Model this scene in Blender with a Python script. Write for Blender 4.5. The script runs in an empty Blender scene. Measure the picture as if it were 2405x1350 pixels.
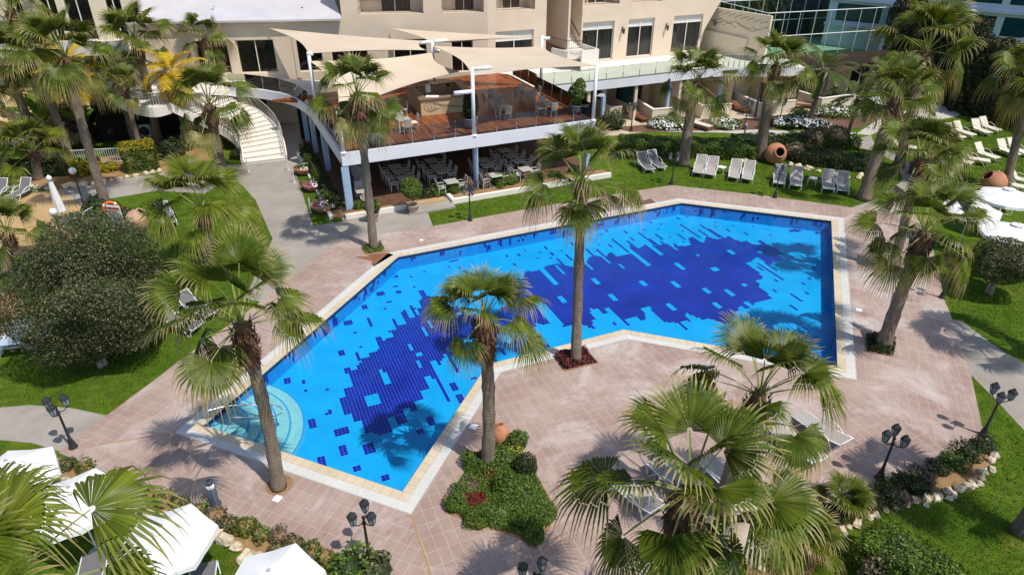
import bpy, math, random
import numpy as np
from mathutils import Vector, Matrix
from mathutils.geometry import tessellate_polygon
R = math.radians
PI = math.pi
rng = random.Random(7)
SC = bpy.context.scene
COL = SC.collection

# ---------------------------------------------------------------- camera, world, sun, exposure
HC = 16.0                                  # camera height in metres
FPX, PITCH, ROLL = 1577.2334, 0.5302181, -0.0030667    # focal length in photo pixels (2405 wide), tilt down, roll
PW, PH = 2405.0, 1350.0
_fw = np.array([0, math.cos(PITCH), -math.sin(PITCH)]); _rt = np.array([1., 0, 0]); _dn = np.cross(_fw, _rt)
_c, _s = math.cos(ROLL), math.sin(ROLL)
CAMM = np.array([_c*_rt+_s*_dn, -_s*_rt+_c*_dn, _fw])
cam = bpy.data.cameras.new('camera'); camo = bpy.data.objects.new('camera', cam); COL.objects.link(camo)
cam.sensor_fit = 'HORIZONTAL'; cam.sensor_width = 36.0; cam.lens = 36.0*FPX/PW
cam.clip_start = 0.1; cam.clip_end = 900
_m = Matrix.Identity(4)
for i in range(3):
    _m[i][0] = CAMM[0][i]; _m[i][1] = -CAMM[1][i]; _m[i][2] = -CAMM[2][i]
_m[2][3] = HC
camo.matrix_world = _m
SC.camera = camo

SUN_DIR = Vector((0.385, -0.30, 0.875)).normalized()      # towards the sun
wd = bpy.data.worlds.new('World'); SC.world = wd; wd.use_nodes = True
nt = wd.node_tree; bgn = nt.nodes['Background']
sky = nt.nodes.new('ShaderNodeTexSky'); sky.sky_type = 'NISHITA'; sky.sun_disc = False
sky.sun_elevation = math.asin(SUN_DIR.z); sky.sun_rotation = math.atan2(SUN_DIR.x, SUN_DIR.y)
nt.links.new(sky.outputs[0], bgn.inputs[0]); bgn.inputs[1].default_value = 0.148
sl = bpy.data.lights.new('sun', 'SUN'); sl.energy = 4.3; sl.angle = R(0.5); sl.color = (1.0, 0.94, 0.85)
so = bpy.data.objects.new('sun', sl); COL.objects.link(so)
so.rotation_euler = (-SUN_DIR).to_track_quat('-Z', 'Y').to_euler(); so.location = (20, -10, 40)
SC.view_settings.view_transform = 'Standard'; SC.view_settings.look = 'None'
SC.view_settings.exposure = 0.0; SC.view_settings.gamma = 1.0
try: SC.view_settings.use_curve_mapping = False
except Exception: pass
SC.render.engine = 'CYCLES'
SC.cycles.max_bounces = 8; SC.cycles.transparent_max_bounces = 16; SC.cycles.diffuse_bounces = 3
SC.cycles.glossy_bounces = 3; SC.cycles.transmission_bounces = 4
SC.cycles.caustics_reflective = False; SC.cycles.caustics_refractive = False
SC.cycles.sample_clamp_indirect = 6.0

# ---------------------------------------------------------------- surveying: photo pixel + known height -> point in metres
def at(px, py, z=0.0):
    d = np.array([(px-PW/2)/FPX, (py-PH/2)/FPX, 1.0]) @ CAMM
    t = (z-HC)/d[2]
    return Vector((d[0]*t, d[1]*t, z))
def g2(px, py, z=0.0):
    q = at(px, py, z); return (q.x, q.y)
def upright(base, top):                    # foot pixel + head pixel of something upright -> foot point, height
    b = at(*base); d = np.array([(top[0]-PW/2)/FPX, (top[1]-PH/2)/FPX, 1.0]) @ CAMM
    t = (b.x*d[0]+b.y*d[1])/(d[0]**2+d[1]**2)
    return b, Vector((d[0]*t, d[1]*t, HC+d[2]*t))
# the hotel's own axes: u runs along the front edge of the wooden terrace, v towards the building
BA = R(24.2); BO = Vector((-9.5, 35.85, 0)); UX = Vector((math.cos(BA), math.sin(BA), 0)); VX = Vector((-math.sin(BA), math.cos(BA), 0))
def uvw(u, v, z=0.0):
    q = BO+UX*u+VX*v; return Vector((q.x, q.y, z))
def touv(px, py, z):
    q = at(px, py, z)-BO; return (q.dot(UX), q.dot(VX))

# ---------------------------------------------------------------- materials
MATS = {}
def _nodes(name):
    m = bpy.data.materials.new(name); m.use_nodes = True
    return m, m.node_tree, m.node_tree.nodes['Principled BSDF']
def N(t, kind, **kw):
    n = t.nodes.new(kind)
    for k, v in kw.items():
        if k.startswith('i_'):
            key = k[2:]; key = int(key) if key.isdigit() else key.replace('_', ' ')
            n.inputs[key].default_value = v
        else: setattr(n, k, v)
    return n
def mixc(t, fac, a, b, blend='MIX'):
    n = t.nodes.new('ShaderNodeMix'); n.data_type = 'RGBA'; n.blend_type = blend
    for i, v in ((0, fac), (6, a), (7, b)):
        if hasattr(v, 'is_output') or isinstance(v, bpy.types.NodeSocket): t.links.new(v, n.inputs[i])
        elif i == 0: n.inputs[0].default_value = v
        else: n.inputs[i].default_value = (*v, 1) if len(v) == 3 else v
    return n.outputs[2]
def ramp(t, src, stops):
    r = t.nodes.new('ShaderNodeValToRGB'); e = r.color_ramp.elements
    while len(e) < len(stops): e.new(0.5)
    for k, (p, c) in enumerate(stops):
        e[k].position = p; e[k].color = (c, c, c, 1) if isinstance(c, (int, float)) else (*c, 1)
    t.links.new(src, r.inputs[0]); return r.outputs[0]
def noise(t, scale, detail=4, rough=.6, coord=None, dist=0.0):
    n = N(t, 'ShaderNodeTexNoise', i_Scale=scale, i_Detail=detail, i_Roughness=rough, i_Distortion=dist)
    if coord is None:
        tc = N(t, 'ShaderNodeTexCoord'); coord = tc.outputs['Object']
    t.links.new(coord, n.inputs['Vector']); return n.outputs[0]
def bump(t, src, strength, dist, bs, chain=None):
    b = N(t, 'ShaderNodeBump', i_Strength=strength, i_Distance=dist); t.links.new(src, b.inputs['Height'])
    if chain is not None: t.links.new(chain, b.inputs['Normal'])
    t.links.new(b.outputs[0], bs.inputs['Normal']); return b.outputs[0]
def mat(name, col, rough=.6, col2=None, ns=3.0, nb=None, metal=0.0, spec=.4, lo=.35, hi=.65, alpha=None, coat=0, rnd=0.0):
    m, t, b = _nodes(name)
    b.inputs['Roughness'].default_value = rough; b.inputs['Metallic'].default_value = metal
    b.inputs['Specular IOR Level'].default_value = spec
    if coat: b.inputs['Coat Weight'].default_value = coat
    c = None
    if col2 is not None:
        f = ramp(t, noise(t, ns), [(lo, 0), (hi, 1)]); c = mixc(t, f, col, col2)
    if rnd:
        oi = N(t, 'ShaderNodeObjectInfo'); f = ramp(t, oi.outputs['Random'], [(0, 1-rnd), (1, 1+rnd)])
        if c is None: c = mixc(t, 1.0, col, f, 'MULTIPLY')
        else: c = mixc(t, 1.0, c, f, 'MULTIPLY')
    if c is None: b.inputs['Base Color'].default_value = (*col, 1)
    else: t.links.new(c, b.inputs['Base Color'])
    if nb: bump(t, noise(t, nb[0], 5), nb[1], nb[2] if len(nb) > 2 else .02, b)
    MATS[name] = m
    return m
def leafmat(name, c1, c2, c3=None, trans=.35, rough=.45, ns=1.6, tip=None, hue=.0):
    """foliage: clumps of two greens, a little variation from leaf to leaf, light through the blades"""
    m, t, b = _nodes(name)
    tc = N(t, 'ShaderNodeTexCoord')
    f = ramp(t, noise(t, ns, 3, .6, tc.outputs['Object']), [(.36, 0), (.64, 1)])
    c = mixc(t, f, c1, c2)
    ge = N(t, 'ShaderNodeNewGeometry')
    if c3 is not None:
        f3 = ramp(t, ge.outputs['Random Per Island'], [(.72, 0), (.95, 1)]); c = mixc(t, f3, c, c3)
    f2 = ramp(t, ge.outputs['Random Per Island'], [(0, .62), (1, 1.32)])
    c = mixc(t, 1.0, c, f2, 'MULTIPLY')
    if tip is not None:
        uv = N(t, 'ShaderNodeUVMap'); sp = N(t, 'ShaderNodeSeparateXYZ'); t.links.new(uv.outputs[0], sp.inputs[0])
        ad = N(t, 'ShaderNodeMath', operation='ADD'); t.links.new(sp.outputs[0], ad.inputs[0])
        nz = N(t, 'ShaderNodeMath', operation='MULTIPLY_ADD', i_1=.5, i_2=-.25); t.links.new(noise(t, 3.0, 2, .5, tc.outputs['Object']), nz.inputs[0])
        t.links.new(nz.outputs[0], ad.inputs[1])
        ft = ramp(t, ad.outputs[0], [(.70, 0), (.98, 1)]); c = mixc(t, ft, c, tip)
        # y of the UV stores how old a frond is: old ones turn straw-coloured
        fo = ramp(t, sp.outputs[1], [(.55, 0), (1.0, .85)]); c = mixc(t, fo, c, (.33, .27, .10))
        # petioles pale
        fp = ramp(t, sp.outputs[0], [(.0, .8), (.03, 0)]); c = mixc(t, fp, c, (.30, .34, .12))
    t.links.new(c, b.inputs['Base Color']); b.inputs['Roughness'].default_value = rough
    b.inputs['Specular IOR Level'].default_value = .22
    tr = N(t, 'ShaderNodeBsdfTranslucent'); cy = mixc(t, 1.0, c, (1.35, 1.25, .55), 'MULTIPLY'); t.links.new(cy, tr.inputs[0])
    mx = N(t, 'ShaderNodeMixShader', i_0=trans); t.links.new(b.outputs[0], mx.inputs[1]); t.links.new(tr.outputs[0], mx.inputs[2])
    out = [n for n in t.nodes if n.type == 'OUTPUT_MATERIAL'][0]; t.links.new(mx.outputs[0], out.inputs[0])
    MATS[name] = m; return m

def lawn_mat():
    m, t, b = _nodes('lawn'); tc = N(t, 'ShaderNodeTexCoord'); o = tc.outputs['Object']
    big = ramp(t, noise(t, .35, 4, .6, o), [(.35, 0), (.65, 1)])
    c = mixc(t, big, (.078, .155, .008), (.135, .205, .016))
    mid = ramp(t, noise(t, 2.3, 5, .7, o), [(.38, 0), (.66, 1)]); c = mixc(t, mid, c, (.062, .112, .008))
    fine = ramp(t, noise(t, 28, 3, .75, o), [(.30, .40), (.72, 1.65)]); c = mixc(t, 1.0, c, fine, 'MULTIPLY')
    dry = ramp(t, noise(t, .8, 5, .75, o), [(.56, 0), (.72, .8)]); c = mixc(t, dry, c, (.21, .20, .045))
    t.links.new(c, b.inputs['Base Color']); b.inputs['Roughness'].default_value = .85; b.inputs['Specular IOR Level'].default_value = .1
    bump(t, noise(t, 34, 3, .8, o), 1.0, .05, b, None); MATS['lawn'] = m
lawn_mat()
def tile_mat(name, sx, sy, base, base2, grout, gw=.012, stain=None, bleach=None, off=.0, rough=.55, bstr=.25, seed=0):
    m, t, b = _nodes(name); tc = N(t, 'ShaderNodeTexCoord'); o = tc.outputs['Object']
    br = N(t, 'ShaderNodeTexBrick', offset=off, offset_frequency=2, squash=1.0)
    br.inputs['Scale'].default_value = 1.0; br.inputs['Mortar Size'].default_value = gw; br.inputs['Mortar Smooth'].default_value = .15
    br.inputs['Brick Width'].default_value = sx; br.inputs['Row Height'].default_value = sy; br.inputs['Bias'].default_value = 0.0
    br.inputs['Color1'].default_value = (.90, .90, .90, 1); br.inputs['Color2'].default_value = (1.06, 1.06, 1.06, 1); br.inputs['Mortar'].default_value = (1, 1, 1, 1)
    t.links.new(o, br.inputs['Vector'])
    c = mixc(t, ramp(t, noise(t, .45, 5, .65, o), [(.36, 0), (.62, 1)]), base, base2)
    c = mixc(t, .7, c, br.outputs['Color'], 'MULTIPLY')
    c = mixc(t, ramp(t, noise(t, 40, 3, .7, o), [(.3, .86), (.7, 1.12)]), (0, 0, 0), c) if False else mixc(t, 1.0, c, ramp(t, noise(t, 22, 4, .75, o), [(.3, .84), (.7, 1.14)]), 'MULTIPLY')
    if stain is not None:
        c = mixc(t, ramp(t, noise(t, .9, 6, .7, o, .4), [(.55, 0), (.75, .6)]), c, stain)
    if bleach is not None:
        c = mixc(t, ramp(t, noise(t, .33, 7, .72, o, .8), [(.50, 0), (.70, .85)]), c, bleach)
    c = mixc(t, br.outputs['Fac'], c, grout)
    t.links.new(c, b.inputs['Base Color']); b.inputs['Roughness'].default_value = rough; b.inputs['Specular IOR Level'].default_value = .25
    inv = N(t, 'ShaderNodeMath', operation='SUBTRACT', i_0=1.0); t.links.new(br.outputs['Fac'], inv.inputs[1])
    bump(t, inv.outputs[0], bstr, .01, b, None); MATS[name] = m
tile_mat('paving', .50, .336, (.315, .215, .180), (.405, .310, .265), (.47, .385, .325), .008, stain=(.24, .125, .095), bleach=(.58, .53, .50), off=.0)
tile_mat('coping_tan', .33, .50, (.54, .45, .31), (.61, .52, .38), (.36, .28, .17), .008)
tile_mat('grating', .03, .34, (.72, .71, .67), (.80, .79, .75), (.30, .29, .27), .006, bstr=.5)
tile_mat('wall_tile', .13, .13, (.008, .29, .72), (.010, .33, .78), (.03, .33, .74), .008, rough=.3)
tile_mat('patio_tile', .4, .4, (.52, .42, .31), (.60, .50, .38), (.40, .33, .25), .01)
tile_mat('terracotta_floor', .3, .3, (.13, .062, .04), (.19, .10, .07), (.11, .07, .05), .012)
def conc_mat(name, a, c_, sp=90):
    m, t, b = _nodes(name); tc = N(t, 'ShaderNodeTexCoord'); o = tc.outputs['Object']
    c = mixc(t, ramp(t, noise(t, .5, 6, .7, o), [(.35, 0), (.66, 1)]), a, c_)
    c = mixc(t, 1.0, c, ramp(t, noise(t, sp, 2, .8, o), [(.32, .62), (.70, 1.30)]), 'MULTIPLY')
    c = mixc(t, ramp(t, noise(t, 1.4, 6, .75, o), [(.58, 0), (.78, .5)]), c, tuple(x*.55 for x in a))
    t.links.new(c, b.inputs['Base Color']); b.inputs['Roughness'].default_value = .8; b.inputs['Specular IOR Level'].default_value = .2
    bump(t, noise(t, sp, 3, .8, o), .35, .01, b, None); MATS[name] = m
conc_mat('concrete', (.29, .26, .225), (.38, .345, .305))
conc_mat('pale_concrete', (.46, .43, .38), (.56, .53, .47))
conc_mat('sandy_paving', (.44, .29, .14), (.50, .35, .18))
conc_mat('soil', (.25, .145, .065), (.36, .22, .105), 24)
conc_mat('path_side', (.33, .30, .27), (.42, .39, .35))
def wood_mat(name, a, c_, w=.12, rough=.32, ang=0.0):
    m, t, b = _nodes(name); tc = N(t, 'ShaderNodeTexCoord')
    mp = N(t, 'ShaderNodeMapping'); mp.inputs['Rotation'].default_value = (0, 0, ang); t.links.new(tc.outputs['Object'], mp.inputs['Vector'])
    br = N(t, 'ShaderNodeTexBrick', offset=.37, offset_frequency=2)
    for k, v in (('Scale', 1.0), ('Mortar Size', .006), ('Mortar Smooth', .1), ('Brick Width', 2.1), ('Row Height', w), ('Bias', 0.0)): br.inputs[k].default_value = v
    br.inputs['Color1'].default_value = (.0, .0, .0, 1); br.inputs['Color2'].default_value = (1, 1, 1, 1); br.inputs['Mortar'].default_value = (.5, .5, .5, 1)
    t.links.new(mp.outputs[0], br.inputs['Vector'])
    c = mixc(t, br.outputs['Color'], a, c_)
    m2 = N(t, 'ShaderNodeMapping'); m2.inputs['Scale'].default_value = (1.2, 26, 1); t.links.new(mp.outputs[0], m2.inputs['Vector'])
    c = mixc(t, 1.0, c, ramp(t, noise(t, 1.0, 5, .7, m2.outputs[0]), [(.3, .55), (.72, 1.4)]), 'MULTIPLY')
    c = mixc(t, ramp(t, noise(t, .5, 5, .65, mp.outputs[0]), [(.5, 0), (.78, .5)]), c, tuple(min(1, x*1.5+.02) for x in c_))
    c = mixc(t, br.outputs['Fac'], c, (.03, .012, .006))
    t.links.new(c, b.inputs['Base Color']); b.inputs['Roughness'].default_value = rough; b.inputs['Specular IOR Level'].default_value = .4
    inv = N(t, 'ShaderNodeMath', operation='SUBTRACT', i_0=1.0); t.links.new(br.outputs['Fac'], inv.inputs[1])
    bump(t, inv.outputs[0], .4, .01, b, None); MATS[name] = m
wood_mat('deck_wood', (.17, .042, .013), (.37, .115, .036), .12, .34, PI/2)
wood_mat('pale_wood', (.34, .23, .12), (.42, .29, .16), .3, .45)
wood_mat('brown_wood', (.16, .06, .03), (.22, .09, .045), .09, .5)
wood_mat('blue_white_plank', (.50, .62, .74), (.58, .69, .80), .14, .5)
def mosaic_mat():
    m, t, b = _nodes('mosaic_blue'); tc = N(t, 'ShaderNodeTexCoord'); o = tc.outputs['Object']
    br = N(t, 'ShaderNodeTexBrick', offset=0.0)
    for k, v in (('Scale', 1.0), ('Mortar Size', .0105), ('Mortar Smooth', .2), ('Brick Width', .13), ('Row Height', .13), ('Bias', 0.0)): br.inputs[k].default_value = v
    br.inputs['Color1'].default_value = (.001, .004, .180, 1); br.inputs['Color2'].default_value = (.002, .006, .27, 1); br.inputs['Mortar'].default_value = (.045, .11, .62, 1)
    t.links.new(o, br.inputs['Vector'])
    c = mixc(t, 1.0, br.outputs['Color'], ramp(t, noise(t, .7, 4, .6, o), [(.3, .75), (.7, 1.25)]), 'MULTIPLY')
    t.links.new(c, b.inputs['Base Color']); b.inputs['Roughness'].default_value = .35; MATS['mosaic_blue'] = m
mosaic_mat()
mat('pool_floor', (.004, .345, .75), .4, (.006, .40, .82), 1.1)
mat('pool_step', (.17, .50, .56), .5, (.27, .60, .62), 9.0)
def water_mat():
    m = bpy.data.materials.new('water'); m.use_nodes = True; t = m.node_tree; t.nodes.clear()
    out = N(t, 'ShaderNodeOutputMaterial'); tr = N(t, 'ShaderNodeBsdfTransparent'); gl = N(t, 'ShaderNodeBsdfGlossy', i_Roughness=.02)
    tr.inputs[0].default_value = (.93, .975, 1, 1)
    fr = N(t, 'ShaderNodeFresnel', i_IOR=1.33); mx = N(t, 'ShaderNodeMixShader')
    tc = N(t, 'ShaderNodeTexCoord'); b = N(t, 'ShaderNodeBump', i_Strength=.25, i_Distance=.03)
    t.links.new(noise(t, 2.6, 3, .55, tc.outputs['Object'], .6), b.inputs['Height'])
    t.links.new(b.outputs[0], fr.inputs['Normal']); t.links.new(b.outputs[0], gl.inputs['Normal'])
    t.links.new(fr.outputs[0], mx.inputs[0]); t.links.new(tr.outputs[0], mx.inputs[1]); t.links.new(gl.outputs[0], mx.inputs[2]); t.links.new(mx.outputs[0], out.inputs[0])
    MATS['water'] = m
water_mat()
def glass_mat(name, tint, ior=1.45, rough=.0):
    m = bpy.data.materials.new(name); m.use_nodes = True; t = m.node_tree; t.nodes.clear()
    out = N(t, 'ShaderNodeOutputMaterial'); tr = N(t, 'ShaderNodeBsdfTransparent'); gl = N(t, 'ShaderNodeBsdfGlossy', i_Roughness=rough)
    tr.inputs[0].default_value = (*tint, 1); fr = N(t, 'ShaderNodeFresnel', i_IOR=ior); mx = N(t, 'ShaderNodeMixShader')
    t.links.new(fr.outputs[0], mx.inputs[0]); t.links.new(tr.outputs[0], mx.inputs[1]); t.links.new(gl.outputs[0], mx.inputs[2]); t.links.new(mx.outputs[0], out.inputs[0])
    MATS[name] = m
glass_mat('glass', (.80, .86, .82)); glass_mat('window_glass', (.80, .84, .84), 1.55)
def curtain_mat(name, a, c_):
    m, t, b = _nodes(name); tc = N(t, 'ShaderNodeTexCoord')
    w = N(t, 'ShaderNodeTexWave', wave_type='BANDS', bands_direction='X', i_Scale=2.6, i_Distortion=2.5, i_Detail=2.0); w.inputs['Detail Scale'].default_value = 1.5
    mp = N(t, 'ShaderNodeMapping'); mp.inputs['Scale'].default_value = (1, 1, .05); t.links.new(tc.outputs['Object'], mp.inputs[0]); t.links.new(mp.outputs[0], w.inputs['Vector'])
    c = mixc(t, w.outputs['Fac'], a, c_); t.links.new(c, b.inputs['Base Color']); b.inputs['Roughness'].default_value = .8
    bump(t, w.outputs['Fac'], .8, .05, b, None); MATS[name] = m
curtain_mat('curtain', (.085, .068, .055), (.40, .34, .28)); curtain_mat('dark_curtain', (.018, .014, .012), (.13, .095, .072))
mat('stucco', (.66, .545, .415), .85, (.72, .60, .465), .6, (60, .25, .01))
mat('cream_stucco', (.70, .61, .45), .85, (.76, .67, .51), .7, (60, .25, .01))
mat('white_paint', (.74, .75, .78), .5, (.80, .81, .83), 1.2)
mat('white_plaster', (.74, .69, .62), .8, (.80, .75, .68), .5, (50, .15, .01))
mat('white_stair', (.72, .67, .59), .7, (.78, .73, .66), 2)
mat('roof_white', (.47, .45, .48), .7, (.53, .51, .53), .5, (8, .15, .01))
mat('fascia', (.66, .68, .74), .55, (.72, .74, .79), .8)
mat('blue_column', (.30, .43, .60), .5, (.36, .50, .66), .9)
mat('sail', (.55, .455, .335), .8, (.60, .50, .375), .5, (120, .1, .004))
mat('room_shade', (.012, .010, .009), .9)  # near black, stands for deep shade below terrace and bridge
mat('dark_frame', (.02, .018, .016), .4)
mat('teal_glass', (.006, .05, .065), .08, (.015, .085, .10), .3, spec=.8)
mat('iron', (.028, .028, .032), .45, (.05, .05, .055), 6, metal=.3)
mat('lamp_glass', (.30, .34, .42), .2, spec=.6)
mat('white_globe', (.82, .84, .86), .3)
mat('steel', (.55, .56, .57), .25, metal=.9)
mat('alu_white', (.76, .78, .80), .4)
mat('sling_grey', (.34, .31, .285), .8, (.40, .37, .34), 18)
mat('sling_dark', (.13, .125, .13), .8, (.17, .165, .17), 18)
mat('sling_cream', (.60, .55, .46), .8, (.66, .61, .52), 18)
mat('canvas_white', (.78, .78, .79), .75, (.84, .84, .84), 1.4, (5, .25, .02))
mat('terracotta', (.42, .17, .085), .8, (.52, .24, .135), 2.2, (14, .4, .02))
mat('old_terracotta', (.40, .24, .15), .85, (.50, .34, .23), 2.4, (12, .5, .03))
mat('pot_dark', (.02, .014, .01), .9)
mat('pot_blue', (.26, .36, .42), .45, (.33, .43, .48), 3)
mat('pot_grey', (.20, .22, .25), .5, (.26, .28, .31), 3)
mat('clay_grey', (.42, .34, .26), .85, (.50, .42, .33), 4, (20, .3, .02))
mat('stone', (.52, .43, .30), .9, (.66, .57, .43), 3.5, (7, .9, .06), rnd=.15)
mat('rock_yellow', (.50, .37, .19), .9, (.66, .52, .31), 1.1, (2.5, 1.0, .25))
mat('rock_shaded', (.08, .055, .03), .9, (.16, .11, .06), 1.1, (2.5, 1.0, .25))  # same rock in a darker colour, stands for shade under the bridge
mat('table_top', (.40, .37, .32), .5, (.45, .42, .37), 6)
mat('chair_grey', (.44, .42, .39), .7, (.50, .48, .45), 30)
mat('cushion', (.62, .58, .52), .85)
mat('bar_panel', (.52, .40, .24), .55, (.57, .44, .28), 1.5)
mat('bar_top', (.20, .13, .08), .35, (.26, .17, .11), 3)
mat('paper', (.80, .79, .76), .7)
mat('red', (.55, .03, .025), .5); mat('orange', (.72, .13, .02), .5); mat('sign_blue', (.05, .12, .45), .5)
mat('skin', (.55, .33, .23), .55, (.60, .37, .26), 5); mat('hair', (.035, .018, .012), .45, (.06, .03, .02), 9)
mat('grey_cloth', (.20, .20, .21), .85, (.26, .26, .27), 14); mat('stripe_cloth', (.50, .50, .50), .85, (.06, .06, .08), 9, lo=.47, hi=.53)
mat('bollard_blue', (.05, .075, .11), .45, (.08, .11, .15), 4); mat('navy', (.02, .03, .06), .5)
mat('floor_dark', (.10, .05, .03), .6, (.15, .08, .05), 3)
mat('mural_line', (.22, .17, .11), .8); mat('green_glass_line', (.30, .42, .36), .4)
mat('court_green', (.16, .34, .20), .8, (.22, .40, .26), .4); mat('ac_white', (.62, .62, .60), .5)
mat('shade_brown', (.07, .04, .025), .6, (.10, .06, .035), 5)
mat('cushion_brown', (.34, .22, .14), .85, (.40, .27, .18), 5); mat('umbrella_grey', (.40, .40, .40), .5)
mat('blue_facade', (.50, .58, .70), .7, (.56, .64, .75), .4)
mat('petal_white', (.82, .82, .82), .6); mat('petal_purple', (.24, .03, .26), .6, (.50, .10, .35), 9); mat('petal_yellow', (.60, .44, .03), .6)
mat('wet', (.20, .085, .045), .3, (.26, .12, .06), 2); mat('joint', (.33, .19, .08), .8, (.38, .23, .11), 5)
mat('bark', (.155, .115, .085), .9, (.23, .185, .145), 5, (12, .8, .03))
mat('bark_pale', (.30, .25, .20), .9, (.40, .34, .28), 5, (12, .8, .03))
mat('shag', (.105, .052, .032), .9, (.20, .11, .066), 4, (10, .6, .03))
def trunk_mat():
    m, t, b = _nodes('palm_trunk'); tc = N(t, 'ShaderNodeTexCoord')
    w = N(t, 'ShaderNodeTexWave', wave_type='BANDS', bands_direction='Z', i_Scale=5.5, i_Distortion=1.6, i_Detail=3.0); w.inputs['Detail Scale'].default_value = 2.2
    t.links.new(tc.outputs['Object'], w.inputs['Vector'])
    c = mixc(t, ramp(t, noise(t, 2.2, 5, .7), [(.35, 0), (.65, 1)]), (.225, .175, .130), (.335, .28, .225))
    c = mixc(t, ramp(t, w.outputs['Fac'], [(.05, .75), (.4, 0)]), c, (.12, .088, .064))
    mp = N(t, 'ShaderNodeMapping'); mp.inputs['Scale'].default_value = (14, 14, 1.6); t.links.new(tc.outputs['Object'], mp.inputs[0])
    c = mixc(t, 1.0, c, ramp(t, noise(t, 1.0, 4, .7, mp.outputs[0]), [(.3, .62), (.7, 1.25)]), 'MULTIPLY')
    t.links.new(c, b.inputs['Base Color']); b.inputs['Roughness'].default_value = .9; b.inputs['Specular IOR Level'].default_value = .15
    n1 = bump(t, w.outputs['Fac'], .7, .03, b, None); bump(t, noise(t, 1.0, 4, .7, mp.outputs[0]), .5, .02, b, n1); MATS['palm_trunk'] = m
trunk_mat()
leafmat('palm_leaf', (.060, .098, .008), (.120, .152, .014), None, .24, .38, 1.3, tip=(.42, .33, .14))
leafmat('palm_leaf_bright', (.095, .140, .010), (.165, .200, .018), None, .30, .38, 1.3, tip=(.40, .34, .13))
leafmat('feather_leaf', (.065, .105, .022), (.10, .14, .03), None, .3, .4, 1.5, tip=(.30, .25, .09))
leafmat('yellow_leaf', (.50, .33, .015), (.62, .46, .03), (.42, .36, .04), .3, .5, 2)
leafmat('olive_leaf', (.050, .068, .026), (.088, .108, .042), (.20, .19, .10), .2, .5, 1.3)
leafmat('hedge_leaf', (.060, .108, .014), (.105, .165, .020), (.14, .19, .035), .22, .5, 1.7)
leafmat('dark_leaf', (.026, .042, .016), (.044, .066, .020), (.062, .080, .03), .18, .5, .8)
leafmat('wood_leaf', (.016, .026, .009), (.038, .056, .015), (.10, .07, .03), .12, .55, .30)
leafmat('hedge_yellow', (.34, .27, .012), (.24, .24, .02), (.44, .33, .02), .3, .5, 2)
leafmat('bush_leaf', (.075, .135, .024), (.125, .195, .032), (.19, .25, .06), .25, .5, 3)
leafmat('red_leaf', (.16, .022, .016), (.22, .035, .022), None, .2, .5, 3)
leafmat('maroon_leaf', (.085, .020, .026), (.13, .035, .038), (.19, .07, .06), .2, .5, 4)
leafmat('dry_twig', (.17, .12, .085), (.25, .19, .14), (.11, .085, .05), .1, .7, 3)
leafmat('banana_leaf', (.11, .20, .02), (.16, .26, .035), None, .4, .35, 2)
leafmat('grass_blade', (.055, .12, .008), (.095, .16, .013), (.13, .17, .03), .3, .6, .8)
M = MATS
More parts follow.
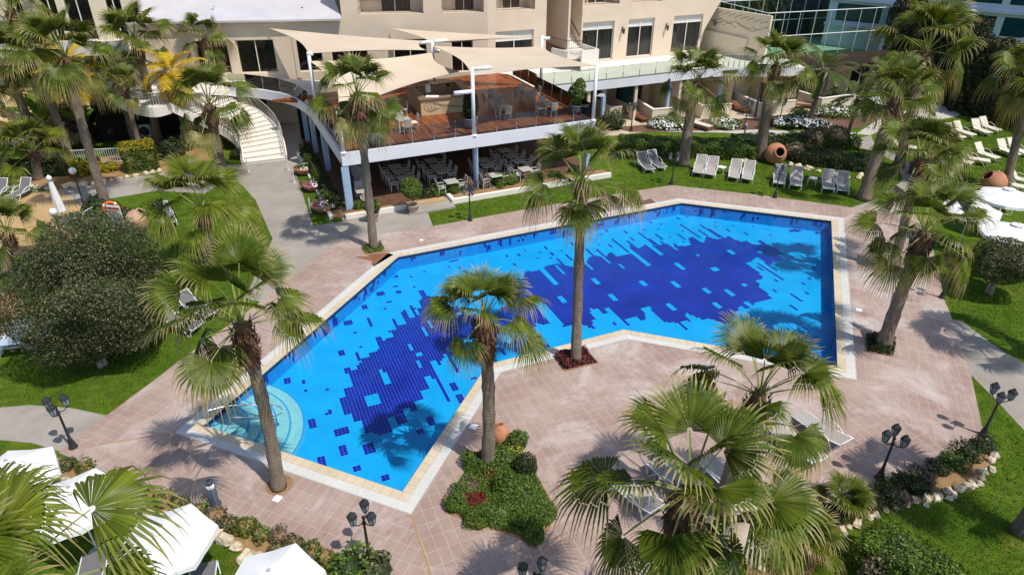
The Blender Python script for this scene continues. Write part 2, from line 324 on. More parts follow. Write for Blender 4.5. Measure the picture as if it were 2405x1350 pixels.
# ---------------------------------------------------------------- mesh building
def tess(poly, holes=()):
    loops = [[Vector((p[0], p[1], 0)) for p in poly]]+[[Vector((p[0], p[1], 0)) for p in h] for h in holes]
    flat = [p for l in loops for p in l]
    tris = []
    for tri in tessellate_polygon(loops):
        a, b, c = (flat[i] for i in tri)
        ar = (b.x-a.x)*(c.y-a.y)-(b.y-a.y)*(c.x-a.x)
        if abs(ar) > 1e-9: tris.append(tuple(tri) if ar > 0 else (tri[0], tri[2], tri[1]))
    return flat, tris
class MB:
    def __init__(s): s.v = []; s.f = []; s.m = []
    def add(s, vs, fs, m=0):
        n = len(s.v); s.v += [tuple(p) for p in vs]; s.f += [tuple(i+n for i in f) for f in fs]; s.m += [m]*len(fs); return s
    def bx(s, x0, x1, y0, y1, z0, z1, m=0, mx=None):
        vs = [Vector((x, y, z)) for z in (z0, z1) for x, y in ((x0, y0), (x1, y0), (x1, y1), (x0, y1))]
        if mx is not None: vs = [mx @ v for v in vs]
        return s.add(vs, [(3, 2, 1, 0), (4, 5, 6, 7), (0, 1, 5, 4), (1, 2, 6, 5), (2, 3, 7, 6), (3, 0, 4, 7)], m)
    def rbx(s, x0, x1, y0, y1, z0, z1, b=.02, m=0, mx=None):     # box with chamfered edges
        vs = []; xs = (x0, x1); ys = (y0, y1); zs = (z0, z1)
        idx = {}
        for i in (0, 1):
            for j in (0, 1):
                for k in (0, 1):
                    sx = b if i == 0 else -b; sy = b if j == 0 else -b; sz = b if k == 0 else -b
                    for ax, p in (('x', (xs[i], ys[j]+sy, zs[k]+sz)), ('y', (xs[i]+sx, ys[j], zs[k]+sz)), ('z', (xs[i]+sx, ys[j]+sy, zs[k]))):
                        idx[(i, j, k, ax)] = len(vs); vs.append(Vector(p))
        q = []
        for i in (0, 1): q.append([idx[(i, j, k, 'x')] for j, k in ((0, 0), (1, 0), (1, 1), (0, 1))][::1 if i else -1])
        for j in (0, 1): q.append([idx[(i, j, k, 'y')] for i, k in ((0, 0), (1, 0), (1, 1), (0, 1))][::-1 if j else 1])
        for k in (0, 1): q.append([idx[(i, j, k, 'z')] for i, j in ((0, 0), (1, 0), (1, 1), (0, 1))][::1 if k else -1])
        for j in (0, 1):
            for k in (0, 1): q.append([idx[(0, j, k, 'y')], idx[(1, j, k, 'y')], idx[(1, j, k, 'z')], idx[(0, j, k, 'z')]])
        for i in (0, 1):
            for k in (0, 1): q.append([idx[(i, 0, k, 'x')], idx[(i, 1, k, 'x')], idx[(i, 1, k, 'z')], idx[(i, 0, k, 'z')]])
        for i in (0, 1):
            for j in (0, 1): q.append([idx[(i, j, 0, 'x')], idx[(i, j, 1, 'x')], idx[(i, j, 1, 'y')], idx[(i, j, 0, 'y')]])
        for i in (0, 1):
            for j in (0, 1):
                for k in (0, 1): q.append([idx[(i, j, k, a)] for a in 'xyz'])
        if mx is not None: vs = [mx @ v for v in vs]
        return s.add(vs, q, m)
    def tube(s, pts, r, n=8, m=0, cap=True):
        pts = [Vector(p) for p in pts]; rs = r if isinstance(r, (list, tuple)) else [r]*len(pts)
        vs = []; fs = []; ref = None
        for i, p in enumerate(pts):
            d = (pts[min(i+1, len(pts)-1)]-pts[max(i-1, 0)]).normalized()
            if ref is None: ref = Vector((0, 0, 1)) if abs(d.z) < .9 else Vector((1, 0, 0))
            a = (ref-d*ref.dot(d)).normalized(); ref = a; b = d.cross(a)
            for k in range(n):
                t = 2*PI*k/n; vs.append(p+(a*math.cos(t)+b*math.sin(t))*rs[i])
        for i in range(len(pts)-1):
            for k in range(n):
                k2 = (k+1) % n; fs.append((i*n+k, i*n+k2, (i+1)*n+k2, (i+1)*n+k))
        if cap: fs.append(tuple(range(n))[::-1]); fs.append(tuple((len(pts)-1)*n+k for k in range(n)))
        return s.add(vs, fs, m)
    def lathe(s, prof, c=(0, 0, 0), n=20, m=0, mx=None, wob=0.0, cap=True):
        vs = []; fs = []
        for r, z in prof:
            for k in range(n):
                t = 2*PI*k/n; w = 1+wob*math.sin(3*t+z*4)
                v = Vector((r*w*math.cos(t), r*w*math.sin(t), z)); v = mx @ v if mx is not None else v
                vs.append(v+Vector(c))
        for i in range(len(prof)-1):
            for k in range(n):
                k2 = (k+1) % n; fs.append((i*n+k, i*n+k2, (i+1)*n+k2, (i+1)*n+k))
        if cap and prof[0][0] > 1e-4: fs.append(tuple(range(n))[::-1])
        if cap and prof[-1][0] > 1e-4: fs.append(tuple((len(prof)-1)*n+k for k in range(n)))
        return s.add(vs, fs, m)
    def sheet(s, poly, z, m=0, holes=()):
        flat, tris = tess(poly, holes); return s.add([(p.x, p.y, z) for p in flat], tris, m)
    def prism(s, poly, z0, z1, m=0, ms=None, holes=(), bottom=False):
        flat, tris = tess(poly, holes); s.add([(p.x, p.y, z1) for p in flat], tris, m)
        if bottom: s.add([(p.x, p.y, z0) for p in flat], [t[::-1] for t in tris], m)
        for lp, sg in [(poly, 1)]+[(h, -1) for h in holes]:
            ar = sum(lp[i][0]*lp[(i+1) % len(lp)][1]-lp[(i+1) % len(lp)][0]*lp[i][1] for i in range(len(lp)))
            q = list(lp) if (ar > 0) == (sg > 0) else list(lp)[::-1]
            n = len(q); vs = [(p[0], p[1], z0) for p in q]+[(p[0], p[1], z1) for p in q]
            s.add(vs, [(i, (i+1) % n, n+(i+1) % n, n+i) for i in range(n)], m if ms is None else ms)
        return s
    def wall(s, path, h0, h1, th, m=0, closed=False):        # upright wall of thickness th along a path
        l, r = offset_path(path, th/2, closed)
        n = len(path)
        for i in range(n if closed else n-1):
            j = (i+1) % n
            s.add([(l[i][0], l[i][1], h0), (l[j][0], l[j][1], h0), (r[j][0], r[j][1], h0), (r[i][0], r[i][1], h0),
                   (l[i][0], l[i][1], h1), (l[j][0], l[j][1], h1), (r[j][0], r[j][1], h1), (r[i][0], r[i][1], h1)],
                  [(0, 1, 2, 3), (7, 6, 5, 4), (4, 5, 1, 0), (6, 7, 3, 2)]+([] if closed or 0 < i < n-2 and False else [(7, 4, 0, 3), (5, 6, 2, 1)]), m)
        return s
    def blob(s, c, r, n=10, k=6, wob=.2, m=0, seed=0, flat=None):
        rg = random.Random(seed); ph = [rg.uniform(0, 6) for _ in range(6)]
        vs = []; fs = []
        for i in range(k+1):
            th = PI*i/k
            for j in range(n):
                f = 2*PI*j/n
                d = Vector((math.sin(th)*math.cos(f), math.sin(th)*math.sin(f), math.cos(th)))
                w = 1+wob*(math.sin(2.3*d.x*2+ph[0])*.5+math.sin(3.1*d.y*2+ph[1])*.5+math.sin(4.7*d.z+ph[2]+d.x*3)*.4)
                p = Vector((d.x*r[0]*w, d.y*r[1]*w, d.z*r[2]*w))
                if flat is not None: p.z = max(p.z, flat)
                vs.append(p+Vector(c))
        for i in range(k):
            for j in range(n):
                j2 = (j+1) % n; fs.append((i*n+j, (i+1)*n+j, (i+1)*n+j2, i*n+j2))
        return s.add(vs, fs, m)
    def build(s, name, mats, parent=None, smooth=False, loc=None, rz=None):
        me = bpy.data.meshes.new(name); me.from_pydata(s.v, [], s.f)
        mats = mats if isinstance(mats, (list, tuple)) else [mats]
        for q in mats: me.materials.append(M[q] if isinstance(q, str) else q)
        if len(mats) > 1: me.polygons.foreach_set('material_index', s.m)
        if smooth: me.polygons.foreach_set('use_smooth', [True]*len(me.polygons))
        me.update()
        return link(name, me, parent, loc, rz)
def link(name, me, parent=None, loc=None, rz=None):
    o = bpy.data.objects.new(name, me); COL.objects.link(o)
    if parent is not None: o.parent = parent
    if loc is not None: o.location = loc
    if rz is not None: o.rotation_euler = (0, 0, rz)
    return o
def npmesh(name, V, F, mats, parent=None, loc=None, rz=None, uv=None, smooth=False, mi=None):
    """numpy quads/tris -> mesh"""
    V = np.asarray(V, np.float32); F = np.asarray(F, np.int32); k = F.shape[1]
    me = bpy.data.meshes.new(name); me.vertices.add(len(V)); me.vertices.foreach_set('co', V.ravel())
    me.loops.add(F.size); me.loops.foreach_set('vertex_index', F.ravel())
    me.polygons.add(len(F)); me.polygons.foreach_set('loop_start', np.arange(0, F.size, k, dtype=np.int32)); me.polygons.foreach_set('loop_total', np.full(len(F), k, np.int32))
    mats = mats if isinstance(mats, (list, tuple)) else [mats]
    for q in mats: me.materials.append(M[q])
    if mi is not None: me.polygons.foreach_set('material_index', np.asarray(mi, np.int32))
    if uv is not None:
        l = me.uv_layers.new(name='UVMap'); l.data.foreach_set('uv', np.asarray(uv, np.float32)[F.ravel()].ravel())
    if smooth: me.polygons.foreach_set('use_smooth', np.ones(len(F), bool))
    me.update(calc_edges=True); me.validate()
    return link(name, me, parent, loc, rz)
def offset_path(path, d, closed=False):
    n = len(path); L = []; Rr = []
    P = [Vector((p[0], p[1])) for p in path]
    for i in range(n):
        a = P[(i-1) % n] if closed or i > 0 else None; b = P[(i+1) % n] if closed or i < n-1 else None
        ds = [x.normalized() for x in ((P[i]-a) if a is not None else None, (b-P[i]) if b is not None else None) if x is not None and x.length > 1e-9]
        ns = [Vector((-x.y, x.x)) for x in ds]
        if len(ns) == 2:
            q = (ns[0]+ns[1]); q = q/max(.25, q.dot(ns[0]))
        else: q = ns[0]
        L.append((P[i].x+q.x*d, P[i].y+q.y*d)); Rr.append((P[i].x-q.x*d, P[i].y-q.y*d))
    return L, Rr
def thing(name, label, cat, loc=(0, 0, 0), rz=0.0, group=None):
    o = bpy.data.objects.new(name, None); COL.objects.link(o); o.empty_display_size = .2
    o.location = loc; o.rotation_euler = (0, 0, rz); o['label'] = label; o['category'] = cat
    if group: o['group'] = group
    return o
def tag(o, label, cat, group=None):
    o['label'] = label; o['category'] = cat
    if group: o['group'] = group
    return o
def struct(o, kind='structure'): o['kind'] = kind; return o
def dup(root, loc, rz=None, label=None, group=None):
    r = root.copy(); COL.objects.link(r); r.location = loc
    if rz is not None: r.rotation_euler = (0, 0, rz)
    if label: r['label'] = label
    if group: r['group'] = group
    for ch in list(root.children):
        c = ch.copy(); COL.objects.link(c); c.parent = r
        for g in list(ch.children):
            d = g.copy(); COL.objects.link(d); d.parent = c
    return r
def smoothpts(pts, k=6):                        # Catmull-Rom through points
    P = [Vector(p) for p in pts]; out = []
    for i in range(len(P)-1):
        a = P[max(i-1, 0)]; b = P[i]; c = P[i+1]; d = P[min(i+2, len(P)-1)]
        for j in range(k):
            t = j/k; out.append(.5*((2*b)+(c-a)*t+(2*a-5*b+4*c-d)*t*t+(3*b-a-3*c+d)*t**3))
    out.append(P[-1]); return out
def inpoly(x, y, poly):
    c = False; n = len(poly); j = n-1
    for i in range(n):
        xi, yi = poly[i][:2]; xj, yj = poly[j][:2]
        if (yi > y) != (yj > y) and x < (xj-xi)*(y-yi)/(yj-yi)+xi: c = not c
        j = i
    return c
# ---------------------------------------------------------------- ground, paths, pool
def G(pts, z=0.0): return [g2(x, y, z) for x, y in pts]
POOL_PX = [(480, 1000), (945, 1155), (1145, 857), (1465, 775), (1966, 862), (1952, 520), (1600, 478), (935, 605)]
POOL = G(POOL_PX)
OFF1 = offset_path(POOL, .32, True)[1]; OFF2 = offset_path(POOL, .68, True)[1]; OFFH = offset_path(POOL, .12, True)[1]
b = MB(); b.sheet([(-260, -60), (260, -60), (260, 420), (-260, 420)], 0.0, holes=[OFFH])
struct(b.build('lawn', 'lawn'))
GANG = R(-66.8)
def flat(name, pts, z, m, rot=None, px=True, org=None):
    """a thin paved sheet; its own axes follow rot so tile courses run along it"""
    P = G(pts) if px else pts
    if rot is None: rot = 0.0
    o0 = org or P[0]; c, s_ = math.cos(-rot), math.sin(-rot)
    L = [((x-o0[0])*c-(y-o0[1])*s_, (x-o0[0])*s_+(y-o0[1])*c) for x, y in P]
    bb = MB(); bb.sheet(L, 0)
    return struct(bb.build(name, m, loc=(o0[0], o0[1], z), rz=rot))
def edge_ang(i): a, c = POOL[i], POOL[(i+1) % 8]; return math.atan2(c[1]-a[1], c[0]-a[0])
b2 = g2(1040, 1440); b1 = g2(142, 1061); b8 = g2(780, 577); b7 = g2(1577, 436); b6 = g2(2055, 484); b5 = g2(2243, 1078)
ZA = [OFF2[1], b2]+G([(1090, 1520), (1470, 1520), (1510, 1350), (1570, 1262), (1650, 1225), (1760, 1205), (1900, 1196), (1980, 1183), (2062, 1150)])+[b5, OFF2[4], OFF2[3], OFF2[2]]
ZB = [OFF2[0], b1]+G([(268, 1113), (400, 1157), (637, 1243), (807, 1313), (905, 1352)])+[b2, OFF2[1]]
ZC = [OFF2[7], b8]+G([(700, 640), (616, 707), (419, 850), (381, 880), (250, 977)])+[b1, OFF2[0]]
ZD = [OFF2[6], b7]+G([(1300, 481), (1017, 532), (858, 556)])+[b8, OFF2[7]]
ZE = [OFF2[5], b6]+G([(1998, 488), (1800, 461)])+[b7, OFF2[6]]
ZF = [OFF2[4], b5]+G([(2322, 1036), (2305, 1000), (2280, 880), (2236, 750), (2217, 704), (2211, 673), (2199, 617), (2182, 555), (2130, 476)])+[b6, OFF2[5]]
flat('pool_deck', ZA, .030, 'paving', GANG, False)
flat('pool_deck', ZB, .030, 'paving', edge_ang(0)-PI/2, False)
flat('pool_deck', ZC, .030, 'paving', edge_ang(7)-PI/2, False)
flat('pool_deck', ZD, .030, 'paving', edge_ang(6)-PI/2, False)
flat('pool_deck', ZE, .030, 'paving', edge_ang(5)-PI/2, False)
flat('pool_deck', ZF, .030, 'paving', edge_ang(4), False)
# a kerb face where the plaza stands above the beds in front
for P in (ZB[1:6]+[b2], G([(1470, 1520), (1510, 1350), (1570, 1262), (1650, 1225), (1760, 1205), (1900, 1196), (1980, 1183), (2062, 1150), (2243, 1078), (2322, 1036)])):
    k = MB(); k.wall(offset_path(P, .03)[1], -.05, .028, .058); struct(k.build('kerb', 'path_side'))
for a, c_, w in ((OFF2[1], b2, .05), (OFF2[0], b1, .035), (OFF2[7], g2(870, 590), .03)):
    d = Vector((c_[0]-a[0], c_[1]-a[1])).normalized(); n = Vector((-d.y, d.x))*w*.5
    flat('expansion_joint', [(a[0]+n.x, a[1]+n.y), (c_[0]+n.x, c_[1]+n.y), (c_[0]-n.x, c_[1]-n.y), (a[0]-n.x, a[1]-n.y)], .034, 'joint', 0, False)
flat('wet_patch', [(832, 604), (862, 603), (870, 598), (908, 595), (925, 599), (902, 613), (890, 620), (878, 627), (872, 622), (876, 614), (850, 609)], .034, 'wet')
# coping (tan tiles) and overflow grating, one band per pool side
for i in range(8):
    j = (i+1) % 8
    for P, Q, nm, mt, z in ((POOL, OFF1, 'coping', 'coping_tan', .036), (OFF1, OFF2, 'overflow_grating', 'grating', .034)):
        flat(nm, [P[i], Q[i], Q[j], P[j]], z, mt, edge_ang(i), False, P[i])
# basin
PD = -.72
bb = MB(); n = 8
for i in range(8):
    j = (i+1) % 8; a, c_ = POOL[i], POOL[j]
    bb.add([(a[0], a[1], PD), (c_[0], c_[1], PD), (c_[0], c_[1], .036), (a[0], a[1], .036)], [(0, 3, 2, 1)], 1)
bb.sheet(POOL, PD, 0)
basin = struct(bb.build('pool', ['pool_floor', 'wall_tile']))
ww = MB(); ww.sheet(POOL, -.045); struct(ww.build('water', 'water'))
# dark rim line under the coping
rim = MB()
inn = offset_path(POOL, .012, True)[0]
for i in range(8):
    j = (i+1) % 8; a, c_ = inn[i], inn[j]
    rim.add([(a[0], a[1], -.11), (c_[0], c_[1], -.11), (c_[0], c_[1], .020), (a[0], a[1], .020)], [(0, 3, 2, 1)])
o = rim.build('waterline_tiles', 'navy', basin)
# the dark mosaic on the floor, on a 13 cm tile grid
def s7(L): return [(760+x/2.547, 470+y/2.547) for x, y in L]
def s8(L): return [(1250+x/3.207, 450+y/3.207) for x, y in L]
def s1(L): return [(780+x/5.627, 820+y/5.627) for x, y in L]
def s4(L): return [(1180+x/3.8316, 620+y/3.8316) for x, y in L]
darkL = s1([(75, 655), (160, 630), (145, 580), (180, 560), (165, 515), (260, 490), (245, 440), (165, 240), (240, 225), (265, 270), (350, 245), (335, 205), (390, 180), (320, 48), (355, 45), (395, 130), (520, 95), (500, 55), (610, 28)])
darkL += s7([(330, 905), (315, 820), (345, 815), (355, 838), (412, 815), (395, 783), (440, 765), (400, 715), (432, 710), (447, 745), (500, 735), (465, 662), (495, 657), (520, 705), (545, 698), (505, 635), (530, 630), (560, 655), (592, 640), (560, 602), (590, 592), (565, 545), (600, 540), (632, 578), (660, 570), (700, 612), (760, 640), (800, 640), (860, 690), (1000, 690), (1130, 600), (1100, 520), (1150, 470), (1195, 470), (1200, 440), (1225, 420), (1250, 430)])
darkL += s8([(60, 590), (105, 562), (180, 545), (300, 565), (395, 540), (430, 490), (470, 480), (560, 500), (580, 455), (650, 490), (740, 465), (735, 400), (800, 430), (850, 400), (940, 410), (1000, 392), (1100, 415), (1190, 400), (1170, 345), (1230, 345), (1290, 380), (1310, 340), (1390, 357), (1440, 355), (1480, 335), (1560, 377), (1600, 370), (1690, 407), (1735, 392), (1690, 370), (1730, 372), (1840, 430), (1890, 468), (1850, 480), (1898, 515), (1785, 547), (1690, 500), (1640, 530), (1745, 655), (1690, 672), (1728, 715), (1700, 712), (1812, 800), (1700, 830), (1620, 880), (1560, 860), (1500, 985), (1440, 992), (1330, 950), (1280, 962), (1165, 915), (1150, 925), (1200, 970), (1100, 985), (1000, 982), (870, 860), (815, 877), (862, 942), (825, 977), (782, 940), (690, 962), (590, 905), (592, 922), (530, 912), (480, 877), (425, 887), (475, 960), (440, 972), (490, 1042), (370, 1002)])
darkL += s4([(690, 552), (690, 480), (605, 560), (560, 572), (340, 350), (318, 330), (385, 470), (420, 540), (360, 555), (310, 525), (290, 535), (300, 572), (240, 577), (200, 535), (20, 570), (0, 575)])
darkL += s7([(1075, 790), (990, 800), (905, 800), (880, 822), (800, 832), (835, 892), (795, 900), (745, 880), (690, 1000), (668, 960), (638, 965), (690, 1078), (668, 1082)])
darkL += s1([(1390, 425), (1285, 345), (1215, 365), (1280, 515), (1160, 545), (1205, 655), (1080, 690), (1130, 800), (1055, 825), (1015, 775), (930, 790), (1005, 970), (870, 1005), (820, 893), (735, 915), (800, 1100), (640, 1130), (590, 1095), (440, 1127), (380, 950), (285, 972), (240, 855), (145, 878)])
def tl(px, py):
    q = at(px, py, PD); return ((q.x*math.cos(GANG)+q.y*math.sin(GANG))/.13, (-q.x*math.sin(GANG)+q.y*math.cos(GANG))/.13)
DP = [tl(*p) for p in darkL]
xs = [p[0] for p in DP]; ys = [p[1] for p in DP]
cells = set()
for i in range(int(min(xs))-2, int(max(xs))+3):
    for j in range(int(min(ys))-2, int(max(ys))+3):
        if inpoly(i+.5, j+.5, DP): cells.add((i, j))
def strip(p, q, w, on):
    a = tl(*p); c_ = tl(*q); j0 = math.floor((a[1]+c_[1])/2-w/2+.5)
    i0, i1 = sorted((math.floor(a[0]+.5), math.floor(c_[0]+.5)))
    for i in range(i0, max(i1, i0+1)):
        for j in range(j0, j0+w): (cells.add if on else cells.discard)((i, j))
def spot(p, na, nb_, on=True):
    a = tl(*p); i0 = math.floor(a[0]-na/2+.5); j0 = math.floor(a[1]-nb_/2+.5)
    for i in range(i0, i0+na):
        for j in range(j0, j0+nb_): (cells.add if on else cells.discard)((i, j))
for p, q, w, on in [((20, 540), (110, 612), 1, 1), ((190, 500), (250, 560), 1, 1), ((250, 468), (312, 520), 1, 1), ((400, 435), (468, 482), 1, 1), ((485, 438), (560, 500), 1, 1), ((590, 355), (740, 462), 1, 1), ((705, 370), (800, 430), 1, 1), ((800, 310), (930, 400), 1, 1), ((880, 350), (1000, 440), 1, 1), ((965, 372), (1010, 400), 1, 1), ((1060, 395), (1105, 420), 1, 1), ((1090, 325), (1170, 362), 1, 1), ((1110, 245), (1280, 350), 1, 1), ((1250, 288), (1320, 335), 1, 1), ((1265, 248), (1400, 345), 1, 1), ((1315, 280), (1450, 355), 1, 1),
                    ((70, 595), (190, 692), 1, 0), ((180, 552), (248, 617), 1, 0), ((398, 540), (458, 590), 1, 0), ((500, 470), (590, 540), 1, 0), ((690, 440), (905, 553), 2, 0), ((870, 402), (985, 472), 2, 0), ((1000, 392), (1105, 438), 1, 0), ((1180, 320), (1292, 380), 2, 0), ((1290, 300), (1385, 356), 2, 0), ((1670, 500), (1860, 600), 2, 0), ((1605, 540), (1745, 605), 2, 0), ((1690, 545), (1900, 662), 1, 1), ((1735, 535), (1860, 595), 1, 1), ((1690, 560), (1745, 600), 1, 1),
                    ((655, 542), (705, 578), 1, 0), ((1070, 535), (1140, 588), 2, 0), ((1470, 440), (1525, 470), 2, 0), ((1230, 472), (1265, 490), 1, 0), ((1365, 575), (1405, 598), 3, 0), ((1700, 450), (1735, 463), 2, 0), ((460, 655), (510, 695), 2, 0), ((805, 670), (858, 710), 2, 0), ((1060, 678), (1115, 718), 2, 0), ((1590, 695), (1625, 713), 2, 0), ((1275, 725), (1335, 765), 2, 0), ((1445, 733), (1520, 780), 2, 0), ((585, 770), (638, 815), 2, 0), ((190, 790), (240, 835), 2, 0), ((1015, 845), (1075, 890), 2, 0), ((1360, 840), (1420, 880), 2, 0), ((1600, 830), (1670, 880), 2, 0), ((565, 880), (690, 985), 2, 0), ((620, 905), (725, 1010), 1, 1), ((60, 850), (215, 1010), 3, 0), ((1060, 985), (1215, 1022), 1, 1), ((1940, 765), (2035, 820), 1, 1), ((1925, 855), (2000, 895), 1, 1), ((930, 320), (990, 360), 1, 1), ((1345, 0), (1346, 1), 1, 0)]:
    strip(s8([p])[0], s8([q])[0], w, on)
for p, q, w, on in [((640, 975), (738, 1205), 1, 1), ((740, 895), (785, 1030), 1, 1), ((810, 830), (830, 895), 1, 1), ((1105, 780), (1155, 865), 1, 1), ((1060, 885), (1095, 920), 1, 1), ((195, 912), (235, 960), 1, 1), ((645, 600), (658, 640), 1, 0), ((800, 672), (835, 680), 2, 0), ((632, 720), (660, 758), 1, 0), ((582, 755), (612, 812), 1, 0), ((500, 862), (528, 903), 1, 0), ((548, 920), (605, 925), 2, 0), ((552, 965), (585, 1005), 1, 0), ((545, 650), (560, 690), 1, 0), ((1255, 380), (1400, 500), 2, 0), ((1290, 610), (1330, 700), 2, 0), ((270, 705), (290, 758), 1, 1), ((615, 1298), (650, 1350), 1, 1)]:
    strip(s7([p])[0], s7([q])[0], w, on)
for p, na, nb_, on in [((668, 300), 3, 1, 0), ((730, 380), 6, 2, 0), ((515, 660), 5, 4, 0)]: spot(s1([p])[0], na, nb_ if p[0] != 730 else 2, False)
for p, na, nb_ in [((385, 610), 1, 2), ((373, 652), 1, 1), ((430, 513), 1, 2), ((452, 553), 2, 2), ((340, 555), 3, 3), ((428, 455), 2, 3), ((237, 640), 3, 2), ((150, 728), 3, 3), ((190, 793), 1, 1), ((225, 872), 1, 1), ((108, 910), 3, 2), ((30, 1133), 1, 1), ((28, 1270), 1, 1), ((777, 1112), 3, 2), ((820, 1185), 4, 2), ((905, 1062), 1, 2), ((527, 458), 1, 1), ((607, 425), 1, 1), ((550, 520), 1, 1), ((740, 397), 1, 1), ((813, 405), 2, 1), ((850, 430), 3, 1), ((765, 920), 3, 1), ((1100, 330), 2, 1), ((1165, 330), 2, 1), ((1205, 300), 1, 1), ((1148, 383), 2, 1), ((1283, 347), 1, 1), ((545, 385), 4, 4), ((770, 360), 3, 4)]: spot(s7([p])[0], na, nb_)
for p, na, nb_ in [((1160, 180), 3, 1), ((1110, 205), 3, 1), ((970, 243), 1, 1), ((955, 283), 1, 1), ((840, 290), 1, 1), ((710, 305), 3, 1), ((745, 355), 3, 1), ((1140, 300), 1, 1), ((1140, 380), 1, 1), ((1042, 342), 1, 1), ((595, 408), 3, 1), ((500, 400), 1, 1), ((525, 320), 1, 1), ((430, 355), 1, 1), ((300, 395), 3, 1), ((100, 420), 3, 1), ((150, 467), 3, 1), ((225, 440), 1, 1), ((145, 498), 1, 1), ((60, 457), 1, 1), ((40, 500), 1, 1), ((1375, 230), 1, 1), ((1380, 268), 1, 1), ((1475, 293), 3, 1), ((1510, 257), 1, 1), ((1620, 320), 3, 1), ((1655, 262), 1, 1), ((1795, 330), 1, 1), ((1810, 390), 1, 1), ((2015, 405), 2, 1), ((2095, 405), 1, 1), ((1950, 488), 2, 1), ((1965, 580), 2, 1), ((1840, 665), 2, 1), ((2080, 653), 2, 1), ((2035, 692), 2, 1), ((1830, 750), 2, 1), ((2065, 768), 2, 1), ((610, 995), 2, 1), ((545, 290), 3, 1), ((880, 225), 5, 1), ((1970, 290), 2, 5), ((2150, 310), 2, 3), ((110, 1157), 2, 2), ((2120, 570), 2, 1), ((2000, 300), 1, 3)]: spot(s8([p])[0], na, nb_)
for p, na, nb_ in [((115, 1080), 3, 4), ((125, 45), 3, 2), ((1290, 955), 4, 2), ((1150, 1100), 2, 2), ((510, 1310), 4, 3), ((165, 1320), 4, 2), ((1610, 485), 4, 2)]: spot(s1([p])[0], na, nb_)
for p, na, nb_ in [((1760, 1250), 1, 1), ((745, 117), 3, 2), ((1172, 675), 2, 2), ((1355, 730), 2, 2), ((972, 635), 4, 2), ((1577, 445), 2, 2), ((900, 395), 4, 2), ((850, 130), 2, 1), ((865, 183), 1, 1), ((1003, 175), 1, 1), ((1003, 320), 2, 1)]: spot((400+p[0]/2.7, 850+p[1]/2.7), na, nb_)
PWORLD = POOL
mz = MB(); ca, sa = math.cos(GANG), math.sin(GANG); INN = offset_path(POOL, .02, True)[0]
for (i, j) in sorted(cells):
    q = [(x*.13, y*.13) for x, y in ((i, j), (i+1, j), (i+1, j+1), (i, j+1))]
    if all(inpoly(x*ca-y*sa, x*sa+y*ca, INN) for x, y in q): mz.add([(x, y, PD+.005) for x, y in q], [(0, 1, 2, 3)])
mz.build('mosaic', 'mosaic_blue', basin, rz=GANG)
# dark tiles running up the pool walls
wm = MB(); wr = random.Random(5)
for i in (5, 6, 7, 4):
    a = Vector(POOL[i]); c_ = Vector(POOL[(i+1) % 8]); L = (c_-a).length; d = (c_-a)/L; nn = Vector((-d.y, d.x))*.006
    if (a+d*L/2+nn*50-Vector((3, 26))).length > (a+d*L/2-Vector((3, 26))).length: nn = -nn
    s_ = .4
    while s_ < L-.6:
        w = wr.choice([.13, .13, .26, .39, .52]); h = wr.choice([.13, .26, .26, .39, .57])
        for k in range(int(w/.13+.5)):
            hh = min(.6, h+wr.choice([-.13, 0, 0, .13])); hh = max(.13, hh); z1 = -.11 if wr.random() < .8 else -.3
            p = a+d*(s_+k*.13)+nn; q = a+d*(s_+k*.13+.125)+nn
            wm.add([(p.x, p.y, z1-hh if z1-hh > PD else PD+.01), (q.x, q.y, z1-hh if z1-hh > PD else PD+.01), (q.x, q.y, z1), (p.x, p.y, z1)], [(0, 1, 2, 3)])
        s_ += w+wr.choice([.13, .26, .4, .8, 1.3])
wm.build('wall_mosaic', 'mosaic_blue', basin)
# curved entry steps in the corner
st = MB(); P1 = Vector(POOL[0]); e1 = (Vector(POOL[1])-P1).normalized(); e2 = (Vector(POOL[7])-P1).normalized()
a1 = math.atan2(e1.y, e1.x); a2 = math.atan2(e2.y, e2.x); a2 = a2 if a2 > a1 else a2+2*PI
rmax = (Vector(g2(715, 1000, -.6))-P1).length
for k, (fr, z) in enumerate([(1.0, -.60), (.86, -.50), (.72, -.40), (.58, -.30), (.44, -.20)]):
    rr_ = rmax*fr; arc = [(P1.x+math.cos(a1+(a2-a1)*t/24)*rr_, P1.y+math.sin(a1+(a2-a1)*t/24)*rr_) for t in range(25)]
    st.prism([(P1.x+.01*(e1+e2).x, P1.y+.01*(e1+e2).y)]+arc, PD, z, 0, 0)
    nos = [(P1.x+math.cos(a1+(a2-a1)*t/24)*(rr_-.05), P1.y+math.sin(a1+(a2-a1)*t/24)*(rr_-.05)) for t in range(25)]
    st.prism(arc+nos[::-1], z, z+.006, 1, 1)
st.build('entry_steps', ['pool_step', 'wall_tile'], basin)
# ---- grey paths
flat('path', [(575, 388), (672, 376), (692, 398), (735, 530), (806, 520), (838, 500), (1000, 486), (1017, 532), (858, 558), (780, 579), (700, 643), (616, 710), (575, 700), (640, 560), (600, 470), (560, 425), (520, 432), (480, 455), (369, 448), (205, 476), (190, 540), (150, 520), (207, 498), (143, 446), (334, 413), (414, 401), (480, 385)], .006, 'concrete')
flat('path', [(672, 376), (640, 330), (640, 285), (700, 285), (735, 390), (745, 392), (806, 498), (838, 500), (806, 520), (757, 428), (722, 394), (692, 398)], .010, 'path_side')
flat('path', [(0, 957), (70, 951), (167, 958), (252, 976), (142, 1060), (75, 1040), (0, 1033), (-300, 1030), (-300, 965)], .008, 'concrete')
flat('path', [(2236, 750), (2260, 755), (2310, 793), (2360, 828), (2500, 905), (2520, 1130), (2405, 1010), (2330, 930), (2280, 880)], .008, 'concrete')
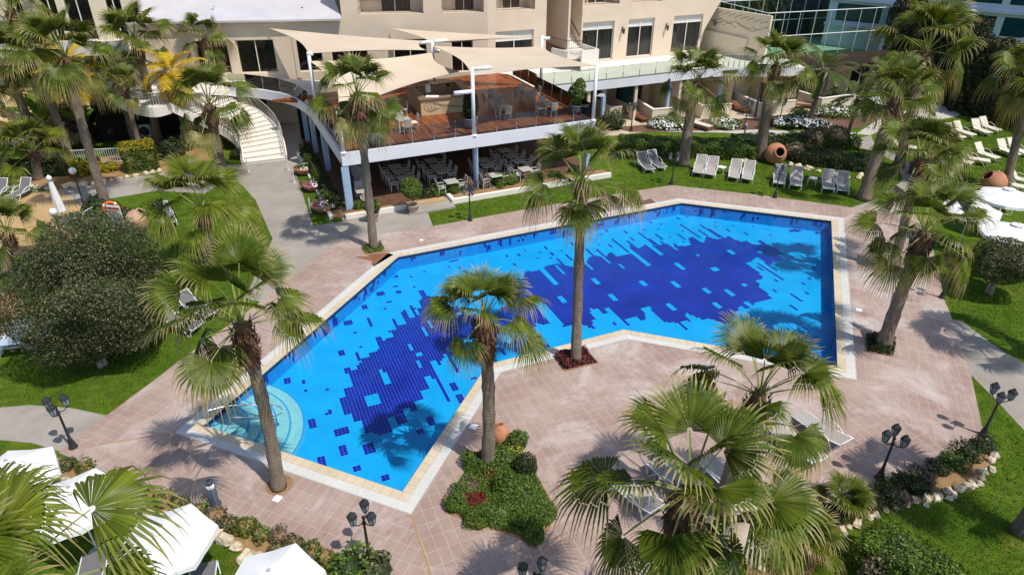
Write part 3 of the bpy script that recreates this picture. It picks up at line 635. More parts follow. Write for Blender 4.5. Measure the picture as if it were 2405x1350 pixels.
flat('path', [(2010, 315), (2077, 272), (2200, 245), (2285, 262), (2233, 277), (2140, 290), (2067, 307), (2045, 318)], .006, 'pale_concrete')
flat('path', [(2000, 330), (2045, 318), (2058, 347), (2100, 362), (2150, 392), (2160, 430), (2130, 478), (1998, 488), (2055, 470), (2120, 425), (2110, 385), (2060, 358), (2010, 345)], .008, 'concrete')
flat('path', [(1480, 309), (1700, 300), (1850, 308), (2010, 312), (2010, 330), (1850, 322), (1700, 312)], .007, 'pale_concrete')
flat('sand_paving', [(-120, 475), (0, 460), (143, 446), (208, 498), (180, 560), (60, 600), (-120, 620)], .012, 'sandy_paving')
# planted strips and beds
def bed(name, pts, z=.014, m='soil'): return flat(name, pts, z, m)
bed('soil', [(1043, 1205), (1267, 1282), (1313, 1202), (1222, 1058), (1165, 1035), (1105, 1080)], .04)
bed('soil', [(1298, 837), (1374, 819), (1406, 854), (1325, 874)], .04)
bed('soil', [(847, 582), (897, 572), (906, 591), (860, 599)], .04)
bed('soil', [(2031, 792), (2074, 794), (2099, 808), (2098, 839), (2037, 828)], .04)
bed('soil', [(2063, 613), (2115, 617), (2108, 645), (2066, 637)], .04)
bed('soil', [(125, 1070), (268, 1118), (400, 1162), (637, 1249), (807, 1319), (905, 1358), (1000, 1430), (760, 1440), (640, 1352), (560, 1290), (470, 1235), (300, 1180), (150, 1130), (90, 1115)], .010)
bed('soil', [(2325, 1040), (2243, 1084), (2062, 1156), (1980, 1190), (1900, 1203), (1760, 1212), (1650, 1232), (1575, 1270), (1515, 1358), (1475, 1520), (1900, 1520), (1880, 1390), (1960, 1260), (2060, 1200), (2200, 1172), (2310, 1120), (2335, 1070)], .010)
bed('soil', [(0, 420), (140, 445), (334, 411), (414, 399), (500, 385), (470, 330), (300, 360), (120, 380), (0, 385)], .008)
c = at(657, 1140); k = MB(); k.lathe([(.42, 0), (.42, .002)], (c.x, c.y, .038), 24); struct(k.build('soil', 'soil'))
o = flat('drain_cover', [(1488, 478), (1528, 468), (1541, 477), (1497, 485)], .036, 'terracotta_floor', edge_ang(6)); 
for px, py, s_ in [(652, 1172, .12), (1112, 1003, .13), (553, 247, .1), (2017, 729, .12), (990, 565, .1)]:
    c = at(px, py); k = MB(); k.bx(-s_, s_, -s_, s_, 0, .006); struct(k.build('drain_cover', 'white_paint', loc=(c.x, c.y, .0345), rz=edge_ang(0)))
# ---------------------------------------------------------------- hotel building
def facade(P, ang):
    """a vertical plane through P; returns px -> (distance along it, height)"""
    tx = Vector((math.cos(ang), math.sin(ang))); nx = Vector((-math.sin(ang), math.cos(ang)))
    def f(px, py):
        d = np.array([(px-PW/2)/FPX, (py-PH/2)/FPX, 1.0]) @ CAMM
        t = (P.x*nx.x+P.y*nx.y)/(d[0]*nx.x+d[1]*nx.y)
        return ((d[0]*t-P.x)*tx.x+(d[1]*t-P.y)*tx.y, HC+d[2]*t)
    return f
def panel(mb, x0, x1, z0, z1, holes, depth=.28, m=0, outline=None):
    """wall face in the x-z plane at y=0 with openings whose reveals go back by depth"""
    out = outline or [(x0, z0), (x1, z0), (x1, z1), (x0, z1)]
    hs = [[(a, c), (b_, c), (b_, d), (a, d)] for a, b_, c, d in holes]
    flat_, tris = tess(out, hs)
    mb.add([(p.x, 0, p.y) for p in flat_], tris, m)
    for a, b_, c, d in holes:
        mb.add([(a, 0, c), (b_, 0, c), (b_, 0, d), (a, 0, d), (a, depth, c), (b_, depth, c), (b_, depth, d), (a, depth, d)], [(0, 1, 5, 4), (1, 2, 6, 5), (2, 3, 7, 6), (3, 0, 4, 7)], m)
def window(parent, a, b_, c, d, y=.2, mull=1, pelmet=.6, cur='curtain', fr='white_plaster', fw=.07):
    w = MB(); top = d-pelmet if pelmet else d
    w.bx(a, a+fw, y-.03, y+.04, c, d); w.bx(b_-fw, b_, y-.03, y+.04, c, d); w.bx(a+fw, b_-fw, y-.03, y+.04, d-fw, d); w.bx(a+fw, b_-fw, y-.03, y+.04, c, c+fw)
    if pelmet: w.bx(a+fw, b_-fw, y-.028, y+.038, top-fw/2, top+fw/2)
    for k in range(mull):
        x = a+(b_-a)*(k+1)/(mull+1); w.bx(x-fw/2, x+fw/2, y-.026, y+.036, c+fw, d-fw)
    o = w.build('window', fr, parent)
    g = MB(); g.add([(a+fw, y, c+fw), (b_-fw, y, c+fw), (b_-fw, y, top), (a+fw, y, top)], [(0, 1, 2, 3)]); g.build('pane', 'window_glass', o)
    k = MB(); n = max(6, int((b_-a)/.12)); vs = []; fs = []
    for i in range(n+1):
        x = a+fw+(b_-a-2*fw)*i/n; yy = y+.14+.05*math.sin(i*2.1)+.02*math.sin(i*.7)
        vs += [(x, yy, c+.03), (x, yy, top)]
    fs = [(2*i, 2*i+2, 2*i+3, 2*i+1) for i in range(n)]
    k.add(vs, fs); k.build('curtain', cur, o, smooth=True)
    if pelmet:
        k = MB(); k.bx(a+fw, b_-fw, y+.01, y+.03, top+fw/2, d-fw); k.build('blind_box', 'ac_white', o)
    return o
def iron_rail(pts, h=1.0, sp=.13, parent=None, name='railing', m='iron', r=.012):
    k = MB(); k.tube([(p[0], p[1], p[2]+h) for p in pts], .022, 6); k.tube([(p[0], p[1], p[2]+.1) for p in pts], .015, 5)
    for i in range(len(pts)-1):
        a, b_ = Vector(pts[i]), Vector(pts[i+1]); n = max(1, int((b_-a).length/sp))
        for j in range(n+(i == len(pts)-2)):
            q = a+(b_-a)*j/n; k.bx(q.x-r*.6, q.x+r*.6, q.y-r*.6, q.y+r*.6, q.z+(.0 if j == 0 else .1), q.z+h)
    return k.build(name, m, parent)
hotel = thing('hotel_building', 'long beige stucco hotel with balconies rising behind the wooden terrace', 'building', (0, 0, 0))
B0 = uvw(15, 15)
def wing(ang, P):
    e = bpy.data.objects.new('wing', None); return e
def fmesh(mb, name, m, P, ang, parent):
    return mb.build(name, m, parent, loc=(P.x, P.y, 0), rz=ang)
ZF0, ZUP, ZTOP = 3.5, 8.05, 13.0
# --- right part, along u, bend at u=15
A1 = BA; f1 = facade(B0, A1)
def hole(f, x0, y0, x1, y1, ztop=None, zbot=None):
    a, c = f(x0, y1); b_, d = f(x1, y0)
    return (a, b_, zbot if zbot is not None else c, ztop if ztop is not None else d)
wr_ = []
hA = hole(f1, 1396, 52, 1444, 143, 6.75, 3.6); hA = (hA[0]-1.3, hA[1], hA[2], hA[3])
hB = hole(f1, 1470, 48, 1538, 135, 6.75, 3.6); hC = hole(f1, 1574, 40, 1652, 125, 6.75, 3.6)
hM = hole(f1, 1164, 66, 1254, 118, 6.55, 3.6)
# the stair recess between the two blocks
sx0 = f1(1283, 60)[0]; sx1 = f1(1366, 60)[0]
upR = [hole(f1, 1372, 0, 1456, 12, 11.2, ZUP), hole(f1, 1481, 0, 1555, 8, 11.2, ZUP), hole(f1, 1577, 0, 1650, 4, 11.2, ZUP)]
upM = hole(f1, 1166, 0, 1257, 24, 11.2, ZUP)
w = MB()
panel(w, 0, sx0, 0, ZTOP, [hM, upM], .3)
xe = f1(1640, 100)[0]; xt = f1(1697, 0)[0]
panel(w, sx1, xe, 0, ZTOP, [hA, hB, hC]+upR[:], .3, outline=[(sx1, 0), (xe, 0), (xe, 4.4), (xe+.5, 5.4), (xe+1.2, 6.6), (xt+.15, 8.2), (xt+.6, 10), (xt+.8, ZTOP), (sx1, ZTOP)])
# end wall following the flare, and recess walls of the stair
prof = [(xe, 0), (xe, 4.4), (xe+.5, 5.4), (xe+1.2, 6.6), (xt+.15, 8.2), (xt+.6, 10), (xt+.8, ZTOP)]
w.add([(x, y, z) for x, z in prof for y in (0, 9)], [(2*i, 2*i+1, 2*i+3, 2*i+2) for i in range(len(prof)-1)])
w.add([(sx0, 0, 0), (sx0, 4.2, 0), (sx0, 4.2, ZTOP), (sx0, 0, ZTOP)], [(0, 1, 2, 3)])
w.add([(sx1, 0, 0), (sx1, 4.2, 0), (sx1, 4.2, ZTOP), (sx1, 0, ZTOP)], [(3, 2, 1, 0)])
w.add([(sx0, 4.2, 0), (sx1, 4.2, 0), (sx1, 4.2, ZTOP), (sx0, 4.2, ZTOP)], [(0, 1, 2, 3)])
w.bx(sx0-.3, xe, 9, 9.2, 0, ZTOP); w.sheet([(0, .3), (xt+.8, .3), (xt+.8, 9), (0, 9)], ZTOP)
fmesh(w, 'wall', 'stucco', B0, A1, hotel)
hroot = {}
def fpart(P, ang, name='facade'):
    e = MB(); return e
def at_f(o, P, ang): o.location = (P.x, P.y, 0); o.rotation_euler = (0, 0, ang); return o
for h in (hA, hB, hC): at_f(window(hotel, *h, mull=1, pelmet=.62), B0, A1)
at_f(window(hotel, *hM, mull=1, pelmet=.75), B0, A1)
def balcony(P, ang, h, sill=.10):
    a, b_, c, d = h; k = MB()
    k.bx(a+.002, b_-.002, .3, 1.6, c-.2, c-.004, 0); k.bx(a-.02, a+.1, .3, 1.6, c, d, 0); k.bx(b_-.1, b_+.02, .3, 1.6, c, d, 0); k.bx(a+.1, b_-.1, 1.6, 1.7, c, d, 0); k.bx(a, b_, .28, 1.7, d, d+.1, 0)
    o = at_f(k.build('balcony', 'stucco', hotel), P, ang)
    r_ = iron_rail([(a+.03, .06, c), (b_-.03, .06, c)], 1.0, .12, o)
    q = MB(); w0 = a+.35*(b_-a); q.bx(w0, w0+.46*(b_-a), 1.52, 1.57, c+.02, d-.4); q.build('balcony_door', 'dark_curtain', o)
    q = MB()
    for x in (w0-.04, w0+.21*(b_-a), w0+.46*(b_-a)): q.bx(x-.03, x+.03, 1.46, 1.53, c+.01, d-.4)
    q.build('door_frame', 'white_plaster', o); return o
for h in upR+[upM]: balcony(B0, A1, h)
# --- left part, bending away
A2 = R(7.8); f2 = facade(B0, A2)
sL = f2(800, 20)[0]
upL = [hole(f2, 842, 0, 993, 34, 11.2, ZUP), hole(f2, 1037, 0, 1136, 30, 11.2, ZUP)]
lowL = [hole(f2, 697, 92, 752, 170, 6.3, 3.95), hole(f2, 566, 92, 641, 172, 6.4, 3.95), hole(f2, 925, 78, 1000, 128, 6.2, 3.6), hole(f2, 1060, 78, 1110, 128, 6.2, 3.6), hole(f2, 780, 88, 860, 150, 6.2, 3.6), hole(f2, 470, 92, 530, 172, 6.4, 3.95)]
w = MB(); xl = f2(330, 60)[0]
panel(w, xl, 0, 0, ZTOP, lowL+upL, .3, outline=[(xl, 0), (0, 0), (0, ZTOP), (sL, ZTOP), (sL, 7.75), (xl, 7.75)])
w.add([(sL, 0, 7.7), (sL, 8, 7.7), (sL, 8, ZTOP), (sL, 0, ZTOP)], [(3, 2, 1, 0)])
w.bx(xl-2, sL, 6.0, 6.2, 7, ZTOP)
w.sheet([(sL, .3), (0, .3), (0, 9), (sL, 9)], ZTOP-.02)
# pilaster between the two low windows, string course
xp = f2(690, 65)[0]; w.bx(xp-.28, xp+.02, -.06, 0, 3.5, 7.7)
at_f(w.build('wall', 'stucco', hotel), B0, A2)
for i, h in enumerate(lowL): at_f(window(hotel, *h, mull=1, pelmet=0, cur='dark_curtain', fr='cream_stucco'), B0, A2)
for h in upL: balcony(B0, A2, h)
# white pitched roof over the low wing, running into the taller block
e0 = f2(300, 52)[0]; zE = 7.85
k = MB(); rr = [(e0, -.45, zE), (sL+.05, -.45, zE), (sL-1.6, 6.0, zE+2.6), (e0, 6.0, zE+2.6)]
k.add(rr+[(x, y, z-.14) for x, y, z in rr], [(0, 1, 2, 3), (7, 6, 5, 4), (0, 4, 5, 1), (1, 5, 6, 2), (2, 6, 7, 3), (3, 7, 4, 0)])
at_f(k.build('roof', 'roof_white', hotel), B0, A2)
for px, py in ((500, 12), (713, 22)):
    k = MB(); x = f2(px, 45)[0]; k.bx(x-.05, x+.05, .9, 1.0, zE+.5, zE+.9); k.bx(x-.12, x+.1, .88, 1.02, zE+.86, zE+.93); at_f(k.build('roof_vent', 'white_paint', hotel), B0, A2)
# outside lamps between the doors
for px, py in ((1461, 72), (1564, 64), (1676, 54)):
    x, z = f1(px, py); k = MB(); k.bx(x-.05, x+.05, -.04, 0, z-.2, z+.28); k.tube([(x, -.04, z+.2), (x, -.2, z+.32), (x, -.3, z+.2)], .018, 6)
    k.lathe([(.02, .22), (.13, .12), (.10, .08), (.07, -.2), (.03, -.27)], (x, -.3, z), 8); tag(at_f(k.build('wall_lamp', 'iron'), B0, A1), {1461: 'black lantern on the wall between the stair and the middle terrace doors', 1564: 'black lantern on the wall between the middle and the right terrace doors', 1676: 'black lantern on the curved right end of the hotel wall'}[px], 'wall lamp')
# --- external stair in the recess with its landing
stair = thing('external_stair', 'plastered stair with curved iron railing climbing into a recess of the hotel', 'staircase')
k = MB(); lx0 = f1(1300, 120)[0]-.2; lx1 = f1(1394, 112)[0]-1.0
out = [(lx0, 0), (lx0+.5, -1.9), (lx0+2.2, -2.3), (lx1, -1.7), (lx1, 0)]
k.prism(out, 4.55, 4.75, bottom=True)
at_f(k.build('landing', 'white_plaster', stair), B0, A1)
k = MB(); k.wall(offset_path(out, .05)[0], 4.35, 4.98, .14); at_f(k.build('parapet', 'white_plaster', stair), B0, A1)
r_ = iron_rail([(x, y, 4.98) for x, y in smoothpts([(x, y, 0) for x, y in out], 4) for x, y in [(x, y)]] if False else [(p.x, p.y, 4.98) for p in smoothpts([(x, y, 0) for x, y in out], 4)], .85, .14, stair); at_f(r_, B0, A1)
k = MB(); ns = 14; mx_ = (sx0+sx1)/2+.5
for i in range(ns): k.bx(mx_, sx1-.02, .1+i*.28, .1+(i+1)*.28+.02, 4.75+i*.16, 4.75+(i+1)*.175)
at_f(k.build('steps', 'white_plaster', stair), B0, A1)
k = MB(); k.bx(mx_-.18, mx_, -.1, 4.1, 4.75, ZTOP); at_f(k.build('newel_wall', 'stucco', stair), B0, A1)
k = MB(); k.tube([(sx1-.06, .2, 5.7), (sx1-.06, 3.9, 8.1)], .03, 6); at_f(k.build('handrail', 'iron', stair), B0, A1)
# low plaster wall and glazing below the landing
k = MB(); k.bx(lx1-1.6, lx1-.0, -2.6, -2.42, 3.5, 5.1); k.bx(lx1-.18, lx1, -2.42, 0, 3.5, 5.1); at_f(k.build('screen_wall', 'white_plaster', stair), B0, A1)

# ---------------------------------------------------------------- wooden terrace on columns
DZ = 3.5
terrace = thing('terrace', 'raised hardwood dining terrace with white fascia standing on blue columns', 'terrace', BO, BA)
UM, VB = 16.25, 14.9
k = MB(); k.prism([(.14, .14), (UM-.14, .14), (UM-.14, 8.7), (UM, 13.9), (15, 15), (-2, 13.4), (-.4, 12.6), (.14, 10.4)], DZ-.2, DZ-.01); k.build('deck_floor', 'deck_wood', terrace)
k = MB(); k.wall([(0.07, 10.4), (0.07, .07), (UM-.07, .07), (UM-.07, 8.7)], DZ-.70, DZ+.04, .14); k.bx(.14, UM-.14, .14, .22, DZ-.72, DZ-.50); k.build('fascia', 'fascia', terrace)
k = MB(); k.bx(.16, UM-.16, .24, 14.8, DZ-.34, DZ-.22); k.build('soffit', 'white_plaster', terrace)
for u, v, sz in ((.16, .16, .34), (.2, 7.0, .34), (.1, 10.9, .3), (.0, 13.8, .3), (8.1, .32, .26), (16.0, .3, .26), (8.2, 7.0, .3), (12.2, 7.2, .3), (4.2, 7.2, .3)):
    k = MB(); k.bx(u-sz/2, u+sz/2, v-sz/2+.05, v+sz/2+.05, 0, DZ-.36); k.bx(u-sz*.7, u+sz*.7, v-sz*.7+.05, v+sz*.7+.05, 0, .12); k.build('column', 'blue_column', terrace)
for u, v in ((-.08, -.05), (8.1, .08)):
    k = MB(); k.tube([(u, v, 0), (u, v, DZ-.75)], .05, 8); k.tube([(u, v, .12), (u+.08, v-.14, .03)], .045, 6); k.build('drainpipe', 'blue_column', terrace)
def glass_rail(name, label, path, z, h=1.02, pw=1.35, parent=None, posts=True, rail=False):
    """frameless glass balustrade: one pane mesh, clamps/posts as parts"""
    t = parent or thing(name, label, 'railing', BO, BA)
    for i in range(len(path)-1):
        a, b_ = Vector(path[i]), Vector(path[i+1]); L = (b_-a).length; n = max(1, round(L/pw)); d = (b_-a)/L
        for j in range(n):
            s0 = a+d*(L*j/n+.012); s1 = a+d*(L*(j+1)/n-.012); nn = Vector((-d.y, d.x))*.006
            g = MB(); g.add([(s0.x-nn.x, s0.y-nn.y, z+.06), (s1.x-nn.x, s1.y-nn.y, z+.06), (s1.x+nn.x, s1.y+nn.y, z+.06), (s0.x+nn.x, s0.y+nn.y, z+.06), (s0.x-nn.x, s0.y-nn.y, z+h), (s1.x-nn.x, s1.y-nn.y, z+h), (s1.x+nn.x, s1.y+nn.y, z+h), (s0.x+nn.x, s0.y+nn.y, z+h)], [(0, 1, 5, 4), (1, 2, 6, 5), (2, 3, 7, 6), (3, 0, 4, 7), (4, 5, 6, 7)]); g.build('glass_panel', 'glass', t)
            if posts:
                q = a+d*(L*j/n); p = MB(); p.tube([(q.x, q.y, z+.5), (q.x, q.y, z+h-.02)], .008, 4); p.bx(q.x-.022, q.x+.022, q.y-.022, q.y+.022, z, z+.55); p.bx(q.x-.035, q.x+.035, q.y-.035, q.y+.035, z+h-.06, z+h-.02); p.build('post', 'steel', t)
    return t
glass_rail('glass_railing', 'clear glass balustrade along the front and left edge of the wooden terrace', [(.2, 9.6), (.2, .2), (UM-.2, .2), (UM-.2, 8.6)], DZ)
# balcony walk to the right, bridge to the left
bal = thing('balcony_walk', 'white upper walkway with curved fascia in front of the right terrace doors', 'walkway', BO, BA)
edge = [(UM+.02, 8.75), (33.0, 8.75)]+[(33.0+3.6*math.sin(t), 8.75-1.9*(1-math.cos(t))) for t in (.3, .6, .9, 1.2, 1.5)]
edge_ = edge[:-5]+[(p.x, p.y) for p in smoothpts([(31, 8.75, 0), (33.5, 8.55, 0), (35.5, 7.6, 0), (37.6, 6.6, 0), (40.2, 6.2, 0)], 5)][2:]
k = MB(); k.prism(edge_+[(41.2, 9.5), (37.4, 13.2), (36.6, 14.98), (15.2, 14.98), (UM+.05, 13.9)], DZ-.5, DZ-.03, bottom=True); k.build('floor', 'white_plaster', bal)
k = MB(); k.wall(edge_, DZ-.62, DZ+.03, .12); k.build('fascia', 'fascia', bal)
for u in (22.4, 28.6, 34.0): k = MB(); k.bx(u-.13, u+.13, 9.0, 9.26, 0, DZ-.52); k.build('column', 'blue_column', bal)
glass_rail('glass_railing', 'clear glass balustrade along the white walkway right of the terrace', [(x, y+.14) for x, y in edge_[:-2]], DZ, pw=1.5)
glass_rail('glass_railing', 'short glass screen between the wooden terrace and the white walkway', [(UM+.12, 13.2), (UM+.12, 8.9)], DZ, pw=1.5)
brg = thing('entrance_bridge', 'curved white bridge walkway left of the wooden terrace above the dark passage', 'walkway', BO, BA)
fl = [touv(*p, DZ) for p in ((727, 252), (695, 231), (660, 220), (620, 213), (580, 208), (540, 207))]
fl2 = [touv(*p, DZ) for p in ((440, 232), (395, 248), (360, 256), (320, 250), (285, 238), (255, 220), (236, 198))]
flp = [(p.x, p.y) for p in smoothpts([(x, y, 0) for x, y in fl], 4)]
fl2p = [(p.x, p.y) for p in smoothpts([(x, y, 0) for x, y in fl2], 4)]
bk = [touv(*p, DZ) for p in ((250, 180), (330, 185), (440, 185), (560, 189), (665, 184), (760, 190))]
pl = flp+[(p) for p in fl2p]+bk; 
k = MB(); k.prism(pl, DZ-.35, DZ-.02, bottom=True); k.build('floor', 'white_plaster', brg)
k = MB(); k.wall(flp, DZ-.62, DZ+.04, .16); k.build('fascia', 'fascia', brg); k = MB(); k.wall(fl2p, DZ-.55, DZ+.10, .16); k.build('fascia', 'white_plaster', brg)
glass_rail('glass_railing', 'glass balustrade along the curved bridge left of the terrace', [(x, y+.12) for x, y in fl], DZ, pw=1.3)
iron = [(x, y+.02, DZ+.05) for x, y in fl2p[::3]]
tag(at_f(iron_rail(iron, .95, .16, None, 'railing', 'alu_white', .014), BO, BA), 'white metal railing on the bridge beside the rock wall', 'railing')
# back wall of the restaurant, its deep shade painted near black
k = MB(); k.bx(-.35, 15.9, 14.5, 14.7, 0, DZ-.4); k.bx(15.9, 16.1, 9, 14.7, 0, DZ-.4); tag(at_f(k.build('restaurant_wall', 'room_shade'), BO, BA), 'rear wall of the restaurant below the terrace, its shade painted near black', 'wall')
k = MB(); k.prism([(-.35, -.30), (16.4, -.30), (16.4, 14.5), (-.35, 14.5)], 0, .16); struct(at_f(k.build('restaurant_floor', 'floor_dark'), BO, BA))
# planter kerbs in front of the restaurant and on its left
k = MB(); k.bx(5.9, 16.9, -1.35, -1.12, 0, .30); k.bx(5.9, 6.12, -1.12, -.32, 0, .30); k.bx(-.35, 3.2, -.95, -.75, 0, .26); k.bx(-1.2, -1.0, -.6, 11.5, 0, .2); struct(at_f(k.build('kerb', 'white_plaster'), BO, BA))
k = MB(); k.bx(6.12, 16.9, -1.12, -.30, 0, .2); k.bx(-1.0, -.36, -.6, 11.5, 0, .14); k.bx(-.35, 3.2, -.75, -.31, 0, .18); struct(at_f(k.build('soil', 'soil'), BO, BA))
k = MB(); k.bx(3.1, 5.9, -1.9, -.30, 0, .10); struct(at_f(k.build('step', 'concrete'), BO, BA))
k = MB(); k.bx(3.3, 5.7, -.86, -.30, .10, .165); struct(at_f(k.build('step', 'sandy_paving'), BO, BA))
# ---------------------------------------------------------------- masts and shade sails
def mast(u, v, toppx, label, z0=DZ, bars=(), r=.11, cap=True):
    p = uvw(u, v, z0); d = np.array([(toppx[0]-PW/2)/FPX, (toppx[1]-PH/2)/FPX, 1.0]) @ CAMM
    t = (p.x*d[0]+p.y*d[1])/(d[0]**2+d[1]**2); h = HC+d[2]*t-z0
    o = thing('mast', label, 'mast', p, BA, 'white sail masts on the terrace')
    k = MB(); k.tube([(0, 0, 0), (0, 0, h)], r, 12); k.lathe([(r*1.7, 0), (r*1.7, .06), (r, .1)], (0, 0, 0), 12); k.build('pole', 'white_paint', o, True)
    for z, l0, l1 in bars:
        q = MB(); q.tube([(l0, 0, z*h), (l1, 0, z*h)], .12, 12); q.build('light_bar', 'white_paint', o, True)
    return p, h
pa, ha = mast(.15, .12, (794, 262), 'white mast at the front left corner of the terrace')
pb, hb = mast(.0, 7.0, (725, 122), 'white mast on the left edge of the terrace beside the bridge', bars=((.97, -.1, .25),))
pc, hc_ = mast(7.95, .12, (1113, 158), 'white mast with two light tubes midway along the terrace front', bars=((.97, .1, 1.15), (.66, -1.15, -.1)))
pd_, hd = mast(16.05, -.02, (1400, 153), 'white mast with a small camera at the front right corner of the terrace')
pe, he = mast(16.55, 8.55, (1276, 84), 'white mast with a spotlight beside the external stair', bars=((.94, .1, .6),))
pf, hf = mast(9.0, 10.6, (1021, 96), 'white mast with crossed light tubes standing behind the bar', bars=((.98, -.9, -.1), (.985, .1, 1.05), (.80, -.1, .5)))
k = MB(); q = Vector((pd_.x, pd_.y, pd_.z+hd*.45)); k.tube([q, q+UX*.35], .03, 6); k.bx(-.18, .18, -.09, .09, -.07, .07, mx=Matrix.Translation(q+UX*.5)); tag(k.build('security_camera', 'ac_white'), 'small grey security camera on the front right mast', 'camera')
def wallpt(f, P, ang, px, py):
    s_, z = f(px, py); return Vector((P.x+math.cos(ang)*s_+math.sin(ang)*.15, P.y+math.sin(ang)*s_-math.cos(ang)*.15, z))
W1 = wallpt(f2, B0, A2, 632, 66); W2 = wallpt(f2, B0, A2, 917, 66)
def top(p, h, dz=0): return Vector((p.x, p.y, p.z+h+dz))
def sail(corners, label, inset=.09, sag=.12, n=18):
    C4 = [Vector(c_) for c_ in corners]
    tri = len(C4) == 3
    if tri: C4 = C4+[C4[2]]
    cen = sum(C4, Vector())/4; vs = []; fs = []
    for i in range(n+1):
        for j in range(n+1):
            s_, t_ = i/n, j/n
            # pull edges inwards (catenary hems)
            p = C4[0]*(1-s_)*(1-t_)+C4[1]*s_*(1-t_)+C4[2]*s_*t_+C4[3]*(1-s_)*t_
            e = 0
            for q, w_ in ((4*s_*(1-s_), abs(2*t_-1)), (4*t_*(1-t_), abs(2*s_-1))): e = max(e, q*w_**2)
            p = p+(cen-p)*inset*2*e; p.z -= sag*(4*s_*(1-s_)*4*t_*(1-t_))**.8*2
            vs.append(p)
    for i in range(n):
        for j in range(n):
            a = i*(n+1)+j; fs.append((a, a+n+1, a+n+2, a+1))
    k = MB(); k.add(vs, fs); k.add([v-Vector((0, 0, .012)) for v in vs], [f_[::-1] for f_ in fs]); o = k.build('shade_sail', 'sail', smooth=True)
    return tag(o, label, 'shade sail', 'sand coloured shade sails')
sail([W1, top(pf, hf, -.05), at(1000, 118, 6.6), top(pb, hb, -.1)], 'sand coloured shade sail nearest the white roof, hung from wall to left mast', .07, .1)
sail([W2, top(pe, he, -.1), top(pf, hf, -.1)], 'sand coloured triangular shade sail against the hotel wall above the others', .07, .1)
sail([top(pf, hf, -.35), top(pe, he, -.75), top(pd_, hd, -.05), top(pc, hc_, -.55)], 'sand coloured shade sail on the right, stretched out to the front right mast', .08, .1)
sail([top(pb, hb, -.55), at(1015, 124, 6.3), at(1080, 168, 5.6), top(pa, ha, -.05)], 'sand coloured shade sail lowest over the bar and the left terrace tables', .08, .1)
# ---------------------------------------------------------------- curved entrance stair
cs = thing('curved_stair', 'broad curved white stair sweeping down from the bridge to the grey path', 'staircase')
Lp = [at(*p, z) for p, z in (((571, 388), 0), ((566, 350), .55), ((548, 322), 1.1), ((515, 300), 1.7), ((470, 280), 2.3), ((430, 262), 2.95), ((400, 248), 3.5))]
Rp = [at(*p, z) for p, z in (((673, 376), 0), ((664, 332), .55), ((646, 300), 1.1), ((612, 268), 1.7), ((576, 242), 2.3), ((548, 222), 2.95), ((530, 210), 3.5))]
Ls = smoothpts(Lp, 6); Rs = smoothpts(Rp, 6); NS = 20; k = MB()
def samp(L, t): 
    x = t*(len(L)-1); i = min(int(x), len(L)-2); return L[i].lerp(L[i+1], x-i)
for i in range(NS):
    a0, a1_ = samp(Ls, i/NS), samp(Ls, (i+1)/NS); b0, b1_ = samp(Rs, i/NS), samp(Rs, (i+1)/NS); z = 3.48*(i+1)/NS; z0 = max(0, z-.45)
    k.add([(a0.x, a0.y, z0), (b0.x, b0.y, z0), (b1_.x, b1_.y, z0), (a1_.x, a1_.y, z0), (a0.x, a0.y, z), (b0.x, b0.y, z), (b1_.x, b1_.y, z), (a1_.x, a1_.y, z)], [(3, 2, 1, 0), (4, 5, 6, 7), (0, 1, 5, 4), (1, 2, 6, 5), (2, 3, 7, 6), (3, 0, 4, 7)], 0)
    dn = (a1_-a0); dn.z = 0; dn.normalize(); 
    k.add([(a0.x-dn.x*.012, a0.y-dn.y*.012, z-.055), (b0.x-dn.x*.012, b0.y-dn.y*.012, z-.055), (b0.x-dn.x*.012, b0.y-dn.y*.012, z-.004), (a0.x-dn.x*.012, a0.y-dn.y*.012, z-.004)], [(0, 1, 2, 3)], 1)
k.build('steps', ['white_stair', 'chair_grey'], cs)
for S_, sg in ((Ls, 1), (Rs, -1)):
    k = MB(); m_ = len(S_)
    for i in range(m_-1):
        a, b_ = S_[i], S_[i+1]; d = (b_-a); d.z = 0; d.normalize(); nn = Vector((-d.y, d.x, 0))*.1
        q = [a-nn, b_-nn, b_+nn, a+nn]; lo = [-.42, -.42, -.42, -.42]
        k.add([(p.x, p.y, max(0, p.z-.45)) for p in q]+[(p.x, p.y, p.z+.2) for p in q], [(0, 1, 5, 4), (2, 3, 7, 6), (4, 5, 6, 7), (1, 2, 6, 5), (3, 0, 4, 7)])
    k.build('stringer', 'white_plaster', cs)
    iron_rail([(p.x, p.y, p.z+.2) for p in S_[::2]], .95, .11, cs, 'railing', 'iron' if sg > 0 else 'chair_grey', .012)
for px, py in ((585, 405), (678, 400), (692, 430), (730, 500)):
    p = at(px, py); k = MB(); k.tube([(0, 0, 0), (0, 0, .95)], .028, 8); k.bx(-.07, .07, -.05, .05, 0, .05)
    tag(k.build('post', 'alu_white', loc=p), {585: 'slim white metal post left of the curved stair foot', 678: 'slim white metal post right of the curved stair foot', 692: 'slim white metal post beside the flower bowl at the path edge', 730: 'slim white metal post at the near end of the grass strip'}[px], 'post')
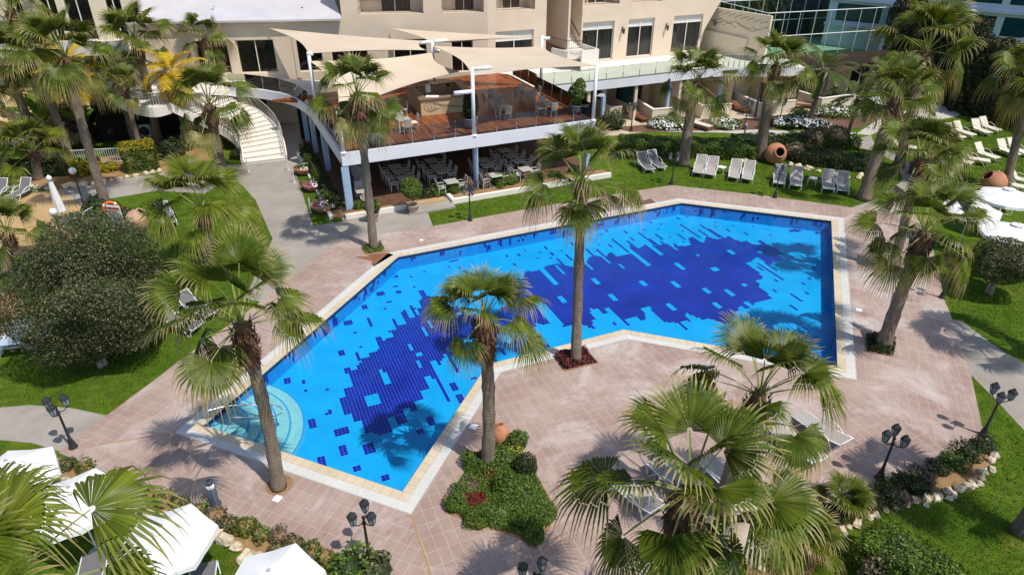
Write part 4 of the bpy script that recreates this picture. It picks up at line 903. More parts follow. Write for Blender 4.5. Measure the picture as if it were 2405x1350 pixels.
# ---------------------------------------------------------------- palms
def rotm(az, el, roll=0.0):
    """columns: forward (along az, raised by el), left, up"""
    ca, sa, ce, se = math.cos(az), math.sin(az), math.cos(el), math.sin(el)
    f = np.array([ca*ce, sa*ce, se]); l = np.array([-sa, ca, 0.]); u = np.cross(f, l)
    c, s = math.cos(roll), math.sin(roll)
    return np.stack([f, c*l+s*u, -s*l+c*u], 1)
def fan_frond(rg, az, el, Lp, R_, bel=None, roll=0.0, age=0.0, nseg=46, droop=.32, span=1.80, fold=.25, fus=.56):
    """one fan frond in crown space: arched petiole, pleated hub, separate drooping tips"""
    V = []; F = []; U = []
    p = np.zeros(3); e = el; st = 6; sag = (.16+.34*rg.random())*(1.0 if el > 0 else .8)
    pts = [p.copy()]; dirs = []
    for i in range(st):
        d = np.array([math.cos(az)*math.cos(e), math.sin(az)*math.cos(e), math.sin(e)]); dirs.append(d)
        p = p+d*Lp/st; pts.append(p.copy()); e -= sag/st
    l = np.array([-math.sin(az), math.cos(az), 0])
    for i, q in enumerate(pts):
        d = dirs[min(i, st-1)]; up = np.cross(d, l); w = .035*(1-.55*i/st)
        V += [q-l*w, q+up*(-w*.8), q+l*w]; U += [(0, age)]*3
        if i: n0 = 3*(i-1); F += [(n0, n0+3, n0+4, n0+1), (n0+1, n0+4, n0+5, n0+2)]
    hub = pts[-1]; be = e-(.02+.30*rg.random())*(1.0 if el > .3 else 2.6) if bel is None else bel
    A = rotm(az, be, roll)
    d0 = 2*span/nseg; n0 = len(V); V = list(V)
    # rings: hub edge & centre, fused edge & centre, mid left/right, tip left/right
    L2 = []
    for k in range(nseg):
        ph = -span+(k+.5)*d0+rg.uniform(-.1, .1)*d0; Rk = R_*(.86+.14*math.cos(ph))*(rg.uniform(.90, 1.04)); dk = droop*rg.uniform(.55, 1.5)
        tw = rg.uniform(-.35, .35)*d0; fs_ = fus+rg.uniform(-.05, .05)
        for r, a, dz in ((.05, ph-d0/2, 0), (.05, ph+d0/2, 0), (fs_, ph-d0*.46, 0), (fs_, ph, .028), (fs_, ph+d0*.46, 0), (.78, ph-d0*.23+tw*.4, 0), (.78, ph+d0*.23+tw*.4, 0), (.93, ph-d0*.10+tw, 0), (.93, ph+d0*.10+tw, 0), (1.05, ph-d0*.02+tw, 0), (1.05, ph+d0*.02+tw, 0)):
            rr = r*(Rk if r > fs_ else R_*(.86+.14*math.cos(ph)))
            x, y = rr*math.cos(a), rr*math.sin(a)
            z = dz*R_*1.6-fold*abs(y)*(.4+.6*rr/R_)-.10*max(0, x)**2/R_
            w = A @ np.array([x, y, z])
            if r > fs_:
                q = (r-fs_)/(1-fs_); w[2] -= dk*R_*q*q*1.25; w[:2] *= 1-.22*dk*q*q
            V.append(hub+w); U.append((r if r < 1 else 1, age))
        b0 = n0+11*k; 
        F += [(b0, b0+2, b0+3, b0+1), (b0+1, b0+3, b0+4, b0+1) if False else (b0+1, b0+3, b0+4, b0+4)]
        F[-2] = (b0, b0+2, b0+3, b0+1)
        L2.append(b0)
        F += [(b0+2, b0+5, b0+6, b0+4), (b0+5, b0+7, b0+8, b0+6), (b0+7, b0+9, b0+10, b0+8)]
    return np.array(V), [f for f in F if len(set(f)) == 4], [f for f in F if len(set(f)) == 3], np.array(U)
def merge(parts):
    V = []; F = []; U = []; n = 0
    for v, f, t3, u in parts:
        V.append(v); U.append(u); f = list(f)+[(a, b_, c_, c_) for a, b_, c_, *_ in ([tuple(dict.fromkeys(t)) for t in t3])]
        F += [tuple(i+n for i in q) for q in f]; n += len(v)
    return np.concatenate(V), F, np.concatenate(U)
def mesh_from(name, V, F, U, m, smooth=False):
    me = bpy.data.meshes.new(name)
    F = [tuple(dict.fromkeys(f)) for f in F]
    lens = np.array([len(f) for f in F], np.int32); flat_ = np.array([i for f in F for i in f], np.int32)
    me.vertices.add(len(V)); me.vertices.foreach_set('co', np.asarray(V, np.float32).ravel())
    me.loops.add(len(flat_)); me.loops.foreach_set('vertex_index', flat_)
    me.polygons.add(len(F)); me.polygons.foreach_set('loop_start', np.concatenate([[0], np.cumsum(lens)[:-1]]).astype(np.int32)); me.polygons.foreach_set('loop_total', lens)
    me.materials.append(M[m])
    if U is not None:
        l = me.uv_layers.new(name='UVMap'); l.data.foreach_set('uv', np.asarray(U, np.float32)[flat_].ravel())
    if smooth: me.polygons.foreach_set('use_smooth', np.ones(len(F), bool))
    me.update(calc_edges=True); return me
def fan_crown(seed, n=27, Lp=1.15, R_=1.15, m='palm_leaf', extra=(), low=-.55, old=2, nseg=36, hi=1.45, skip=(), pw=1.7):
    rg = random.Random(seed); P = []
    for i in range(n):
        t = (i+.5)/n
        if i in skip: continue
        az = i*2.39996+seed*1.7+rg.uniform(-.25, .25); el = hi+(low-hi)*t**pw+rg.uniform(-.12, .12)
        age = 0 if i < n-old else rg.uniform(.5, .95)
        if rg.random() < .12 and t > .5: age = max(age, .5)
        P.append(fan_frond(rg, az, el, Lp*(.98+.16*t)*rg.uniform(.85, 1.12), R_*(1.0-.04*t)*rg.uniform(.9, 1.06), roll=rg.uniform(-.6, .6), age=age, droop=.05+.25*t+rg.uniform(-.03, .06), nseg=nseg, fold=rg.uniform(-.18, .30)))
    for az, el, lp, r_, be, ro, ag in extra:
        P.append(fan_frond(rg, R(az), R(el), lp, r_, None if be is None else R(be), R(ro), ag, droop=.30, nseg=nseg))
    V, F, U = merge(P)
    return mesh_from('crown', V, F, U, m)
def feather_crown(seed, n=16, L=2.3, m='feather_leaf', low=-.5, ll=.5, nl=42):
    rg = random.Random(seed); P = []
    for i in range(n):
        t = (i+.5)/n; az = i*2.39996+seed; e = 1.35+(low-1.35)*t**.8+rg.uniform(-.1, .1); st = 14; p = np.zeros(3); V = []; F = []; U = []
        Lf = L*rg.uniform(.85, 1.1); sag = rg.uniform(1.0, 1.6); pts = [p.copy()]; ds = []
        for k in range(st):
            d = np.array([math.cos(az)*math.cos(e), math.sin(az)*math.cos(e), math.sin(e)]); ds.append(d); p = p+d*Lf/st; pts.append(p.copy()); e -= sag/st*(k/st+.4)
        l = np.array([-math.sin(az), math.cos(az), 0])
        for k in range(st):
            w = .022*(1-.8*k/st); n0 = len(V); up = np.cross(ds[k], l)
            V += [pts[k]-l*w, pts[k]+l*w, pts[k+1]+l*w*.9, pts[k+1]-l*w*.9]; F.append((n0, n0+1, n0+2, n0+3)); U += [(0, 0)]*4
        for k in range(nl):
            s_ = .18+.82*k/nl; x = s_*st; ii = min(int(x), st-1); q = pts[ii]+(pts[ii+1]-pts[ii])*(x-ii); d = ds[ii]; up = np.cross(d, l)
            len_ = ll*math.sin(PI*(.12+.83*s_))**.6*rg.uniform(.85, 1.1)
            for sd in (-1, 1):
                dd = d*.62+l*sd*.85+up*rg.uniform(.05, .35); dd /= np.linalg.norm(dd); mid = q+dd*len_*.55; tip = q+dd*len_; mid[2] -= .04*len_; tip[2] -= .28*len_*rg.uniform(.6, 1.4)
                w = d*.030; n0 = len(V); V += [q-w, q+w, mid+w*.9, mid-w*.9, tip+w*.1, tip-w*.1]; F += [(n0, n0+1, n0+2, n0+3), (n0+3, n0+2, n0+4, n0+5)]; U += [(.1, 0)]*2+[(.5, 0)]*2+[(.9, 0)]*2
        P.append((np.array(V), F, [], np.array(U)))
    V, F, U = merge(P)
    return mesh_from('crown', V, F, U, m)
def trunk_mesh(h, dx, dy, r0=.27, r1=.19, bend=.12, seed=0, n=14):
    rg = random.Random(seed); k = MB(); pts = []; rs = []; st = 22; a = rg.uniform(0, 6)
    for i in range(st+1):
        t = i/st; w = math.sin(PI*t)*bend
        pts.append((dx*t+math.cos(a)*w, dy*t+math.sin(a)*w, h*t)); r = r1+(r0-r1)*math.exp(-t*h/.8)+.012*math.sin(t*31+seed)+.01*math.sin(t*67)
        rs.append(r)
    k.tube(pts, rs, n); return k
def shag_mesh(seed, L=1.1, r=.30, n=150):
    rg = random.Random(seed); k = MB()
    k.lathe([(r*.66, -L), (r*.95, -L*.9), (r*1.0, -L*.55), (r*.85, -L*.2), (r*.55, .12)], (0, 0, 0), 12)
    for i in range(n):
        z = -L*rg.uniform(.0, 1.02); a = rg.uniform(0, 2*PI); rr = r*(.80+.2*math.sin(PI*min(1, -z/L+.1))); ln = rg.uniform(.12, .30); w = rg.uniform(.03, .055)
        up = rg.choice([1, 1, -1, -.6]); o = Vector((math.cos(a), math.sin(a), 0)); t = Vector((-math.sin(a), math.cos(a), 0))
        b0 = o*rr+Vector((0, 0, z)); tp = o*(rr+rg.uniform(.05, .14))+Vector((0, 0, z+ln*up))+t*rg.uniform(-.05, .05)
        k.add([b0-t*w, b0+t*w, tp+t*w*.3, tp-t*w*.3, b0+o*.03], [(0, 1, 2, 3), (0, 3, 4), (1, 4, 2)])
    return k
FAN = [fan_crown(s, 19, 1.35, 1.18, 'palm_leaf', nseg=32, low=-.75) for s in (11, 12, 13, 14)]
def palm(base, heart, label, crown=None, r=.21, shag=(1.1, .30), seed=1, scale=1.0, rz=None, name='fan_palm', group='fan palms around the pool', m=None):
    b_, q = (upright(base, heart) if not isinstance(base, Vector) else (base, heart))
    h = q.z; t = thing(name, label, 'palm tree', (b_.x, b_.y, 0), 0, group)
    dx, dy = q.x-b_.x, q.y-b_.y
    o = trunk_mesh(h-.2, dx, dy, r*1.35, r, .10 if h > 3 else .02, seed).build('trunk', 'palm_trunk', t, True)
    if shag: 
        o = shag_mesh(seed+50, shag[0], shag[1], int(150*shag[0])).build('leaf_bases', 'shag', t, loc=(dx*(1-.1/h), dy*(1-.1/h), h-.12))
    me = crown if crown is not None else FAN[seed % 4]
    c = link('crown', me, t, (dx, dy, h-.1), rz if rz is not None else seed*1.3); c.scale = (scale,)*3
    return t
def pz(x, y, z): q = at(x, y, z); return Vector((q.x, q.y, 0)), q
# (azimuth: 0 right, 90 away, 180 left, 270 towards the viewer)
palm((655, 1145), (566, 758), 'fan palm beside the entry steps with its trunk in a round hole in the paving', fan_crown(3, 15, 1.6, 1.12, low=-.1, old=0, extra=[(200, -5, 1.1, 1.05, -62, 10, 0), (170, 20, 1.35, 1.05, -35, 0, 0), (345, 25, 1.5, 1.05, -45, -20, 0), (250, 5, .9, 1.0, -70, 0, 0), (15, 40, 1.3, 1.0, -5, 10, 0)]), .185, (1.25, .30), 1, rz=0)
palm((1145, 1095), (1137, 745), 'fan palm growing from the planted island, its crown over the dark mosaic', fan_crown(4, 13, 1.0, .95, low=.1, old=0, extra=[(350, -15, 1.35, .95, -28, 20, .25), (180, 35, 1.1, .95, 12, 0, 0), (5, 38, 1.2, .9, 15, -15, 0)]), .19, (1.3, .31), 2, rz=0)
palm((1352, 850), (1366, 425), 'tall bare trunked fan palm in the maroon bed at the bend of the pool', fan_crown(5, 16, 1.3, 1.05, low=-.5, old=1, extra=[(275, -20, .9, 1.15, -80, 0, 0), (185, -5, 1.35, 1.1, -35, 0, 0), (350, 0, 1.5, 1.1, -30, 0, .5)]), .185, (.45, .24), 3, rz=0)
palm((878, 585), (838, 222), 'fan palm in the square bed in front of the terrace corner', fan_crown(6, 18, 1.3, 1.1, low=-.7, old=2, extra=[(215, -30, 1.1, 1.1, -75, 0, .2), (330, -25, 1.5, 1.1, -65, 0, .1)]), .20, (1.7, .38), 4, rz=0)
palm((2073, 815), (2172, 545), 'leaning fan palm on the right poolside, nearer of the pair in square beds', fan_crown(7, 17, 1.45, 1.15, low=-.6, old=2, extra=[(185, -5, 1.4, 1.15, -38, 0, 0), (270, -40, .9, 1.1, -75, 0, 0)]), .24, (1.3, .36), 5, rz=0)
palm((2095, 632), (2160, 372), 'slim fan palm on the right poolside, farther of the pair in square beds', None, .20, (.7, .27), 6)
palm((2028, 468), (2108, 228), 'thick trunked fan palm on the lawn behind the four rear loungers', None, .33, (1.5, .45), 7, scale=1.12)
palm((2110, 392), (2178, 118), 'largest far fan palm rising before the dark trees and the blue building', None, .30, (1.2, .40), 8, scale=1.55)
palm((1605, 388), (1638, 192), 'straight fan palm standing in the clipped hedge behind the white loungers', None, .33, (1.0, .38), 9, scale=1.15)
palm((1785, 372), (1822, 152), 'straight fan palm beside the big terracotta jar', None, .33, (.9, .38), 10, scale=1.10)
palm((2362, 445), (2432, 185), 'slanting fan palm cut by the right edge above the umbrellas', None, .24, (1.0, .32), 11, scale=1.2)
palm((1692, 1205), (1785, 922), 'fan palm at the plaza edge, its crown over the lower right pool corner', fan_crown(17, 12, 1.35, 1.12, low=.1, old=0, m='palm_leaf', extra=[(300, -5, 1.4, .95, -25, 30, .45), (10, 10, 1.7, 1.2, -10, 10, 0), (165, 20, 1.2, 1.2, -10, 0, 0)]), .20, (.8, .28), 12, rz=0)
q14 = at(1618, 1150, 6.2)
palm(Vector((q14.x+.02, q14.y-.05, 0)), q14, 'big foreground fan palm spreading over the plaza loungers', fan_crown(18, 11, 1.35, 1.2, low=.15, old=0, m='palm_leaf', extra=[(355, -8, 1.3, 1.55, -16, 15, 0), (165, 10, 1.6, 1.3, -12, 0, .2), (205, -10, 1.5, 1.05, -45, 10, .1), (270, -25, .9, 1.25, -60, 0, .1), (310, -25, 1.2, 1.3, -45, -20, .15)]), .22, (1.2, .34), 13, rz=0)
q15 = at(-62, 1440, 7.6)
palm(Vector((q15.x, q15.y, 0)), q15, 'bright fan palm in the lower left corner above the white umbrellas', fan_crown(19, 6, 1.3, 1.2, low=-.1, old=0, m='palm_leaf_bright', extra=[(40, 38, 1.9, 1.25, 8, 10, 0), (105, 40, 1.4, 1.15, 25, 0, 0), (352, 5, 1.8, 1.2, -8, -10, 0), (75, 62, 1.2, 1.2, 40, 0, 0)]), .2, (1.0, .32), 14, rz=0)
palm((488, 645), (472, 488), 'short bright fan palm on the grass left of the grey path', fan_crown(20, 16, 1.65, 1.4, low=-.4, old=0, m='palm_leaf_bright', extra=[(200, -5, 1.4, 1.2, -35, 0, 0)]), .22, (1.0, .30), 15, rz=0)
palm((527, 430), (490, 245), 'fan palm standing at the foot of the curved stair', None, .30, (1.2, .42), 16, scale=1.22)
palm((252, 490), (152, 135), 'tall leaning fan palm with the orange lifebuoy on its trunk', fan_crown(22, 19, 1.4, 1.2, low=-.7, old=3), .24, (1.3, .36), 17, scale=1.15)
palm((372, 335), (318, 95), 'fan palm beside the white air conditioner units', None, .27, (1.2, .36), 18, scale=1.25)
palm(*pz(478, 92, 6.6), 'fan palm against the low wing under the white roof', None, .22, (1.0, .32), 19, scale=.95)
palm(*pz(88, 150, 6.6), 'fan palm in front of the yellow rock wall, left of the tall leaning one', None, .26, (1.2, .36), 20, scale=1.15)
palm(*pz(12, 150, 6.4), 'fan palm at the left edge before the rock wall', None, .28, (1.3, .38), 21, scale=1.2)
palm(*pz(25, 25, 8.8), 'fan palm at the top left corner before the hotel balconies', None, .26, (1.0, .36), 22, scale=1.2)
palm((90, 420), (78, 352), 'low bushy fan palm behind the two grey loungers at the left', fan_crown(23, 18, 1.3, 1.2, low=-.5, old=2, m='palm_leaf_bright'), .25, (.8, .3), 23, scale=1.1)
palm((18, 640), (15, 545), 'fan palm at the left edge below the sandy sunbathing patch', fan_crown(24, 16, 1.2, 1.1, low=-.5, old=1), .2, (.8, .28), 24)
palm(*pz(290, 205, 5.0), 'slim fan palm between the rock wall and the white bridge', None, .15, (.7, .24), 25, scale=.75)
palm((1985, 1195), (1982, 1175), 'young stemless fan palm in the bed at the right plaza edge', fan_crown(25, 9, .45, .72, low=.15, old=0, hi=1.5), .08, None, 26, rz=0)
palm((1880, 1300), (1885, 1262), 'small fan palm beside the tipped stone jar', fan_crown(26, 14, .6, .85, low=-.1, old=1), .12, None, 27, rz=0)
palm((2190, 420), (2195, 355), 'bushy young fan palm among the right lawn loungers', fan_crown(27, 18, 1.1, 1.1, low=-.3, old=1), .16, (.5, .24), 28)
def fpalm(base, heart, label, L=2.3, seed=1, m='feather_leaf', r=.12, n=16, low=-.6, ll=.5):
    b_, q = upright(base, heart) if not isinstance(base, Vector) else (base, heart); t = thing('feather_palm', label, 'palm tree', (b_.x, b_.y, 0), 0, 'feather palms')
    trunk_mesh(q.z-.05, q.x-b_.x, q.y-b_.y, r*1.3, r, .08, seed).build('trunk', 'palm_trunk', t, True)
    c = link('crown', feather_crown(seed, n, L, m, low, ll), t, (q.x-b_.x, q.y-b_.y, q.z-.1)); return t
fpalm((1895, 300), (1935, 158), 'feather palm with arching fronds before the glass court', 3.0, 31, r=.17, n=18, ll=.6)
fpalm((1985, 335), (2015, 225), 'small feather palm with a dark slim trunk beside the white daisies', 2.2, 32)
fpalm((2080, 250), (2065, 175), 'feather palm at the right end of the brown pergola', 2.0, 33)
fpalm(*pz(150, 160, 6.0), 'yellowed feather palm among the fan palms by the rock wall', 2.6, 34, 'yellow_leaf', low=-.9, n=22, ll=.75)
fpalm(*pz(400, 165, 5.6), 'yellowed feather palm left of the glazed bridge', 2.3, 35, 'yellow_leaf', low=-.9, n=20, ll=.75)
fpalm(*pz(262, 140, 6.2), 'dark feather palm above the white bridge', 2.4, 36, n=14, ll=.6)
# ---------------------------------------------------------------- street lamps, bollards
def lamp(base, top, label, rz=0.0, heads=3, gl='lamp_glass'):
    b_, q = upright(base, top); h = min(max(q.z, 1.7), 3.1); k_ = h/2.05
    t = thing('street_lamp', label, 'street lamp', b_, rz, 'black lantern posts')
    p = MB(); p.lathe([(.15, 0), (.15, .05), (.12, .09), (.095, .26), (.07, .34), (.075, .38), (.05, .42), (.038, 1.0), (.034, 1.42*k_), (.06, 1.45*k_), (.06, 1.5*k_), (.03, 1.54*k_), (.03, 1.68*k_), (.05, 1.70*k_), (0, 1.78*k_)], (0, 0, 0), 12); p.build('post', 'iron', t, True)
    for i in range(heads):
        a = 2*PI*i/heads+.5; c_ = (.29*math.cos(a), .29*math.sin(a), 1.62*k_)
        m = MB(); m.tube([(0, 0, 1.52*k_), (c_[0]*.5, c_[1]*.5, 1.46*k_), (c_[0], c_[1], 1.56*k_)], .016, 6); m.build('arm', 'iron', t)
        m = MB(); m.lathe([(.03, -.06), (.075, -.03), (.08, 0)], c_, 6); m.lathe([(.135, .25), (.15, .27), (.12, .33), (.05, .40), (.02, .45), (0, .46)], c_, 6)
        for j in range(6):
            b = 2*PI*j/6; m.tube([(c_[0]+.078*math.cos(b), c_[1]+.078*math.sin(b), c_[2]), (c_[0]+.13*math.cos(b), c_[1]+.13*math.sin(b), c_[2]+.25)], .010, 4)
        o = m.build('lantern', 'iron', t)
        m = MB(); m.lathe([(.07, .0), (.12, .25)], c_, 6); m.build('glass', gl, o)
lamp((173, 1051), (123, 935), 'black three lantern post where the left grey path meets the pool paving', .3)
lamp((868.5, 1313), (850, 1192), 'black three lantern post at the front edge of the paving below the pool tip', 1.1)
lamp((2064.4, 1124), (2108, 1008), 'black three lantern post at the right paving edge beside the young fan palm', .6)
lamp((2307.8, 1022), (2362, 910), 'black three lantern post at the far right corner of the plaza near the side path', 1.4)
lamp((2211, 700), (2248, 605), 'black three lantern post on the right paving edge by the small round tree', 0)
lamp((1819, 465), (1834, 388), 'black three lantern post in front of the row of white loungers', .2)
lamp((1104, 519), (1101, 435), 'black three lantern post on the lawn edge before the shaded restaurant', .8)
lamp((1577, 433), (1586, 358), 'black three lantern post at the far corner of the paving under the clipped hedge', .4)
lamp((1252, 1455), (1243, 1322), 'black three lantern post cut off by the bottom edge of the picture', .35)
lamp((1482, 308), (1487, 240), 'dark lantern post by the patios behind the terrace corner mast', .3)
lamp((1747, 304), (1759, 230), 'dark lantern post left of the big jar, before the middle patio', .9)
lamp((1828, 298), (1839, 228), 'dark lantern post among the white daisies right of the patio wall', .1)
def globe_lamp(base, top, label):
    b_, q = upright(base, top); h = q.z; t = thing('globe_lamp', label, 'street lamp', b_)
    p = MB(); p.lathe([(.16, 0), (.16, .06), (.10, .12), (.07, .4), (.045, .5), (.04, h-.2), (.07, h-.18), (.05, h-.12)], (0, 0, 0), 12); p.build('post', 'iron', t, True)
    g = MB(); g.blob((0, 0, h), (.20, .20, .20), 14, 10, 0); g.build('globe', 'white_globe', t, True)
globe_lamp((200, 488), (178, 400), 'white globe lamp on a black post beside the left path')
globe_lamp((148, 560), (133, 496), 'white globe lamp in front of the closed parasol')
b_, q = upright((507, 1184), (491, 1116)); t = thing('bollard_light', 'dark blue fluted bollard light with white band on the front paving', 'bollard', b_)
k = MB(); k.lathe([(.17, 0), (.17, .03), (.12, .06), (.11, .72)], (0, 0, 0), 20); 
for j in range(12):
    a = 2*PI*j/12; k.tube([(.112*math.cos(a), .112*math.sin(a), .06), (.112*math.cos(a), .112*math.sin(a), .70)], .012, 4)
k.build('post', 'bollard_blue', t, True)
k = MB(); k.lathe([(.112, .72), (.118, .74), (.118, .90)], (0, 0, 0), 20); k.build('lens', 'white_globe', t, True)
k = MB(); k.lathe([(.125, .90), (.125, .96), (.10, .99), (0, 1.0)], (0, 0, 0), 20); k.build('cap', 'bollard_blue', t, True)
for px, py, lb in ((2053, 303, 'small pale bollard light on the far right path'), (1748, 318, 'small pale bollard light behind the clipped hedge'), (2152, 275, 'small pale bollard light where the far right path widens')):
    p = at(px, py); t = thing('bollard_light', lb, 'bollard', p); k = MB(); k.lathe([(.10, 0), (.06, .04), (.06, .7)], (0, 0, 0), 10); k.build('post', 'bollard_blue', t); k = MB(); k.lathe([(.12, .7), (.14, .8), (.10, .92), (0, .95)], (0, 0, 0), 10); k.build('lens', 'lamp_glass', t)
# ---------------------------------------------------------------- sun loungers
def make_lounger(sling, frame, back=50):
    t = thing('sun_lounger', 'x', 'sun lounger'); bk = R(back); bx_, bz = .25+.78*math.cos(bk), .36+.78*math.sin(bk)
    for s in (-1, 1):
        y = .33*s; f = MB(); f.tube([(-.97, y, .33), (-.90, y, .36), (.25, y, .36), (bx_, y, bz)], .022, 6); f.build('side_rail', frame, t, True)
        f = MB(); f.tube(smoothpts([(-.35, y*1.06, .36), (-.1, y*1.12, .52), (.22, y*1.12, .60), (.55, y*1.12, .50), (.74, y*1.08, .22), (.78, y*1.06, .0)], 4), .020, 6); f.build('armrest', frame, t, True)
        f = MB(); f.tube(smoothpts([(-.95, y, .34), (-.86, y*1.04, .2), (-.82, y*1.06, 0), (-.70, y*1.06, .02), (-.45, y, .34)], 3), .020, 6); f.build('leg', frame, t, True)
    for q1, q2 in (((-.97, -.33, .33), (-.97, .33, .33)), ((bx_, -.33, bz), (bx_, .33, bz)), ((.74, -.35, .08), (.74, .35, .08))): f = MB(); f.tube([q1, q2], .019, 6); f.build('crossbar', frame, t, True)
    k = MB(); n = 12; vs = []
    for i in range(n+1):
        s = i/n*2.0
        x, z = (-.97+s, .372) if s < 1.22 else (.25+(s-1.22)*math.cos(bk), .372+(s-1.22)*math.sin(bk))
        for y in (-.31, -.1, .1, .31): vs.append((x, y, z-(.015 if abs(y) < .2 else 0)))
    k.add(vs, [(4*i+j, 4*i+4+j, 4*i+5+j, 4*i+1+j) for i in range(n) for j in range(3)]); k.build('sling', sling, t, True)
    return t
LG = {'white': make_lounger('sling_grey', 'alu_white', 60), 'dark': make_lounger('sling_dark', 'alu_white', 52), 'cream': make_lounger('sling_cream', 'sling_cream', 50), 'plaza': make_lounger('sling_grey', 'alu_white', 14)}
used = {}
def lounger(kind, foot, head, label, group):
    F_ = at(*foot, .35); H_ = at(*head, .30 if kind == 'plaza' and False else (.95 if kind != 'plaza' else .55)); d = H_-F_; a = math.atan2(d.y, d.x); c_ = F_+Vector((math.cos(a), math.sin(a), 0))*.95; c_.z = 0.03 if kind == 'plaza' else 0
    if kind not in used:
        o = LG[kind]; used[kind] = 1; o.location = c_; o.rotation_euler = (0, 0, a); o['label'] = label; o['group'] = group
    else: o = dup(LG[kind], c_, a, label, group)
    return o
GR = 'white framed loungers in a row on the lawn behind the pool'
for i, (f_, h_) in enumerate([((1639, 405), (1651, 362)), ((1667, 409), (1678, 366)), ((1723, 416), (1732, 372)), ((1755, 420), (1763, 377)), ((1830, 430), (1835, 385)), ((1870, 435), (1873, 390)), ((1947, 443), (1947, 397)), ((1982, 447), (1980, 400))]):
    lounger('white', f_, h_, ['white framed lounger at the left end of the lawn row beside the palm trunk', 'white framed lounger just left of the first small side table', 'white framed lounger just right of the first small side table', 'white framed lounger fourth in the lawn row, left of the lamp post', 'white framed lounger partly behind the black lamp post', 'white framed lounger just left of the second small side table', 'white framed lounger just right of the second small side table', 'white framed lounger at the right end of the lawn row before the dark bushes'][i], GR)
lounger('dark', (1556, 392), (1524, 349), 'dark sling lounger under the clipped hedge, nearer the lamp post', 'pair of dark loungers under the clipped hedge')
lounger('dark', (1528, 397), (1499, 352), 'dark sling lounger under the clipped hedge, half behind the tall palm', 'pair of dark loungers under the clipped hedge')
GC = 'cream loungers spread over the right lawn'
for i, (f_, h_, lb) in enumerate([((2323, 312), (2280, 275), 'cream lounger of the farthest right pair, left one'), ((2347, 306), (2305, 273), 'cream lounger of the farthest right pair, right one'), ((2325, 378), (2277, 350), 'cream lounger of the middle lawn pair, its left one'), ((2343, 371), (2293, 333), 'cream lounger of the middle lawn pair, its right one'), ((2390, 363), (2348, 325), 'cream lounger near the right edge above the slanting palm trunk'), ((2413, 360), (2370, 321), 'cream lounger cut by the right edge above the slanting palm trunk'), ((2260, 389), (2217, 360), 'cream lounger half hidden by young palm fronds, left of its pair'), ((2283, 383), (2240, 352), 'cream lounger half hidden by young palm fronds, right of its pair'), ((2287, 317), (2243, 283), 'cream lounger behind the farthest pair, showing its back'), ((2262, 323), (2220, 287), 'cream lounger farthest left of the back row on the right lawn'), ((2412, 440), (2365, 408), 'cream lounger beside the slanting palm trunk and the jar'), ((2440, 430), (2393, 397), 'cream lounger on the right edge beyond the slanting palm trunk'), ((2152, 347), (2118, 322), 'cream lounger alone by the far path behind the thick palm'), ((2330, 480), (2330, 522), 'cream lounger with raised back under the middle right parasol'), ((2362, 470), (2366, 510), 'cream lounger with raised back between the two right parasols')]):
    lounger('cream', f_, h_, lb, GC)
GP = 'grey loungers on the plaza in front of the pool'
for f_, h_, lb in [((1434, 1111), (1523, 1175), 'grey lounger on the plaza farthest left, feet to the pool'), ((1535, 1080), (1612, 1138), 'grey lounger on the plaza second from left, under the big palm'), ((1655, 1075), (1722, 1128), 'grey lounger on the plaza behind the palm trunk'), ((1870, 968), (1955, 1015), 'grey lounger on the plaza farthest right'), ((1820, 1002), (1890, 1050), 'grey lounger on the plaza beside the farthest right one')]:
    lounger('plaza', f_, h_, lb, GP)
GL = 'grey loungers on the left lawn'
for f_, h_, lb in [((498, 735), (432, 688), 'dark lounger on the left lawn, the farther of two behind the palm fronds'), ((463, 766), (392, 726), 'dark lounger on the left lawn, the nearer of two behind the palm fronds'), ((21, 464), (61, 418), 'dark lounger on the sandy patch below the bushy palm'), ((-30, 466), (4, 420), 'dark lounger on the sandy patch cut by the left edge'), ((400, 522), (378, 476), 'dark lounger behind the short bright palm, by the clay jar'), ((150, 512), (200, 492), 'dark lounger behind the closed white parasol'), ((225, 1296), (190, 1348), 'dark lounger under the front white parasols, its back to the viewer'), ((480, 1322), (452, 1378), 'dark lounger below the front parasol near the stones'), ((40, 1230), (70, 1180), 'dark lounger between the two left parasols')]:
    lounger('dark', f_, h_, lb, GL)
for i, (px, py, lb) in enumerate(((1696, 392, 'low white side table between the second and third lawn loungers'), (1910, 417, 'low white side table between the sixth and seventh lawn loungers'), (1570, 1118, 'low glass topped side table between the plaza loungers'), (1838, 985, 'low glass topped side table beside the farthest right plaza lounger'))):
    p = at(px, py, .45); p.z = .03 if i > 1 else 0; t = thing('side_table', lb, 'side table', p, [.9, 1.0, -.5, -.4][i], 'small side tables by the loungers')
    k = MB(); k.rbx(-.24, .24, -.24, .24, .42, .45, .008); k.build('table_top', 'alu_white' if i < 2 else 'sling_grey', t)
    for sx in (-1, 1):
        for sy in (-1, 1): k = MB(); k.tube([(sx*.22, sy*.22, .42), (sx*.25, sy*.25, 0)], .016, 6); k.build('leg', 'alu_white', t)
